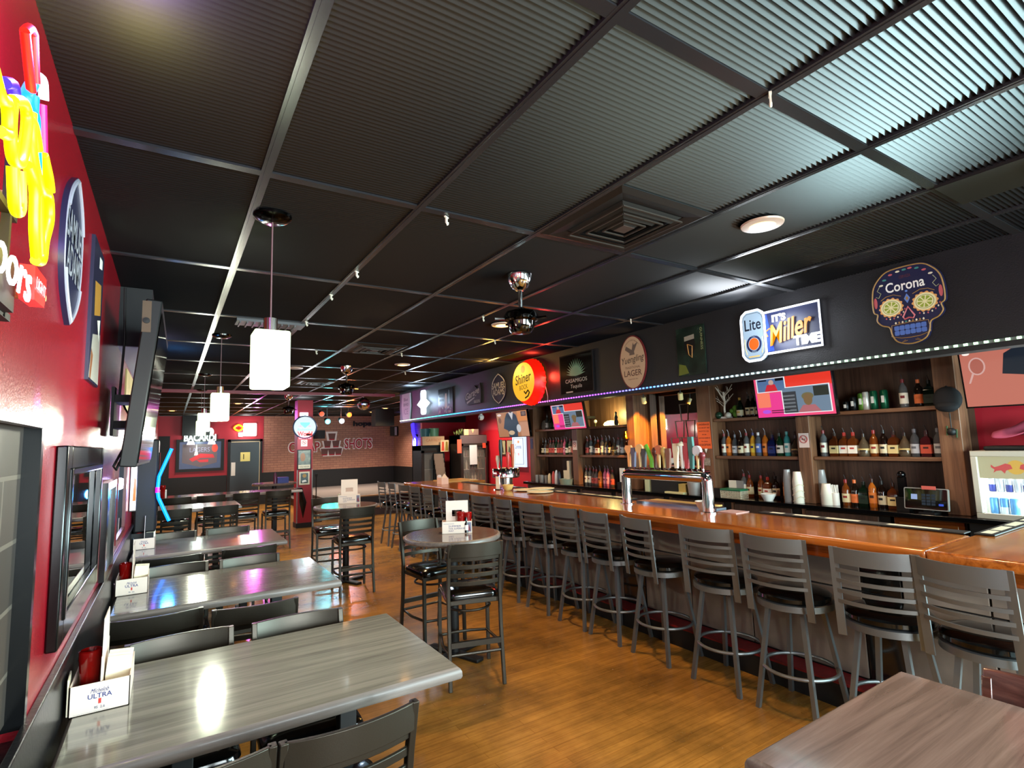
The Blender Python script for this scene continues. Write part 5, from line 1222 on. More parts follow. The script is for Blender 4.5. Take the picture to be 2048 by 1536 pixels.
bc = MB().prism(rect(-0.05, -0.045, 0.05, 0.045), -0.003, 0, mat('photo_grey', '#8a7f72', 0.5, var=0.5, vscale=40)); single(bc, 'photo_card', 'small faded photo on the post below the orange notice', 'photo', (5.597, 4.33, 1.33), RIGHTWALL)
bc = MB().prism(rect(-0.035, -0.09, 0.035, 0.09), -0.003, 0, mat('card_blue', '#2c3458', 0.5)); single(bc, 'blue_card', 'narrow dark blue card on the far left back bar post', 'card', (5.597, 8.13, 1.6), RIGHTWALL)

# ---- televisions
def tv(label, y0, y1, z0, z1, x, tilt, kind, rot=0.0):
    w, h = (y1 - y0), (z1 - z0)
    t = thing('television', label, 'television', (x, (y0 + y1) / 2, z0), RIGHTWALL + rot, 'televisions over the back bar')
    S = Matrix.Rotation(tilt, 4, 'X')
    def fin(m, n):
        o = m.obj(n, t); o.matrix_local = S; return o
    m = MB(); m.box(-w / 2 - 0.012, w / 2 + 0.012, 0.001, 0.045, -0.012, h + 0.012, blackg); fin(m, 'casing')
    m = MB(); E = 1.0
    def fl(p, c, s=0.75, d=0.0, q=0.85): m.flat([(px * w - w / 2, pz * h) for px, pz in p], -0.001 - d, emis('tv_%s_%d' % (c, s * 100), c, s * q))
    if kind == 'pink':
        fl(rect(0, 0, 1, 1), '#f2507c', 0.7); fl(rect(0, 0, 0.5, 0.6), '#f23c94', 0.7, .0004); fl(rect(0.4, 0.7, 1, 1), '#ee3a28', 0.7, .0004); fl(rect(0.02, 0.25, 0.2, 0.62), '#f07a60', 0.8, .0006)
        fl(rect(0.03, 0.63, 0.43, 0.99), '#f0f0f4', 0.7, .0008); fl(rect(0.045, 0.65, 0.415, 0.97), '#5a7aa8', 0.6, .001); fl([(0.14, 0.65), (0.32, 0.65), (0.29, 0.82), (0.18, 0.82)], '#d02030', 0.7, .0013); fl(ell(0.24, 0.87, 0.035, 0.07, 14), '#d8b0a0', 0.6, .0013); fl(rect(0.06, 0.92, 0.18, 0.95), '#10141c', 0.1, .0013); fl(rect(0.3, 0.9, 0.41, 0.97), '#20242c', 0.1, .0013)
        fl(rect(0.36, 0.06, 0.97, 0.72), '#f0f0f4', 0.7, .0008); fl(rect(0.375, 0.08, 0.955, 0.70), '#7890a8', 0.55, .001); fl(rect(0.375, 0.08, 0.55, 0.6), '#4a5058', 0.3, .0012); fl(rect(0.77, 0.45, 0.95, 0.68), '#3a4438', 0.25, .0012)
        for k in range(5): fl(rect(0.38, 0.12 + k * 0.09, 0.53, 0.16 + k * 0.09), '#8c949c', 0.4, .0014)
        fl([(0.55, 0.08), (0.84, 0.08), (0.77, 0.25), (0.62, 0.25)], '#c87880', 0.5, .0016); fl(ell(0.69, 0.38, 0.055, 0.14, 18), '#9a7a50', 0.4, .0018); fl(ell(0.69, 0.46, 0.075, 0.09, 18), '#8c8458', 0.4, .0017)
        fl(ell(0.13, 0.14, 0.06, 0.05, 14), '#b050d8', 0.8, .001); fl(rect(0.2, 0.15, 0.45, 0.17), '#3a1020', 0.2, .0022); fl(rect(0.2, 0.1, 0.38, 0.12), '#3a1020', 0.2, .0022)
    elif kind == 'cardigan':
        fl(rect(0, 0, 1, 1), '#b07850', 0.7); fl(rect(0.7, 0.6, 1, 1), '#d88a48', 0.7, .0004); fl(rect(0.75, 0, 1, 0.55), '#c49070', 0.7, .0004); fl(rect(0.82, 0.78, 0.98, 0.97), '#5a4038', 0.4, .0006); fl(ell(0.9, 0.88, 0.05, 0.07, 14), '#8a7464', 0.5, .0008)
        fl([(0.2, 0.35), (0.28, 0.75), (0.36, 0.95), (0.44, 0.97), (0.52, 0.7), (0.56, 0.97), (0.66, 0.85), (0.72, 0.5), (0.66, 0.3), (0.64, 0.0), (0.36, 0.0), (0.34, 0.25)], '#2c4a5c', 0.5, .001)
        fl([(0.42, 0.98), (0.58, 0.98), (0.52, 0.66)], '#dadde0', 0.6, .0014); fl(ell(0.5, 1.0, 0.04, 0.05, 12), '#2c2430', 0.3, .0015); fl(ell(0.45, 0.16, 0.1, 0.09, 16), '#dcc09a', 0.6, .0014); fl(ell(0.7, 0.32, 0.07, 0.16, 14), '#d8dce0', 0.6, .0014)
        fl(ell(0.1, 0.9, 0.07, 0.05, 12), '#e8d8cc', 0.7, .0008); fl(ell(0.1, 0.68, 0.05, 0.12, 14), '#8c5c3c', 0.5, .0006)
    else:
        fl(rect(0, 0, 1, 1), '#c07060', 0.7); fl(ell(0.12, 0.72, 0.065, 0.16, 20), '#e0b0a8', 0.6, .0005); fl(ell(0.12, 0.72, 0.052, 0.135, 20), '#b8685a', 0.6, .0008); fl([(0.04, 0.42), (0.055, 0.42), (0.09, 0.58), (0.075, 0.6)], '#e0b0a8', 0.6, .0008)
        fl([(0.3, 0.55), (0.33, 0.9), (0.42, 1.0), (0.75, 1.0), (1, 0.7), (1, 0.0), (0.45, 0.0), (0.46, 0.5)], '#1c2838', 0.4, .001); fl([(0.58, 1), (0.8, 1), (0.72, 0.75)], '#d8dce4', 0.7, .0014); fl([(0.5, 0.5), (0.56, 0.62), (0.8, 0.6), (0.8, 0.4), (0.6, 0.36)], '#d89a90', 0.6, .0014); fl([(0.45, 0), (0.9, 0), (0.9, 0.4), (0.47, 0.38)], '#7a7c90', 0.5, .0012)
        fl(ell(0.05, 0.96, 0.03, 0.03, 10), '#f4e8e0', 0.8, .0014)
    fin(m, 'screen')
    m = MB(); m.box(-0.05, 0.05, 0.045, 0.5 if x < 5.45 else 0.35, h * 0.4, h * 0.5, black); m.obj('wall_arm', t)
tv('television with pink split screen, at centre of the back bar', 2.655, 3.465, 1.825, 2.245, 5.40, R(6), 'pink')
tv('television with magenta split screen at left of the back bar', 6.34, 7.15, 1.825, 2.23, 5.40, R(11), 'pink')
tv('television showing a cardigan figure, above the left end of the bar', 8.07, 9.14, 1.745, 2.225, 5.52, R(8), 'cardigan')
tv('television at the right edge showing a racket and dark jacket', 0.83, 1.645, 1.815, 2.255, 5.40, R(7), 'racket')
# ------------------------------------------------------------------ signs on the soffit (face x = 3.75)
SX = 3.75
def sign(name, label, y, z, cat='sign', group=None, dx=0.0):
    return thing(name, label, cat, (SX - dx, y, z), RIGHTWALL, group)
# sugar skull
t = sign('skull_sign', 'skull shaped dark blue painted sign with lime eyes on the black soffit', 1.365, 2.40)
navy2 = mat('skull_navy', '#16183a', 0.45); gold = mat('skull_gold', '#94703a', 0.5); coral = mat('skull_coral', '#b4545a', 0.5); teal = mat('skull_teal', '#3c8078', 0.5)
half = [(0, 0.245), (0.09, 0.238), (0.14, 0.205), (0.178, 0.15), (0.192, 0.07), (0.19, -0.01), (0.170, -0.03), (0.176, -0.07), (0.15, -0.105), (0.11, -0.125), (0.098, -0.18), (0.07, -0.225), (0, -0.245)]
out = spline(half + [(-x, z) for x, z in half[-2:0:-1]], 4, True)
m = MB(); m.prism(out, -0.02, 0, navy2); m.obj('board', t)
m = MB(); m.line([(x * 0.97, z * 0.97) for x, z in out], 0.0042, -0.021, gold, 6, True); m.obj('gold_outline', t)
m = MB()
for s in (-1, 1):
    cx, cz = s * 0.088, 0.0
    m.flat([(cx + (0.064 + 0.004 * math.cos(14 * a)) * math.cos(a), cz + (0.058 + 0.004 * math.cos(14 * a)) * math.sin(a)) for a in [i * PI / 42 for i in range(84)]], -0.0205, mat('lime_orange', '#d89a58', 0.5))
    m.flat(ell(cx, cz, 0.056, 0.051), -0.0212, mat('lime_rind', '#ded6a4', 0.5)); m.flat(ell(cx, cz, 0.046, 0.042), -0.0216, mat('lime_ring', '#6f7c4a', 0.5)); m.flat(ell(cx, cz, 0.043, 0.039), -0.022, mat('lime_rind', '#ded6a4'))
    for k in range(8):
        a = k * PI / 4 + 0.2; m.flat([(cx + 0.008 * math.cos(a), cz + 0.008 * math.sin(a)), (cx + 0.036 * math.cos(a - 0.3), cz + 0.034 * math.sin(a - 0.3)), (cx + 0.038 * math.cos(a), cz + 0.036 * math.sin(a)), (cx + 0.036 * math.cos(a + 0.3), cz + 0.034 * math.sin(a + 0.3))], -0.0224, mat('lime_green', '#8c9a34', 0.5))
m.obj('lime_eyes', t)
m = MB(); m.line([(0, -0.012), (0.03, -0.07), (0.022, -0.085), (0, -0.078), (-0.022, -0.085), (-0.03, -0.07)], 0.005, -0.021, coral, 6, True); m.obj('nose', t)
m = MB(); tb = mat('skull_blue_teeth', '#4a66a8', 0.5); tb2 = mat('skull_blue', '#5a7ac0', 0.5)
for i in range(6):
    for j in range(2): m.prism(rrect(-0.083 + i * 0.028, -0.178 + j * 0.03, -0.057 + i * 0.028, -0.15 + j * 0.03, 0.007), -0.022, -0.02, tb)
m.obj('teeth', t)
m = MB(); m.text('Corona', -0.005, 0.125, 0.062, -0.021, white, w=0.205, bold=0.015); m.obj('lettering', t)
m = MB(); m.line([(-0.095, -0.112), (0.0, -0.106), (0.095, -0.112), (0.1, -0.18), (0.05, -0.196), (0, -0.199), (-0.05, -0.196), (-0.1, -0.18)], 0.0022, -0.0205, gold, 5, True)
for k, c in enumerate((cream, gold, cream, teal, cream, gold, cream, gold, cream)):
    x = -0.072 + 0.018 * k; m.flat([(x, -0.092), (x + 0.006, -0.1), (x, -0.108), (x - 0.006, -0.1)], -0.0207, c)
for s in (-1, 1):
    for k in range(7): a = -2.6 + k * 0.28; m.flat(ell(s * 0.088 + 0.076 * math.cos(a + 0.6), 0.07 * math.sin(a + 0.6), 0.004, 0.006, 8), -0.0207, cream if k % 2 else coral)
    m.line([(s * 0.03, 0.06), (s * 0.07, 0.078), (s * 0.11, 0.074), (s * 0.14, 0.055)], 0.0022, -0.0205, gold, 5)
    m.line([(s * 0.14, 0.145), (s * 0.155, 0.12), (s * 0.135, 0.10), (s * 0.15, 0.075), (s * 0.165, 0.085)], 0.0022, -0.0205, mat('skull_scroll', '#8a8a6a', 0.5), 5)
    m.flat(ell(s * 0.17, 0.045, 0.01, 0.035, 14), -0.0206, coral); m.line([(s * 0.02, -0.215), (s * 0.05, -0.222), (s * 0.03, -0.21)], 0.002, -0.0205, gold, 5)
for k, (x, z, c) in enumerate(((-0.11, 0.18, teal), (-0.075, 0.205, coral), (-0.035, 0.215, cream), (0.0, 0.218, teal), (0.03, 0.22, coral), (0.065, 0.21, teal), (0.1, 0.19, coral), (-0.13, 0.15, cream), (0.13, 0.16, cream))):
    m.flat(ell(x, z, 0.012, 0.006, 10), -0.0207, c)
m.flat([(0, 0.07), (0.016, 0.04), (0, 0.01), (-0.016, 0.04)], -0.0206, tb2); m.flat([(0, 0.055), (0.008, 0.04), (0, 0.025), (-0.008, 0.04)], -0.0209, gold); m.flat(ell(0, 0.085, 0.007, 0.007, 10), -0.0206, tb2)
m.text('CERVEZA', 0, 0.178, 0.018, -0.0205, mat('skull_dim_red', '#5c2a30', 0.5), w=0.06); m.obj('painted_pattern', t)

# lit beer sign with can
t = sign('lit_beer_sign', 'lit white-edged beer sign with large can on the soffit', 2.17, 2.395)
wg = emis('sign_white', '#eef4ff', 2.0); nv = mat('sign_navy', '#141a38', 0.4); 
m = MB(); m.prism(rect(-0.12, -0.155, 0.29, 0.155), -0.03, -0.005, nv); m.flat([(-0.12, -0.14), (-0.05, -0.14), (-0.09, 0.14), (-0.12, 0.14)], -0.0305, mat('sign_blue', '#16308c', 0.4)); m.obj('back_panel', t)
m = MB(); m.tube([(-0.13, -0.034, 0.155), (0.295, -0.034, 0.155), (0.295, -0.034, -0.155), (-0.13, -0.034, -0.155)], 0.0085, wg, 8); m.obj('border_tube', t)
can = [(-0.285, 0.165), (-0.25, 0.19), (-0.15, 0.19), (-0.115, 0.165), (-0.105, 0.13), (-0.105, -0.145), (-0.125, -0.175), (-0.15, -0.192), (-0.25, -0.192), (-0.275, -0.175), (-0.295, -0.145), (-0.295, 0.13)]
m = MB(); m.prism(can, -0.042, -0.012, emis('can_face', '#b4d0e8', 0.5)); m.obj('can', t)
m = MB(); m.line(can, 0.0085, -0.043, wg, 8, True); m.obj('can_outline_tube', t)
m = MB(); kk = mat('lite_ink', '#101420', 0.4); inset = [(x * 0.88 - 0.024, z * 0.9) for x, z in can]; m.line(inset, 0.0018, -0.0425, kk, 5, True)
m.text('Lite', -0.2, 0.085, 0.088, -0.0435, kk, w=0.135, bold=0.012); m.flat(ell(-0.2, -0.065, 0.062, 0.066), -0.0428, nv); m.flat(ell(-0.2, -0.065, 0.046, 0.05), -0.0432, emis('can_face', '#cfe4f4')); m.flat(ell(-0.2, -0.065, 0.041, 0.046), -0.0436, emis('can_orange', '#f06a1c', 0.6))
m.text('FINE PILSNER', -0.2, -0.005, 0.012, -0.044, emis('can_face', '#cfe4f4'), w=0.075, arc=-8); m.text('BEER', -0.2, -0.124, 0.012, -0.044, emis('can_face', '#cfe4f4'), w=0.04)
gd = mat('can_gold', '#b89450', 0.4); m.line([(-0.272, -0.02), (-0.275, -0.09), (-0.26, -0.14)], 0.003, -0.043, gd, 5); m.line([(-0.128, -0.02), (-0.125, -0.09), (-0.14, -0.14)], 0.003, -0.043, gd, 5); m.flat(rect(-0.25, -0.165, -0.16, -0.155), -0.043, gd)
m.obj('can_print', t)
m = MB(); m.text("IT'S", 0.005, 0.098, 0.055, -0.036, wg, w=0.105, bold=0.05, ext=0.5); m.obj('neon_lettering', t)
m = MB(); m.text('Miller', 0.09, 0.0, 0.15, -0.046, emis('miller_gold', '#f09a08', 0.62), w=0.31, shear=0.3, rot=R(11), bold=0.02, ext=0.6); m.line([(-0.09, -0.03), (-0.105, 0.01), (-0.07, 0.03), (-0.045, 0.0), (-0.055, -0.04)], 0.006, -0.037, emis('miller_gold', '#f0a81c'), 6); m.obj('script_lettering', t)
m = MB(); m.text('TIME', 0.195, -0.095, 0.07, -0.036, wg, w=0.19, bold=0.05, ext=0.5); m.obj('neon_lettering', t)
al = bpy.data.lights.new('sign_lamp', 'POINT'); al.energy = 7; al.color = (0.86, 0.93, 1); al.shadow_soft_size = 0.18; ao = bpy.data.objects.new('sign_lamp', al); COL.objects.link(ao); ao.location = (3.6, 2.17, 2.40)

# stout poster
t = sign('tin_poster', 'dark green stout poster with harp glass on the soffit', 2.98, 2.378)
pgm = mat('stout_poster', '#122018', 0.25, var=0.9, vscale=7)
m = MB(); m.prism(rect(-0.145, -0.21, 0.145, 0.21), -0.012, 0, pgm); m.obj('panel', t)
m = MB(); m.flat([(-0.06, 0.13), (0.045, 0.14), (0.05, 0.03), (0.03, -0.03), (-0.04, -0.03), (-0.065, 0.03)], -0.0125, mat('stout_black', '#0a0a0c', 0.3)); m.flat([(-0.06, 0.13), (0.045, 0.14), (0.045, 0.10), (-0.06, 0.09)], -0.0128, mat('stout_head', '#8d8474', 0.5))
m.line([(-0.03, 0.06), (-0.02, -0.03), (0.012, -0.06), (0.02, 0.04), (-0.03, 0.06)], 0.005, -0.013, mat('harp_gold', '#a07038', 0.4), 5); m.text('GUINNESS', 0.118, 0.09, 0.022, -0.013, mat('stout_letters', '#8a8c5c', 0.5), w=0.19, rot=-PI / 2)
m.flat([(-0.14, -0.2), (-0.03, -0.19), (-0.06, -0.12), (-0.13, -0.1)], -0.0124, mat('stout_olive', '#5c6418', 0.4)); m.obj('print', t)

# oval lager sign
t = sign('oval_sign', 'tall oval cream lager sign with eagle on the soffit', 3.665, 2.377)
m = MB(); m.prism(ell(0, 0, 0.175, 0.262, 48), -0.015, 0, mat('lager_rim', '#6a2020', 0.4)); m.prism(ell(0, 0, 0.163, 0.25, 48), -0.0165, -0.015, mat('lager_cream', '#c9a988', 0.5)); m.obj('board', t)
m = MB(); br_ = mat('lager_brown', '#5c3a30', 0.5); dk = mat('lager_dark', '#241c1c', 0.5)
m.flat([(0.0, 0.12), (-0.075, 0.165), (-0.09, 0.13), (-0.03, 0.09), (-0.035, 0.07), (0.035, 0.07), (0.03, 0.1), (0.08, 0.185), (0.03, 0.165), (0.02, 0.19)], -0.017, mat('eagle_grey', '#6a5a50', 0.5))
m.text('AMERICAS OLDEST BREWERY', 0, 0.215, 0.012, -0.017, br_, w=0.19, arc=6); m.text('Yuengling', 0, 0.02, 0.085, -0.017, dk, w=0.30, shear=0.25, rot=R(4)); m.text('TRADITIONAL', 0, -0.05, 0.022, -0.017, br_, w=0.20); m.text('LAGER', 0, -0.105, 0.058, -0.017, br_, w=0.23, bold=0.01); m.text('Original Amber Beer', 0, -0.165, 0.014, -0.017, br_, w=0.13, shear=0.2); m.obj('lettering', t)

# agave poster
t = sign('framed_poster', 'square black tequila poster with green agave on the soffit', 4.52, 2.375)
m = MB(); m.prism(rect(-0.285, -0.225, 0.285, 0.225), -0.02, 0, mat('agave_frame', '#1a1819', 0.25)); m.prism(rect(-0.272, -0.212, 0.272, 0.212), -0.0205, -0.019, mat('agave_black', '#060606', 0.15)); m.obj('frame', t)
m = MB(); ag = mat('agave_green', '#4f9480', 0.5)
for k in range(15):
    a = R(8 + k * 11.7); L_ = 0.19 * (0.85 + 0.15 * math.sin(a)); bx_, bz = 0.0, -0.02
    m.flat([(bx_ - 0.008 * math.sin(a), bz + 0.008 * math.cos(a)), (bx_ + L_ * 0.5 * math.cos(a) - 0.011 * math.sin(a), bz + L_ * 0.5 * math.sin(a) + 0.011 * math.cos(a)), (bx_ + L_ * math.cos(a), bz + L_ * math.sin(a)), (bx_ + L_ * 0.5 * math.cos(a) + 0.011 * math.sin(a), bz + L_ * 0.5 * math.sin(a) - 0.011 * math.cos(a)), (bx_ + 0.008 * math.sin(a), bz - 0.008 * math.cos(a))], -0.021 - k * 0.00005, ag)
m.obj('agave_print', t)
m = MB(); gr_ = mat('agave_letters', '#b8b6b0', 0.5); m.text('CASAMIGOS', 0, -0.075, 0.042, -0.021, gr_, w=0.37); m.text('Tequila', 0, -0.145, 0.055, -0.021, gr_, w=0.20, shear=0.15); m.flat(rect(-0.18, -0.205, -0.06, -0.19), -0.021, gr_); m.obj('lettering', t)

# glowing bottle cap
t = sign('lit_cap_sign', 'round glowing yellow bottle-cap sign with red rim on the soffit', 5.36, 2.37)
ry = emis('cap_yellow', '#ffbe20', 0.6); rr_ = emis('cap_red', '#ff1a06', 0.6)
m = MB(); TR = Matrix.Rotation(PI / 2, 4, 'X')
pts = []
n = 56
vs = []; fs = []
for j, (r, y) in enumerate(((0.285, -0.02), (0.275, -0.08), (0.25, -0.13), (0.235, -0.155))):
    for i in range(n):
        a = 2 * PI * i / n; q = r * (1 + (0.022 if i % 2 else -0.012) * (1 if j < 2 else 0.3)); vs.append((q * math.cos(a), y, q * math.sin(a)))
for j in range(3):
    for i in range(n): fs.append((j * n + i, j * n + (i + 1) % n, (j + 1) * n + (i + 1) % n, (j + 1) * n + i))
m.add(vs, fs, rr_); m.obj('crimped_rim', t)
m = MB(); m.flat(ell(0, 0, 0.237, 0.237, 48), -0.1555, ry); m.obj('face', t)
m = MB(); m.flat(ell(0.0, 0.155, 0.045, 0.045, 20), -0.1565, emis('cap_dot', '#e03810', 0.7)); kb_ = mat('cap_ink', '#140a04', 0.7); m.text('Shiner', 0.0, 0.045, 0.12, -0.1565, kb_, w=0.34, shear=0.12, rot=R(6), bold=0.015); m.text('BOCK', 0.005, -0.065, 0.055, -0.1565, kb_, w=0.18, rot=R(4)); m.line([(0.02, -0.12), (0.05, -0.15), (0.10, -0.11), (0.13, -0.14), (0.10, -0.18), (0.04, -0.2)], 0.009, -0.1575, kb_, 6); m.obj('lettering', t)
MB().tube([(0.27, -0.02, -0.08), (0.3, -0.015, -0.2), (0.29, -0.01, -0.275)], 0.004, mat('cord_white', '#b0a8a8', 0.5), 6).obj('power_cord', t)
pt('cap_sign_lamp', (3.38, 5.75, 2.56), 4.5, (1.0, 0.55, 0.12), 0.1); pt('cap_sign_lamp', (3.70, 5.02, 2.40), 2.5, (1.0, 0.06, 0.03), 0.05)

def shield(name, label, y, z, w, h, loc=None, rotz=None):
    t = thing(name, label, 'sign', loc or (SX, y, z), RIGHTWALL if rotz is None else rotz, None)
    o_ = []
    for i in range(25):
        s_ = -1 + 2 * i / 24; o_.append((w / 2 * (1 - abs(s_) ** 2.8), h / 2 * s_))
    o_ = o_ + [(-x, zz) for x, zz in o_[-2:0:-1]]
    m = MB(); m.prism(o_, -0.014, 0, mat('shield_navy', '#22243e', 0.3)); m.obj('board', t)
    m = MB(); sv = mat('shield_silver', '#9a9aa4', 0.4)
    k_ = 0.006 * h / 0.42
    for s_ in (-1, 1): m.line([(x * 0.93, zz * 0.95) for x, zz in sorted([(x, zz) for x, zz in o_ if zz * s_ > h * 0.2])], k_, -0.0145, sv, 6)
    for s_ in (-1, 1): m.line([(s_ * w / 2 * 0.96 * (1 - abs(q / 12 - 1) ** 2.8), h / 2 * 0.98 * (q / 12 - 1)) for q in range(25)], k_ * 0.35, -0.0145, sv, 5)
    m.text('SAMUEL', 0.0, 0.045 * h / 0.42, 0.085 * h / 0.42, -0.0165, sv, w=w * 0.92, bold=0.01); m.text('ADAMS', 0.0, -0.045 * h / 0.42, 0.085 * h / 0.42, -0.0165, sv, w=w * 0.80, bold=0.01); m.obj('lettering', t)
shield('shield_sign', 'pointed oval navy and silver sign on the soffit beside the glowing cap', 6.18, 2.372, 0.37, 0.42)

t = sign('script_sign', 'black and white cut-out script beer sign on the soffit', 6.92, 2.36)
m = MB(); m.prism([(-0.26, -0.02), (-0.25, -0.1), (-0.14, -0.15), (0.24, -0.14), (0.25, 0.05), (0.22, 0.15), (0.15, 0.07), (0.05, 0.13), (-0.05, 0.06), (-0.2, 0.03)], -0.015, 0, black); m.obj('board', t)
m = MB(); sv = mat('script_grey', '#8e8c86', 0.5); m.text('Garage', -0.01, 0.0, 0.13, -0.016, sv, w=0.44, shear=0.3, rot=R(12), bold=0.02); m.flat([(-0.18, -0.13), (0.05, -0.06), (0.06, -0.04), (-0.19, -0.10)], -0.016, sv); m.text('BEER', 0.13, -0.11, 0.04, -0.016, sv, w=0.18); m.obj('lettering', t)

t = sign('dark_poster', 'dark poster with a glowing bottle on the far part of the soffit', 7.86, 2.34)
m = MB(); m.prism(rect(-0.27, -0.205, 0.27, 0.205), -0.012, 0, mat('dark_poster_black', '#0b0a0a', 0.25)); m.obj('panel', t)
m = MB(); m.flat([(-0.02, -0.12), (0.06, -0.12), (0.06, 0.06), (0.045, 0.12), (0.0, 0.12), (-0.02, 0.06)], -0.0125, mat('poster_amber', '#a8642c', 0.5)); m.flat([(0.1, -0.05), (0.17, -0.05), (0.15, 0.17), (0.12, 0.17)], -0.0125, mat('poster_grey', '#2c2a28', 0.4)); m.text('BEER', -0.15, 0.1, 0.05, -0.013, mat('poster_text', '#5c564e', 0.5), w=0.16); m.text('BREWED', -0.14, 0.02, 0.04, -0.013, mat('poster_text', '#5c564e'), w=0.18)
random.seed(5)
for k in range(14): m.flat(ell(random.uniform(-0.22, 0.22), random.uniform(-0.19, -0.1), 0.03, 0.022, 10), -0.0127 - k * 0.0001, mat('poster_pebble_%d' % (k % 3), ('#5a4434', '#3a2c2c', '#8a6a54')[k % 3], 0.5))
m.obj('print', t)

t = sign('neon_star_sign', 'lit white-blue tall star neon sign near the end of the soffit', 8.70, 2.385)
bw = emis('neon_icewhite', '#d6ecff', 3.5)
m = MB(); m.prism([(-0.09, 0.17), (-0.06, 0.21), (0.06, 0.21), (0.09, 0.17), (0.09, 0.05), (0.25, -0.03), (0.09, -0.1), (0.09, -0.18), (0.05, -0.215), (-0.05, -0.215), (-0.09, -0.18), (-0.09, -0.1), (-0.25, -0.03), (-0.09, 0.05)], -0.05, -0.02, bw); m.obj('lit_panel', t)
m = MB(); m.text('LIGHT', 0, -0.03, 0.05, -0.052, mat('neon_pink_print', '#d8a0b8', 0.5), w=0.2); m.obj('lettering', t)
pt('neon_star_lamp', (3.58, 8.7, 2.4), 5, (0.55, 0.75, 1.0), 0.1)
t = sign('tap_handle_sign', 'pale tap-shaped board at the far left end of the soffit', 9.57, 2.375)
m = MB(); m.prism([(-0.2, 0.24), (0.2, 0.24), (0.22, 0.0), (0.17, -0.25), (-0.17, -0.25), (-0.22, 0.0)], -0.02, 0, mat('tapboard_grey', '#a7aaa8', 0.45)); m.obj('board', t)
m = MB(); kk = mat('tapboard_ink', '#2a2c30', 0.5); m.text('Blue', 0, 0.13, 0.06, -0.021, kk, w=0.2); m.text('SERVED', 0, 0.03, 0.05, -0.021, kk, w=0.26); m.text('ICE', 0, -0.1, 0.11, -0.021, mat('tapboard_grey2', '#787c80', 0.5), w=0.22); m.obj('lettering', t)

# LED strip along the lower edge of the soffit
def led_mat():
    m = bpy.data.materials.new('led_glow'); m.use_nodes = True; nt = m.node_tree; b = nt.nodes['Principled BSDF']; L = nt.links.new
    tc = nt.nodes.new('ShaderNodeTexCoord'); sp_ = nt.nodes.new('ShaderNodeSeparateXYZ'); L(tc.outputs['Object'], sp_.inputs[0])
    mr = nt.nodes.new('ShaderNodeMapRange'); mr.inputs[1].default_value = 0.0; mr.inputs[2].default_value = 10.0; L(sp_.outputs[1], mr.inputs[0])
    r = nt.nodes.new('ShaderNodeValToRGB'); e = r.color_ramp.elements
    stops = [(0.0, '#b8ffb4'), (0.17, '#b4ffbe'), (0.23, '#c0f8ec'), (0.29, '#90d4ff'), (0.345, '#3a78ff'), (0.40, '#6a3cff'), (0.46, '#b040f8'), (0.53, '#f050e8'), (0.575, '#c048ff'), (0.64, '#4a48ff'), (0.72, '#2a8cff'), (0.80, '#2ad8e8'), (0.90, '#50f0c0'), (0.97, '#f0ffd0')]
    e[0].position = stops[0][0]; e[0].color = (*hx(stops[0][1]), 1); e[1].position = stops[-1][0]; e[1].color = (*hx(stops[-1][1]), 1)
    for p, c in stops[1:-1]:
        k = e.new(p); k.color = (*hx(c), 1)
    L(mr.outputs[0], r.inputs['Fac']); L(r.outputs['Color'], b.inputs['Emission Color']); b.inputs['Emission Strength'].default_value = 2.2
    b.inputs['Base Color'].default_value = (0, 0, 0, 1)
    return m
t = thing('led_strip', 'colour changing light strip along the lower edge of the black soffit', 'light strip', (3.742, 0, 2.112))
m = MB().box(-0.002, 0.006, -2.0, 9.93, -0.008, 0.008, mat('strip_backing', '#5a5e60', 0.4)); m.obj('backing', t, smooth=False)
m = MB(); lm_ = led_mat(); y = -1.9
while y < 9.9:
    m.box(-0.008, -0.002, y - 0.009, y + 0.009, -0.006, 0.006, lm_); y += 0.045
o = m.obj('led_beads', t, smooth=False); o['kind'] = 'stuff'

# ------------------------------------------------------------------ left wall
LX = -0.29
def lsign(name, label, y, z, cat='sign', dx=0.0): return thing(name, label, cat, (LX + dx, y, z), LEFTWALL)
# neon sign: bat-and-splash shapes over the script
t = thing('neon_beer_sign', 'large lit neon beer sign in yellow, blue, red and white at top left', 'neon sign', (-0.25, 0, 0), LEFTWALL)
nY = emis('neon_yellow', '#ffe000', 3.6); nB = emis('neon_cyan', '#0078ff', 2.4); nV = emis('neon_blue', '#2a18ff', 3.0); nR = emis('neon_red', '#ff1208', 2.4); nM = emis('neon_magenta', '#ff1060', 2.4); nW = emis('neon_white', '#eef6ff', 3.0)
m = MB()
for z in (1.885, 2.06, 2.19): m.box(0.70, 1.21, -0.012, 0.0, z - 0.006, z + 0.006, black)
for x in (0.74, 0.95, 1.17): m.box(x - 0.006, x + 0.006, -0.012, 0.0, 1.88, 2.2, black)
for x, z in ((0.8, 2.06), (1.2, 2.10), (1.2, 1.93)): m.cyl((x, 0.03, z), (x, -0.02, z), 0.006, mat('standoff', '#b0a078', 0.4), 8)
m.cyl((1.25, 0.03, 1.935), (1.25, -0.05, 1.935), 0.006, mat('standoff', '#b0a078', 0.4), 8)
m.box(0.72, 1.16, -0.025, -0.012, 1.885, 1.965, black); m.obj('frame', t)
def tubes(nm, pl, mt, r=0.008, y=-0.05):
    for p in pl: MB().tube([(a, y, b) for a, b in spline(p, 5)], r, mt, 10).obj(nm, t)
tubes('red_tube', [[(0.984, 2.27), (1.014, 2.241), (1.044, 2.212)], [(1.032, 2.301), (1.048, 2.271), (1.066, 2.24)], [(0.984, 2.27), (1.01, 2.295), (1.032, 2.301)]], nR, 0.0065)
tubes('white_tube', [[(1.076, 2.259), (1.113, 2.273), (1.129, 2.249)]], nW, 0.007)
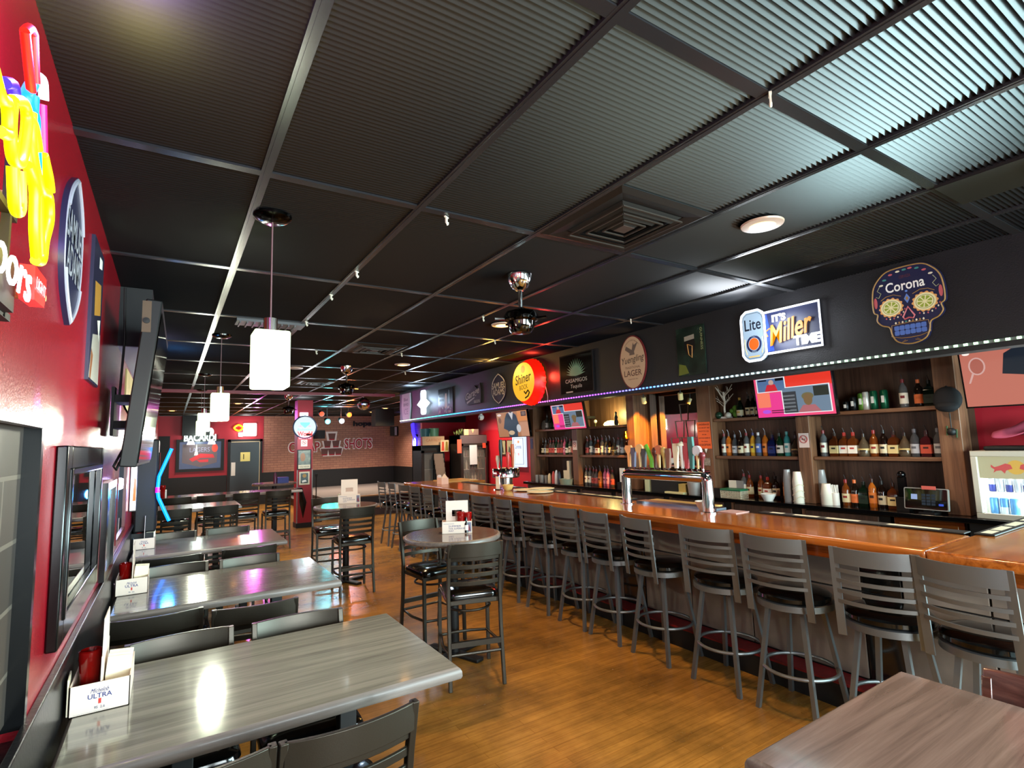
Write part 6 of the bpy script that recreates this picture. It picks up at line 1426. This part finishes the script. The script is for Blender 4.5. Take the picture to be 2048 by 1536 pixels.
tubes('cyan_tube', [[(1.073, 2.241), (1.046, 2.206), (1.057, 2.192), (1.094, 2.199), (1.115, 2.16), (1.14, 2.106)], [(1.08, 2.225), (1.085, 2.185)]], nB, 0.009, -0.045)
tubes('magenta_tube', [[(1.117, 2.234), (1.148, 2.165)]], nM, 0.007)
tubes('blue_tube', [[(1.079, 2.145), (1.074, 2.111), (1.11, 2.121)], [(0.95, 2.165), (0.985, 2.185), (1.0, 2.18)]], nV, 0.008, -0.04)
tubes('yellow_tube', [[(0.947, 2.141), (1.001, 2.17), (1.03, 2.163), (1.028, 2.122), (1.013, 2.082), (0.97, 2.067), (0.947, 2.098), (0.945, 2.137)],
    [(0.78, 2.10), (0.83, 2.13), (0.89, 2.113), (0.924, 2.122), (0.939, 2.088), (0.901, 2.071)], [(0.973, 2.056), (0.999, 2.006), (1.029, 2.018), (1.011, 2.068)], [(0.80, 2.08), (0.82, 2.02), (0.86, 2.0), (0.87, 2.06)],
    [(1.05, 2.096), (1.106, 2.084), (1.125, 2.02), (1.154, 1.98)], [(1.053, 2.183), (1.067, 2.135), (1.145, 2.101), (1.21, 2.115), (1.235, 2.079), (1.205, 2.026), (1.195, 1.989), (1.148, 1.974)],
    [(1.152, 2.163), (1.204, 2.146), (1.226, 2.128)], [(1.03, 2.163), (1.071, 2.172), (1.11, 2.15)], [(1.13, 2.08), (1.16, 2.03), (1.175, 1.995)]], nY, 0.0075, -0.05)
m = MB(); m.text('Coors', 1.01, 1.935, 0.07, -0.045, nW, w=0.30, shear=0.25, ext=0.3); m.obj('script_lettering', t)
m = MB(); m.prism([(1.15, 1.967), (1.245, 1.968), (1.25, 1.945), (1.24, 1.915), (1.159, 1.91)], -0.05, -0.03, emis('neon_red_panel', '#e01414', 1.4)); m.text('LIGHT', 1.195, 1.94, 0.02, -0.052, nW, w=0.075); m.obj('red_panel', t)
pt('neon_sign_lamp', (LX + 0.16, 1.06, 2.33), 4.5, (0.45, 0.25, 1.0), 0.05); pt('neon_sign_lamp', (LX + 0.16, 1.05, 2.02), 2.4, (1.0, 0.9, 0.1), 0.05)
shield('shield_sign', 'large pointed oval navy sign with silver rim on the red wall', 0, 0, 0.34, 0.48, (LX, 2.10, 2.29), LEFTWALL)
t = lsign('wall_poster', 'tall tin poster with yellow and grey print on the red wall behind the oval', 2.765, 2.23, 'poster')
m = MB(); m.prism(rect(-0.165, -0.29, 0.165, 0.29), -0.012, 0, mat('poster_navy', '#1c1e34', 0.4)); m.obj('panel', t)
m = MB(); m.flat([(-0.1, 0.12), (0.1, 0.15), (0.12, 0.02), (-0.08, -0.02)], -0.0125, mat('poster_ochre', '#a87830', 0.5)); m.flat([(-0.16, -0.28), (0.16, -0.28), (0.15, -0.06), (-0.1, -0.1)], -0.0125, mat('poster_pale', '#9a9690', 0.5)); m.flat([(-0.14, -0.28), (-0.1, -0.28), (-0.06, -0.18), (-0.12, -0.16)], -0.0129, mat('poster_brown', '#7a4a2c', 0.5)); m.flat([(0.0, 0.2), (0.1, 0.22), (0.1, 0.26), (0.0, 0.25)], -0.0128, white); m.flat([(0.02, -0.02), (0.12, 0.0), (0.1, -0.1)], -0.013, white); m.obj('print', t)
# black framed mirror
t = lsign('wall_mirror', 'tall black framed glass on the red wall reflecting the table', 2.605, 1.38, 'mirror')
m = MB()
for r_ in ((-0.51, -0.30, -0.42, 0.30), (0.42, -0.30, 0.51, 0.30), (-0.42, 0.21, 0.42, 0.30), (-0.42, -0.30, 0.42, -0.21)): m.prism(rect(*r_), -0.03, 0, blackg)
for r_ in ((-0.44, -0.23, -0.415, 0.23), (0.415, -0.23, 0.44, 0.23), (-0.42, 0.205, 0.42, 0.23), (-0.42, -0.23, 0.42, -0.205)): m.prism(rect(*r_), -0.036, -0.01, blackg)
m.obj('frame', t, bevel=0.005)
MB().box(-0.42, 0.42, -0.012, -0.004, -0.21, 0.21, mat('smoked_mirror', '#8a8688', 0.02, 1.0)).obj('glass', t)
t = lsign('picture_frame', 'small thin black picture frame on the red wall past the mirror', 3.76, 1.25, 'picture')
m = MB()
for r_ in ((-0.26, -0.25, -0.22, 0.25), (0.22, -0.25, 0.26, 0.25), (-0.22, 0.21, 0.22, 0.25), (-0.22, -0.25, 0.22, -0.21)): m.prism(rect(*r_), -0.025, 0, blackg)
m.obj('frame', t); MB().box(-0.22, 0.22, -0.01, -0.004, -0.21, 0.21, mat('picture_grey', '#8a8680', 0.1, coat=0.5)).obj('picture', t)
t = lsign('picture_frame', 'red edged framed glass mirroring the blue neon tube', 4.62, 1.34, 'picture')
m = MB(); rf_ = mat('frame_red', '#5c0e14', 0.25)
for r_ in ((-0.4, -0.26, -0.37, 0.26), (0.37, -0.26, 0.4, 0.26), (-0.37, 0.23, 0.37, 0.26), (-0.37, -0.26, 0.37, -0.23)): m.prism(rect(*r_), -0.02, 0, rf_)
m.obj('frame', t); MB().box(-0.37, 0.37, -0.01, -0.004, -0.23, 0.23, mat('smoked_mirror', '#8a8688')).obj('glass', t)
t = lsign('wall_poster', 'pale yellowed poster on the red wall behind the large television', 5.1, 2.12, 'poster'); MB().prism(rect(-0.4, -0.16, 0.4, 0.14), -0.008, 0, mat('poster_yellowed', '#b8a86c', 0.6, var=0.3, vscale=8)).obj('sheet', t)
# lit poster standing off the wall and the jukebox with blue tube
t = thing('lit_poster', 'lit white and amber beer panel on the left wall beside the blue tube', 'sign', (-0.235, 5.72, 1.36))
m = MB().box(-0.05, 0.0, 0, 0.04, -0.21, 0.21, black); m.obj('box', t)
m = MB(); m.flat(rect(-0.046, -0.2, -0.004, 0.2), -0.001, emis('poster_white', '#f4f0ea', 1.6)); m.flat([(-0.028, -0.12), (-0.006, -0.12), (-0.006, 0.06), (-0.022, 0.08)], -0.0015, emis('poster_amber_lit', '#d07a28', 0.8)); m.obj('lit_face', t)
pt('lit_poster_lamp', (-0.2, 5.6, 1.4), 1.6, (0.6, 0.55, 1.0), 0.05)
t = thing('jukebox', 'black wall jukebox with bent blue neon tube on its side', 'jukebox', (-0.155, 6.5, 1.35))
MB().box(-0.12, 0.06, -0.28, 0.28, -0.45, 0.43, black).obj('cabinet', t, bevel=0.02)
m = MB(); m.tube([(0.165, -0.3, 0.335), (0.07, -0.3, 0.07), (0.062, -0.3, -0.06), (0.072, -0.3, -0.13), (0.165, -0.3, -0.355)], 0.016, emis('juke_blue', '#0078ff', 2.4), 10); m.obj('neon_tube', t)
m = MB(); m.tube([(0.0625, -0.3, -0.03), (0.0625, -0.3, -0.08)], 0.0185, emis('juke_pink', '#e020d0', 1.4), 10); m.obj('tube_coupling', t)
MB().box(0.06, 0.07, -0.2, 0.2, -0.3, 0.3, darkglass).obj('screen', t)
sb = MB().box(-0.285, -0.11, 6.22, 6.78, 0, 0.9, black); tag(sb.obj('jukebox_stand'), 'black box stand below the jukebox at the left wall', 'stand')
pt('juke_lamp', (0.02, 6.1, 1.3), 2.0, (0.05, 0.35, 1.0), 0.05)

# big television on an arm, seen along its edge
t = thing('large_television', 'large television tilted out from the red wall, seen edge-on', 'television', (-0.117, 3.62, 1.585), LEFTWALL - R(0.8))
S = Matrix.Rotation(R(5.5), 4, 'X')
def fin(m, n):
    o = m.obj(n, t, bevel=0.006); o.matrix_local = S; return o
m = MB(); m.box(-0.62, 0.62, 0.004, 0.07, 0, 0.79, mat('tv_back_plastic', '#0a0a0b', 0.55)); m.box(-0.5, 0.5, 0.055, 0.075, 0.1, 0.6, black); fin(m, 'casing')
m = MB(); m.flat(rect(-0.60, 0.02, 0.60, 0.74), -0.0, mat('tv_screen_dark', '#0a0a0c', 0.05, coat=0.5)); fin(m, 'screen')
m = MB(); m.box(-0.12, 0.18, 0.14, 0.155, 0.16, 0.42, black); m.box(-0.1, 0.16, 0.07, 0.14, 0.2, 0.24, black); m.box(-0.1, 0.16, 0.07, 0.14, 0.34, 0.38, black); m.obj('wall_mount', t)
m = MB(); m.tube([(-0.1, 0.09, 0.1), (-0.13, 0.13, 0.0), (-0.1, 0.12, -0.02), (-0.06, 0.1, 0.05)], 0.006, black, 6); m.tube([(0.0, 0.13, 0.36), (0.02, 0.12, 0.7), (0.03, 0.13, 1.0)], 0.006, black, 6); m.tube([(-0.1, 0.10, 0.32), (-0.14, 0.09, 0.3), (-0.12, 0.07, 0.26), (-0.08, 0.1, 0.22)], 0.005, black, 6); m.obj('cables', t)
bx = MB().box(-0.018, 0.018, -0.035, 0.035, -0.075, 0.075, mat('box_tan', '#4c3a28', 0.5)); bx.lathe([(0.0, 0), (0.014, 0), (0.014, 0.006), (0.0, 0.007)], black, 14, M=Matrix.Translation((-0.0, -0.036, -0.02)) @ Matrix.Rotation(R(90), 4, 'X'))
o = single(bx, 'camera_box', 'small tan box with a lens strapped on top edge of the large television', 'camera', (-0.115, 3.03, 2.29))

# ------------------------------------------------------------------ far wall
def fsign(name, label, x, z, cat='sign', y=FY - 0.03, group=None): return thing(name, label, cat, (x, y, z), 0, group)
t = fsign('framed_picture', 'wide framed picture with red banner on the far red wall', 0.735, 1.535, 'picture')
m = MB()
for r_ in ((-0.6, -0.46, -0.52, 0.46), (0.52, -0.46, 0.6, 0.46), (-0.52, 0.39, 0.52, 0.46), (-0.52, -0.46, 0.52, -0.38)): m.prism(rect(*r_), -0.04, 0, black)
m.obj('frame', t)
m = MB(); m.prism(rect(-0.52, -0.38, 0.52, 0.39), -0.01, 0, mat('pic_blue', '#151a50', 0.3)); m.flat([(-0.45, -0.2), (-0.45, 0.32), (0.42, 0.32), (0.42, -0.22), (0.0, -0.34)], -0.011, mat('pic_grey', '#5c4c50', 0.4)); m.flat([(-0.28, -0.1), (0.0, 0.05), (0.32, 0.02), (0.36, -0.08), (0.0, -0.08), (-0.2, -0.18)], -0.0125, mat('pic_red', '#c4242c', 0.4)); m.flat([(-0.1, -0.13), (0.2, -0.12), (0.2, -0.2), (-0.02, -0.2)], -0.0125, mat('pic_red', '#c4242c'))
m.text('AIRWAYS', -0.02, 0.16, 0.13, -0.0125, mat('pic_letters', '#8c84a0', 0.4), w=0.55) if False else m.text('LAGERS', -0.02, 0.16, 0.13, -0.0125, mat('pic_letters', '#8c84a0', 0.4), w=0.5)
m.flat(ell(0.36, 0.2, 0.08, 0.12, 16), -0.012, mat('pic_orange', '#d8402c', 0.4)); m.flat([(-0.16, 0.0), (-0.1, 0.33), (-0.06, 0.0)], -0.0123, white); m.obj('picture', t)
for x in (-0.25, 0.27):
    m = MB().lathe([(0.0, 0), (0.1, 0), (0.07, 0.1), (0, 0.1)], emis('picture_lamp', '#ffffff', 2.5), 14, (x, -0.08, 0.31)); m.obj('picture_lamp', t)
t = fsign('neon_letter_sign', 'lit white neon lettering above the framed picture', 0.715, 2.06)
m = MB(); wn2 = emis('neon_pale', '#e8fff4', 3.0); m.text('BACARDI', 0.0, -0.02, 0.2, -0.05, wn2, w=0.80, bold=0.03, ext=0.6); m.text('bat', 0.3, 0.13, 0.2, -0.05, wn2, w=0.16, bold=0.03) if False else m.flat(ell(0.26, 0.14, 0.08, 0.12, 20), -0.05, wn2); m.obj('neon_lettering', t); MB().box(-0.42, 0.42, -0.03, 0, -0.13, 0.06, black).obj('backing', t)
bt = MB().box(0.26, 0.95, FY - 0.2, FY - 0.03, 2.1, CZ, black); tag(bt.obj('wall_box'), 'dark box high on the far red wall behind the hanging lamps', 'box')
t = fsign('neon_letter_sign', 'lit neon sign with orange emblem above the black far door', 1.92, 2.25)
m = MB(); m.prism(rrect(-0.09, -0.19, 0.27, 0.20, 0.03), -0.06, -0.02, emis('neon_hotwhite', '#fff8f0', 3.0)); m.prism(rrect(-0.22, -0.20, -0.09, -0.08, 0.02), -0.06, -0.02, emis('neon_hotwhite', '#fff8f0', 3.0)); m.obj('lit_panel', t)
m = MB(); no_ = emis('neon_orange', '#ffa010', 3.0); m.line([(-0.22 + 0.1 * math.cos(a * PI / 6) + 0.02 * math.cos(a * PI / 2), 0.06 + 0.09 * math.sin(a * PI / 6)) for a in range(12)], 0.025, -0.05, no_, 8, True); m.line([(-0.24, 0.05), (-0.2, 0.03), (-0.17, 0.07)], 0.02, -0.05, emis('neon_red', '#ff1616'), 6); m.obj('emblem_tube', t)
pt('neon_wall_lamp', (1.9, FY - 0.5, 2.2), 8, (1.0, 0.85, 0.85), 0.1); pt('neon_wall_lamp', (0.7, FY - 0.5, 2.0), 7, (0.8, 1.0, 0.9), 0.1)
# painted shots sign on the brick
t = fsign('painted_lettering', 'red and white CHEAP SHOTS lettering with cup pyramid on the brick wall', 4.45, 1.72, 'lettering', FY)
pw_ = mat('paint_white', '#e2d6d0', 0.6); pr = mat('paint_red', '#a81a2c', 0.6); pbk = mat('paint_cup', '#6a4038', 0.6)
m = MB(); m.text('CHEAP', -0.85, -0.04, 0.36, -0.004, pw_, w=1.00, bold=0.06); m.text('CHEAP', -0.85, -0.04, 0.30, -0.006, pr, w=0.93, bold=0.015); m.obj('lettering', t)
m = MB(); m.text('SHOTS', 0.87, 0.03, 0.38, -0.004, pw_, w=0.98, bold=0.06); m.text('SHOTS', 0.87, 0.03, 0.32, -0.006, pr, w=0.91, bold=0.015); m.obj('lettering', t)
m = MB(); m.flat([(-0.2, 0.44), (0.18, 0.44), (0.14, 0.14), (0.3, 0.14), (0.26, -0.04), (0.38, -0.1), (0.29, -0.36), (-0.28, -0.36), (-0.38, -0.1), (-0.27, -0.04), (-0.32, 0.14), (-0.15, 0.14)], -0.004, pw_)
for cx, z in ((0.0, 0.16), (-0.14, -0.08), (0.13, -0.08), (-0.23, -0.33), (0, -0.33), (0.21, -0.33)):
    m.flat([(cx - 0.12, z + 0.22), (cx + 0.12, z + 0.22), (cx + 0.085, z), (cx - 0.085, z)], -0.005, pbk); m.flat([(cx - 0.09, z + 0.04), (cx + 0.09, z + 0.04), (cx + 0.085, z), (cx - 0.085, z)], -0.006, pr)
m.obj('cup_pyramid', t)
t = fsign('letter_cutouts', 'dark script letters high on the brick wall left of the hanging black box', 5.44, 2.39, 'lettering')
m = MB(); m.text('hops', 0, 0, 0.22, -0.02, black, w=0.62, bold=0.05, ext=2.0); m.obj('lettering', t)
# bright stage-side neon on the right brick wall: blue guitar-like tube
t = thing('neon_guitar', 'blue neon bottle-shaped sign on the side brick wall', 'sign', (6.47, 15.9, 1.95), RIGHTWALL); MB().box(-0.01, 0.07, 0.0, 0.09, -0.05, 0.02, black).obj('bracket', t)
m = MB(); nb2 = emis('neon_deepblue', '#2418ff', 4.5); m.tube([(-0.18, 0, 0.36), (-0.12, 0, 0.1), (0.0, 0, -0.05), (0.05, 0, -0.2)], 0.045, nb2, 8); m.tube([(-0.1, 0, 0.38), (-0.06, 0, 0.12), (0.08, 0, -0.08)], 0.04, nb2, 8); m.obj('neck_tube', t)
m = MB(); m.prism(ell(0.05, -0.25, 0.12, 0.16, 20), -0.03, 0.0, emis('neon_palewhite', '#d0d8ff', 2.5)); m.tube([(0.05 + 0.15 * math.cos(a * PI / 8), 0, -0.24 + 0.19 * math.sin(a * PI / 8)) for a in range(16)], 0.03, nb2, 8, True); m.obj('body_tube', t)
sw = MB().cbox((0, 0, 0), (0.02, 0.09, 0.14), white); single(sw, 'light_switch', 'white switch plate on the side brick wall', 'switch', (6.55, 16.1, 1.33))

# column things
def csign(name, label, x, z, cat='sign'): return thing(name, label, cat, (x, 11.97, z), 0)
t = csign('round_neon_sign', 'round lit white neon beer sign at the top of the red column', 2.39, 2.09)
m = MB(); m.prism(ell(0, 0, 0.225, 0.225, 40), -0.05, -0.01, emis('round_white', '#dcecf2', 0.6)); m.obj('lit_disc', t)
m = MB(); m.tube([(0.235 * math.cos(a * PI / 16), -0.05, 0.235 * math.sin(a * PI / 16)) for a in range(32)], 0.014, mat('rim_navy', '#20344c', 0.3), 8, True); m.obj('rim', t)
m = MB(); m.flat([(-0.1, 0.1), (0.1, 0.1), (0.09, 0.06), (0.0, -0.02), (-0.09, 0.06)], -0.052, mat('emblem_teal', '#5cc0bc', 0.4, emit=0.4, ecol='#5cc0bc')); m.text('Budweiser', 0, -0.05, 0.05, -0.053, mat('emblem_teal', '#5cc0bc'), w=0.3, shear=0.2); m.flat([(-0.15, 0.02), (-0.06, 0.03), (-0.08, 0.01)], -0.052, mat('neon_pink_print', '#d8a0b8')); m.flat([(0.15, 0.02), (0.06, 0.03), (0.08, 0.01)], -0.052, mat('neon_pink_print', '#d8a0b8')); m.obj('emblem', t)
m = MB(); m.text('World', 0, -0.14, 0.1, -0.056, nR, w=0.3, bold=0.03, ext=0.6); m.text('famous', 0, -0.215, 0.07, -0.056, emis('neon_rose', '#ff6a7a', 2.5), w=0.26, bold=0.02, ext=0.5); m.obj('neon_lettering', t)
bl2 = MB().box(-0.07, 0.09, -0.05, 0, 0, 0.07, emis('neon_icewhite', '#d6ecff')); single(bl2, 'small_neon', 'small pale lit sign just above the round column sign', 'sign', (2.36, 11.97, 2.33))
pt('column_neon_lamp', (2.39, 11.4, 1.8), 5, (0.9, 0.95, 1.0), 0.1)
nosmoke((2.385, 11.968, 1.755), 0, 'no smoking card on the red column below the round neon sign', 0.13, 0.14)
t = csign('framed_picture', 'black framed picture on the red column with a pale caption', 2.39, 1.41, 'picture')
m = MB(); m.prism(rect(-0.14, -0.21, 0.14, 0.21), -0.02, 0, black); m.obj('frame', t); m = MB(); m.flat(rect(-0.12, -0.19, 0.12, 0.19), -0.0205, mat('pic_olive', '#5c5a48', 0.3, var=0.7, vscale=14)); m.flat(rect(-0.12, -0.19, 0.12, -0.11), -0.021, cream); m.text('YOU NEVER', 0, -0.15, 0.03, -0.0215, black, w=0.2); m.flat(ell(-0.03, 0.05, 0.05, 0.09, 14), -0.021, mat('pic_skin', '#9a7054', 0.5)); m.obj('picture', t)
t = csign('framed_picture', 'small white framed picture low on the red column', 2.395, 1.02, 'picture')
m = MB(); m.prism(rect(-0.105, -0.135, 0.105, 0.135), -0.02, 0, cream); m.obj('frame', t); m = MB(); m.flat(rect(-0.075, -0.105, 0.075, 0.105), -0.0205, mat('pic_dark', '#2c3430', 0.3, var=0.8, vscale=20)); m.flat(ell(0.0, 0.05, 0.04, 0.04, 12), -0.021, mat('pic_gold', '#b08a50', 0.5)); m.flat([(-0.04, -0.09), (0.05, -0.07), (0.02, -0.03), (-0.05, -0.05)], -0.021, white); m.obj('picture', t)
ms = MB(); ms.cyl((0, 0, 0), (0, 0, 0.02), 0.13, black, 16); ms.cyl((0, 0, 0.02), (0, 0, 1.0), 0.012, black, 8); ms.cyl((0, 0, 1.0), (0, 0, 1.06), 0.025, black, 10); single(ms, 'microphone_stand', 'black microphone stand right of the red column', 'stand', (2.80, 12.7, 0))
bs_ = MB().box(-0.1, 0.1, -0.08, 0.08, -0.09, 0.09, black); bs_.cyl((0, 0.0, 0.0), (0, 0.3, 0.0), 0.02, black, 8); single(bs_, 'small_speaker', 'small black speaker fixed beside the red column over the lettering', 'speaker', (2.70, 12.0, 1.93), R(110))
pw2 = MB().lathe([(0, 0), (0.03, 0), (0.028, 0.08), (0, 0.08)], cream, 12); single(pw2, 'paper_cup', 'small pale cup left on the stage edge', 'cup', (3.6, 13.85, 0.40))

# ------------------------------------------------------------------ coolers and the alcove behind the bar end
def cooler(x0, x1, y, h, label, hdr, rows, hd_h=0.2, poster=None):
    t = thing('drinks_cooler', label, 'cooler', ((x0 + x1) / 2, y, 0), 0, 'tall drinks coolers')
    a = (x1 - x0) / 2; D = 0.62
    m = MB(); m.box(-a, -a + 0.04, 0.05, D, 0, h, black); m.box(a - 0.04, a, 0.05, D, 0, h, black); m.box(-a, a, D - 0.04, D, 0, h, mat('cooler_inside', '#8a7f78', 0.6)); m.box(-a, a, 0.05, D, 0, 0.2, black); m.box(-a, a, 0.05, D, h - hd_h, h, black); m.obj('cabinet', t)
    m = MB(); m.box(-a, a, 0.02, 0.05, h - hd_h, h - 0.01, hdr); m.obj('header', t)
    m = MB(); fr = mat('cooler_frame', '#221e1c', 0.3)
    for r_ in ((-a, 0.2, -a + 0.06, h - hd_h), (a - 0.06, 0.2, a, h - hd_h), (-a, 0.2, a, 0.26), (-a, h - hd_h - 0.06, a, h - hd_h)): m.prism(rect(*r_), 0.0, 0.05, fr)
    dr = m.obj('door', t); MB().box(a - 0.08, a - 0.065, -0.03, 0.0, 0.6, 1.3, steel).obj('handle', dr)
    MB().flat(rect(-a + 0.06, 0.26, a - 0.06, h - hd_h - 0.06), 0.03, mat('cooler_glass', '#c8c8c8', 0.04, alpha=0.12)).obj('door_glass', dr)
    for z in rows: MB().box(-a + 0.04, a - 0.04, 0.12, D - 0.05, z - 0.012, z, mat('cooler_shelf', '#7c7672', 0.4)).obj('shelf', t)
    return t
cooler(5.07, 5.65, 12.0, 1.62, 'drinks cooler with wooden sign on top, left of the two far coolers', black, (0.7, 1.05), 0.12)
cooler(5.76, 6.47, 11.3, 1.84, 'taller drinks cooler with grey header, right of the two far coolers', mat('cooler_header', '#4a4248', 0.4), (0.72, 1.03, 1.33))
random.seed(11)
for z, y_, n in ((0.72, 11.5, 8), (1.03, 11.5, 8), (1.33, 11.5, 8)):
    for i in range(n):
        c = random.choice(['#5a1c14', '#3a2418', '#7a6a50', '#2c3a2c', '#8a8478'])
        m = MB().lathe([(0, 0), (0.03, 0), (0.03, 0.13), (0.012, 0.18), (0.012, 0.22), (0, 0.22)], mat('cooler_btl_' + c, c, 0.3), 10)
        single(m, 'beer_bottle', 'beer bottle in the taller far cooler, %s on its %s shelf' % (ORD[i], {0.72: 'bottom', 1.03: 'middle', 1.33: 'top'}[z]), 'bottle', (5.84 + i * 0.078, y_, z), 0, 'beer bottles in the far cooler')
m = MB(); m.prism(rect(-0.28, -0.1, 0.28, 0.11), -0.02, 0.02, mat('crate_sign_tan', '#b89878', 0.6)); m.text('CAFFREYS', 0, 0.02, 0.07, -0.021, mat('crate_sign_ink', '#a86a44', 0.6), w=0.4); single(m, 'wood_sign', 'tan wooden lettered board above the left far cooler', 'sign', (5.36, 11.97, 1.725))
for i, (x, y_, z, r1, h, c, l) in enumerate(((5.26, 12.25, 1.83, 0.13, 0.2, '#2c5a60', 'teal bucket on the left far cooler'), (5.58, 12.25, 1.62, 0.13, 0.42, '#6a9a74', 'pale green bucket on the left far cooler'))):
    m = MB().lathe([(0, 0), (r1 * 0.8, 0), (r1, h), (r1 * 0.95, h), (r1 * 0.77, 0.01), (0, 0.01)], mat('bucket_' + c, c, 0.4), 20); single(m, 'bucket', l, 'bucket', (x, y_, z) if i == 0 else (5.52, 12.3, 1.62), 0, 'buckets on the far coolers')
m = MB().box(-0.2, 0.2, -0.14, 0.14, 0, 0.14, mat('carton_grey', '#6a5a58', 0.6)); m.box(-0.2, -0.08, -0.145, -0.14, 0, 0.14, mat('carton_tan', '#c8a878', 0.6)); m.flat([(0.0, 0.14), (0.08, 0.14), (0.04, 0.05)], -0.146, mat('carton_tan', '#c8a878')); single(m, 'carton', 'grey and tan carton lying on the taller far cooler', 'box', (6.1, 11.55, 1.84))
pl_ = MB(); gp = mat('plant_green', '#4a5a2c', 0.8)
for k in range(24):
    a = random.uniform(0, 6.28); r_ = random.uniform(0.04, 0.16); pl_.flat([(0, 0), (0.02, 0.05), (0, 0.12), (-0.02, 0.05)], 0, gp, Matrix.Translation((r_ * math.cos(a) * 0.8, r_ * math.sin(a) * 0.5, random.uniform(0, 0.06))) @ Matrix.Rotation(a, 4, 'Z') @ Matrix.Rotation(random.uniform(-.7, .7), 4, 'Y'))
single(pl_, 'trailing_plant', 'small green plant on the taller far cooler left of the carton', 'plant', (5.85, 11.5, 1.84))
for i, (x0, x1, z0, z1, c, l) in enumerate(((5.66, 5.88, 1.44, 1.72, '#c06a40', 'orange and yellow poster between the two far coolers'),)):
    m = MB(); m.prism(rect(-0.11, -0.14, 0.11, 0.14), -0.004, 0, mat('flyer_cream', '#c8b894', 0.6)); m.flat([(-0.09, -0.12), (-0.01, -0.12), (-0.02, 0.1), (-0.07, 0.1)], -0.005, mat('flyer_red', '#b8402c', 0.6)); m.flat([(0.01, -0.12), (0.09, -0.12), (0.08, 0.1), (0.03, 0.1)], -0.005, mat('flyer_olive', '#7a6a20', 0.6)); single(m, 'flyer', l, 'poster', (5.62, 11.9, 1.60))
m = MB(); m.prism(rect(-0.055, -0.16, 0.055, 0.16), -0.004, 0, mat('flyer_red2', '#c0503c', 0.6)); single(m, 'flyer', 'narrow red poster on the side of the taller far cooler', 'poster', (5.71, 11.29, 1.58))
for k in range(6):
    m = MB().cbox((0, 0, 0.0), (0.24, 0.02, 0.15), mat('flyer_grey', '#6a5c54', 0.6)); single(m, 'leaflet', 'grey leaflet in the stepped rack before the left far cooler, %s from top' % ORD[k], 'leaflet', (5.46 + 0.012 * k, 11.92 - k * 0.008, 1.34 - k * 0.11), 0, 'leaflets in the far rack')
rk = MB().box(-0.14, 0.14, 0.0, 0.05, 0, 1.42, black); single(rk, 'leaflet_rack', 'dark upright leaflet rack before the left far cooler', 'rack', (5.5, 11.95, 0))
m = MB(); m.prism(rect(-0.1, -0.23, 0.1, 0.23), -0.004, 0, mat('whiteboard', '#b0bcc8', 0.4)); single(m, 'white_notice', 'blue-white sheet stuck on the glass of the taller far cooler', 'notice', (6.08, 11.295, 1.37))
m = MB(); m.prism(rect(-0.045, -0.06, 0.045, 0.06), -0.004, 0, mat('flyer_red', '#b8402c')); single(m, 'sticker', 'red sticker at the upper right of the taller far cooler door', 'sticker', (6.38, 11.295, 1.58))
# lit brewery panel and pictures on the alcove wall
t = thing('beer_light_box', 'lit white upright beer panel on the red alcove wall below the cardigan television', 'sign', (6.56, 9.98, 1.42), RIGHTWALL)
m = MB(); m.prism(rect(-0.25, -0.33, 0.25, 0.36), -0.05, 0, emis('panel_white', '#d8e8ff', 0.75)); m.obj('lit_box', t)
m = MB(); m.line([(-0.19, -0.27), (0.19, -0.27), (0.19, 0.3), (-0.19, 0.3)], 0.006, -0.051, mat('panel_blue', '#3a4a7c', 0.5), 5, True); m.text('Corona', -0.02, 0.12, 0.09, -0.052, mat('panel_blue', '#3a4a7c'), w=0.26); m.flat(ell(0, 0.22, 0.04, 0.03, 12), -0.052, mat('panel_orange', '#e09070', 0.5)); m.flat(ell(0.0, -0.05, 0.03, 0.03, 10), -0.052, mat('neon_pink_print', '#d8a0b8')); m.obj('print', t)
for i, y_ in enumerate((10.42, 10.72)):
    m = MB(); m.prism(rect(-0.12, -0.17, 0.12, 0.17), -0.015, 0, black); m.prism(rect(-0.11, -0.155, 0.11, 0.155), -0.016, -0.014, mat('pic_khaki', '#7a7a64', 0.5)); m.flat([(-0.06, -0.1), (0.05, -0.13), (0.02, 0.0), (-0.03, 0.03)], -0.0165, mat('pic_dark', '#2c3430')); single(m, 'framed_picture', ('khaki framed picture beside the lit beer panel', 'khaki framed picture second left of the lit beer panel')[i], 'picture', (6.57, y_, 1.52), RIGHTWALL, 'khaki pictures in the alcove')
cm = MB(); cm.sph((0, 0, 0), 0.06, white, 14, 8); cm.lathe([(0, 0), (0.025, 0.0), (0.025, 0.012), (0, 0.012)], black, 10, M=Matrix.Translation((-0.05, -0.02, -0.02)) @ Matrix.Rotation(R(-90), 4, 'Y')); cm.box(-0.02, 0.02, -0.02, 0.02, 0.05, 0.3, white); single(cm, 'security_camera', 'white dome camera under the ceiling past the cardigan television', 'camera', (5.2, 9.3, 2.15))
MBx = MB().box(5.1, 5.4, 9.2, 9.45, 2.3, CZ, black); tag(MBx.obj('ceiling_box'), 'black box on the ceiling carrying the white dome camera', 'box')
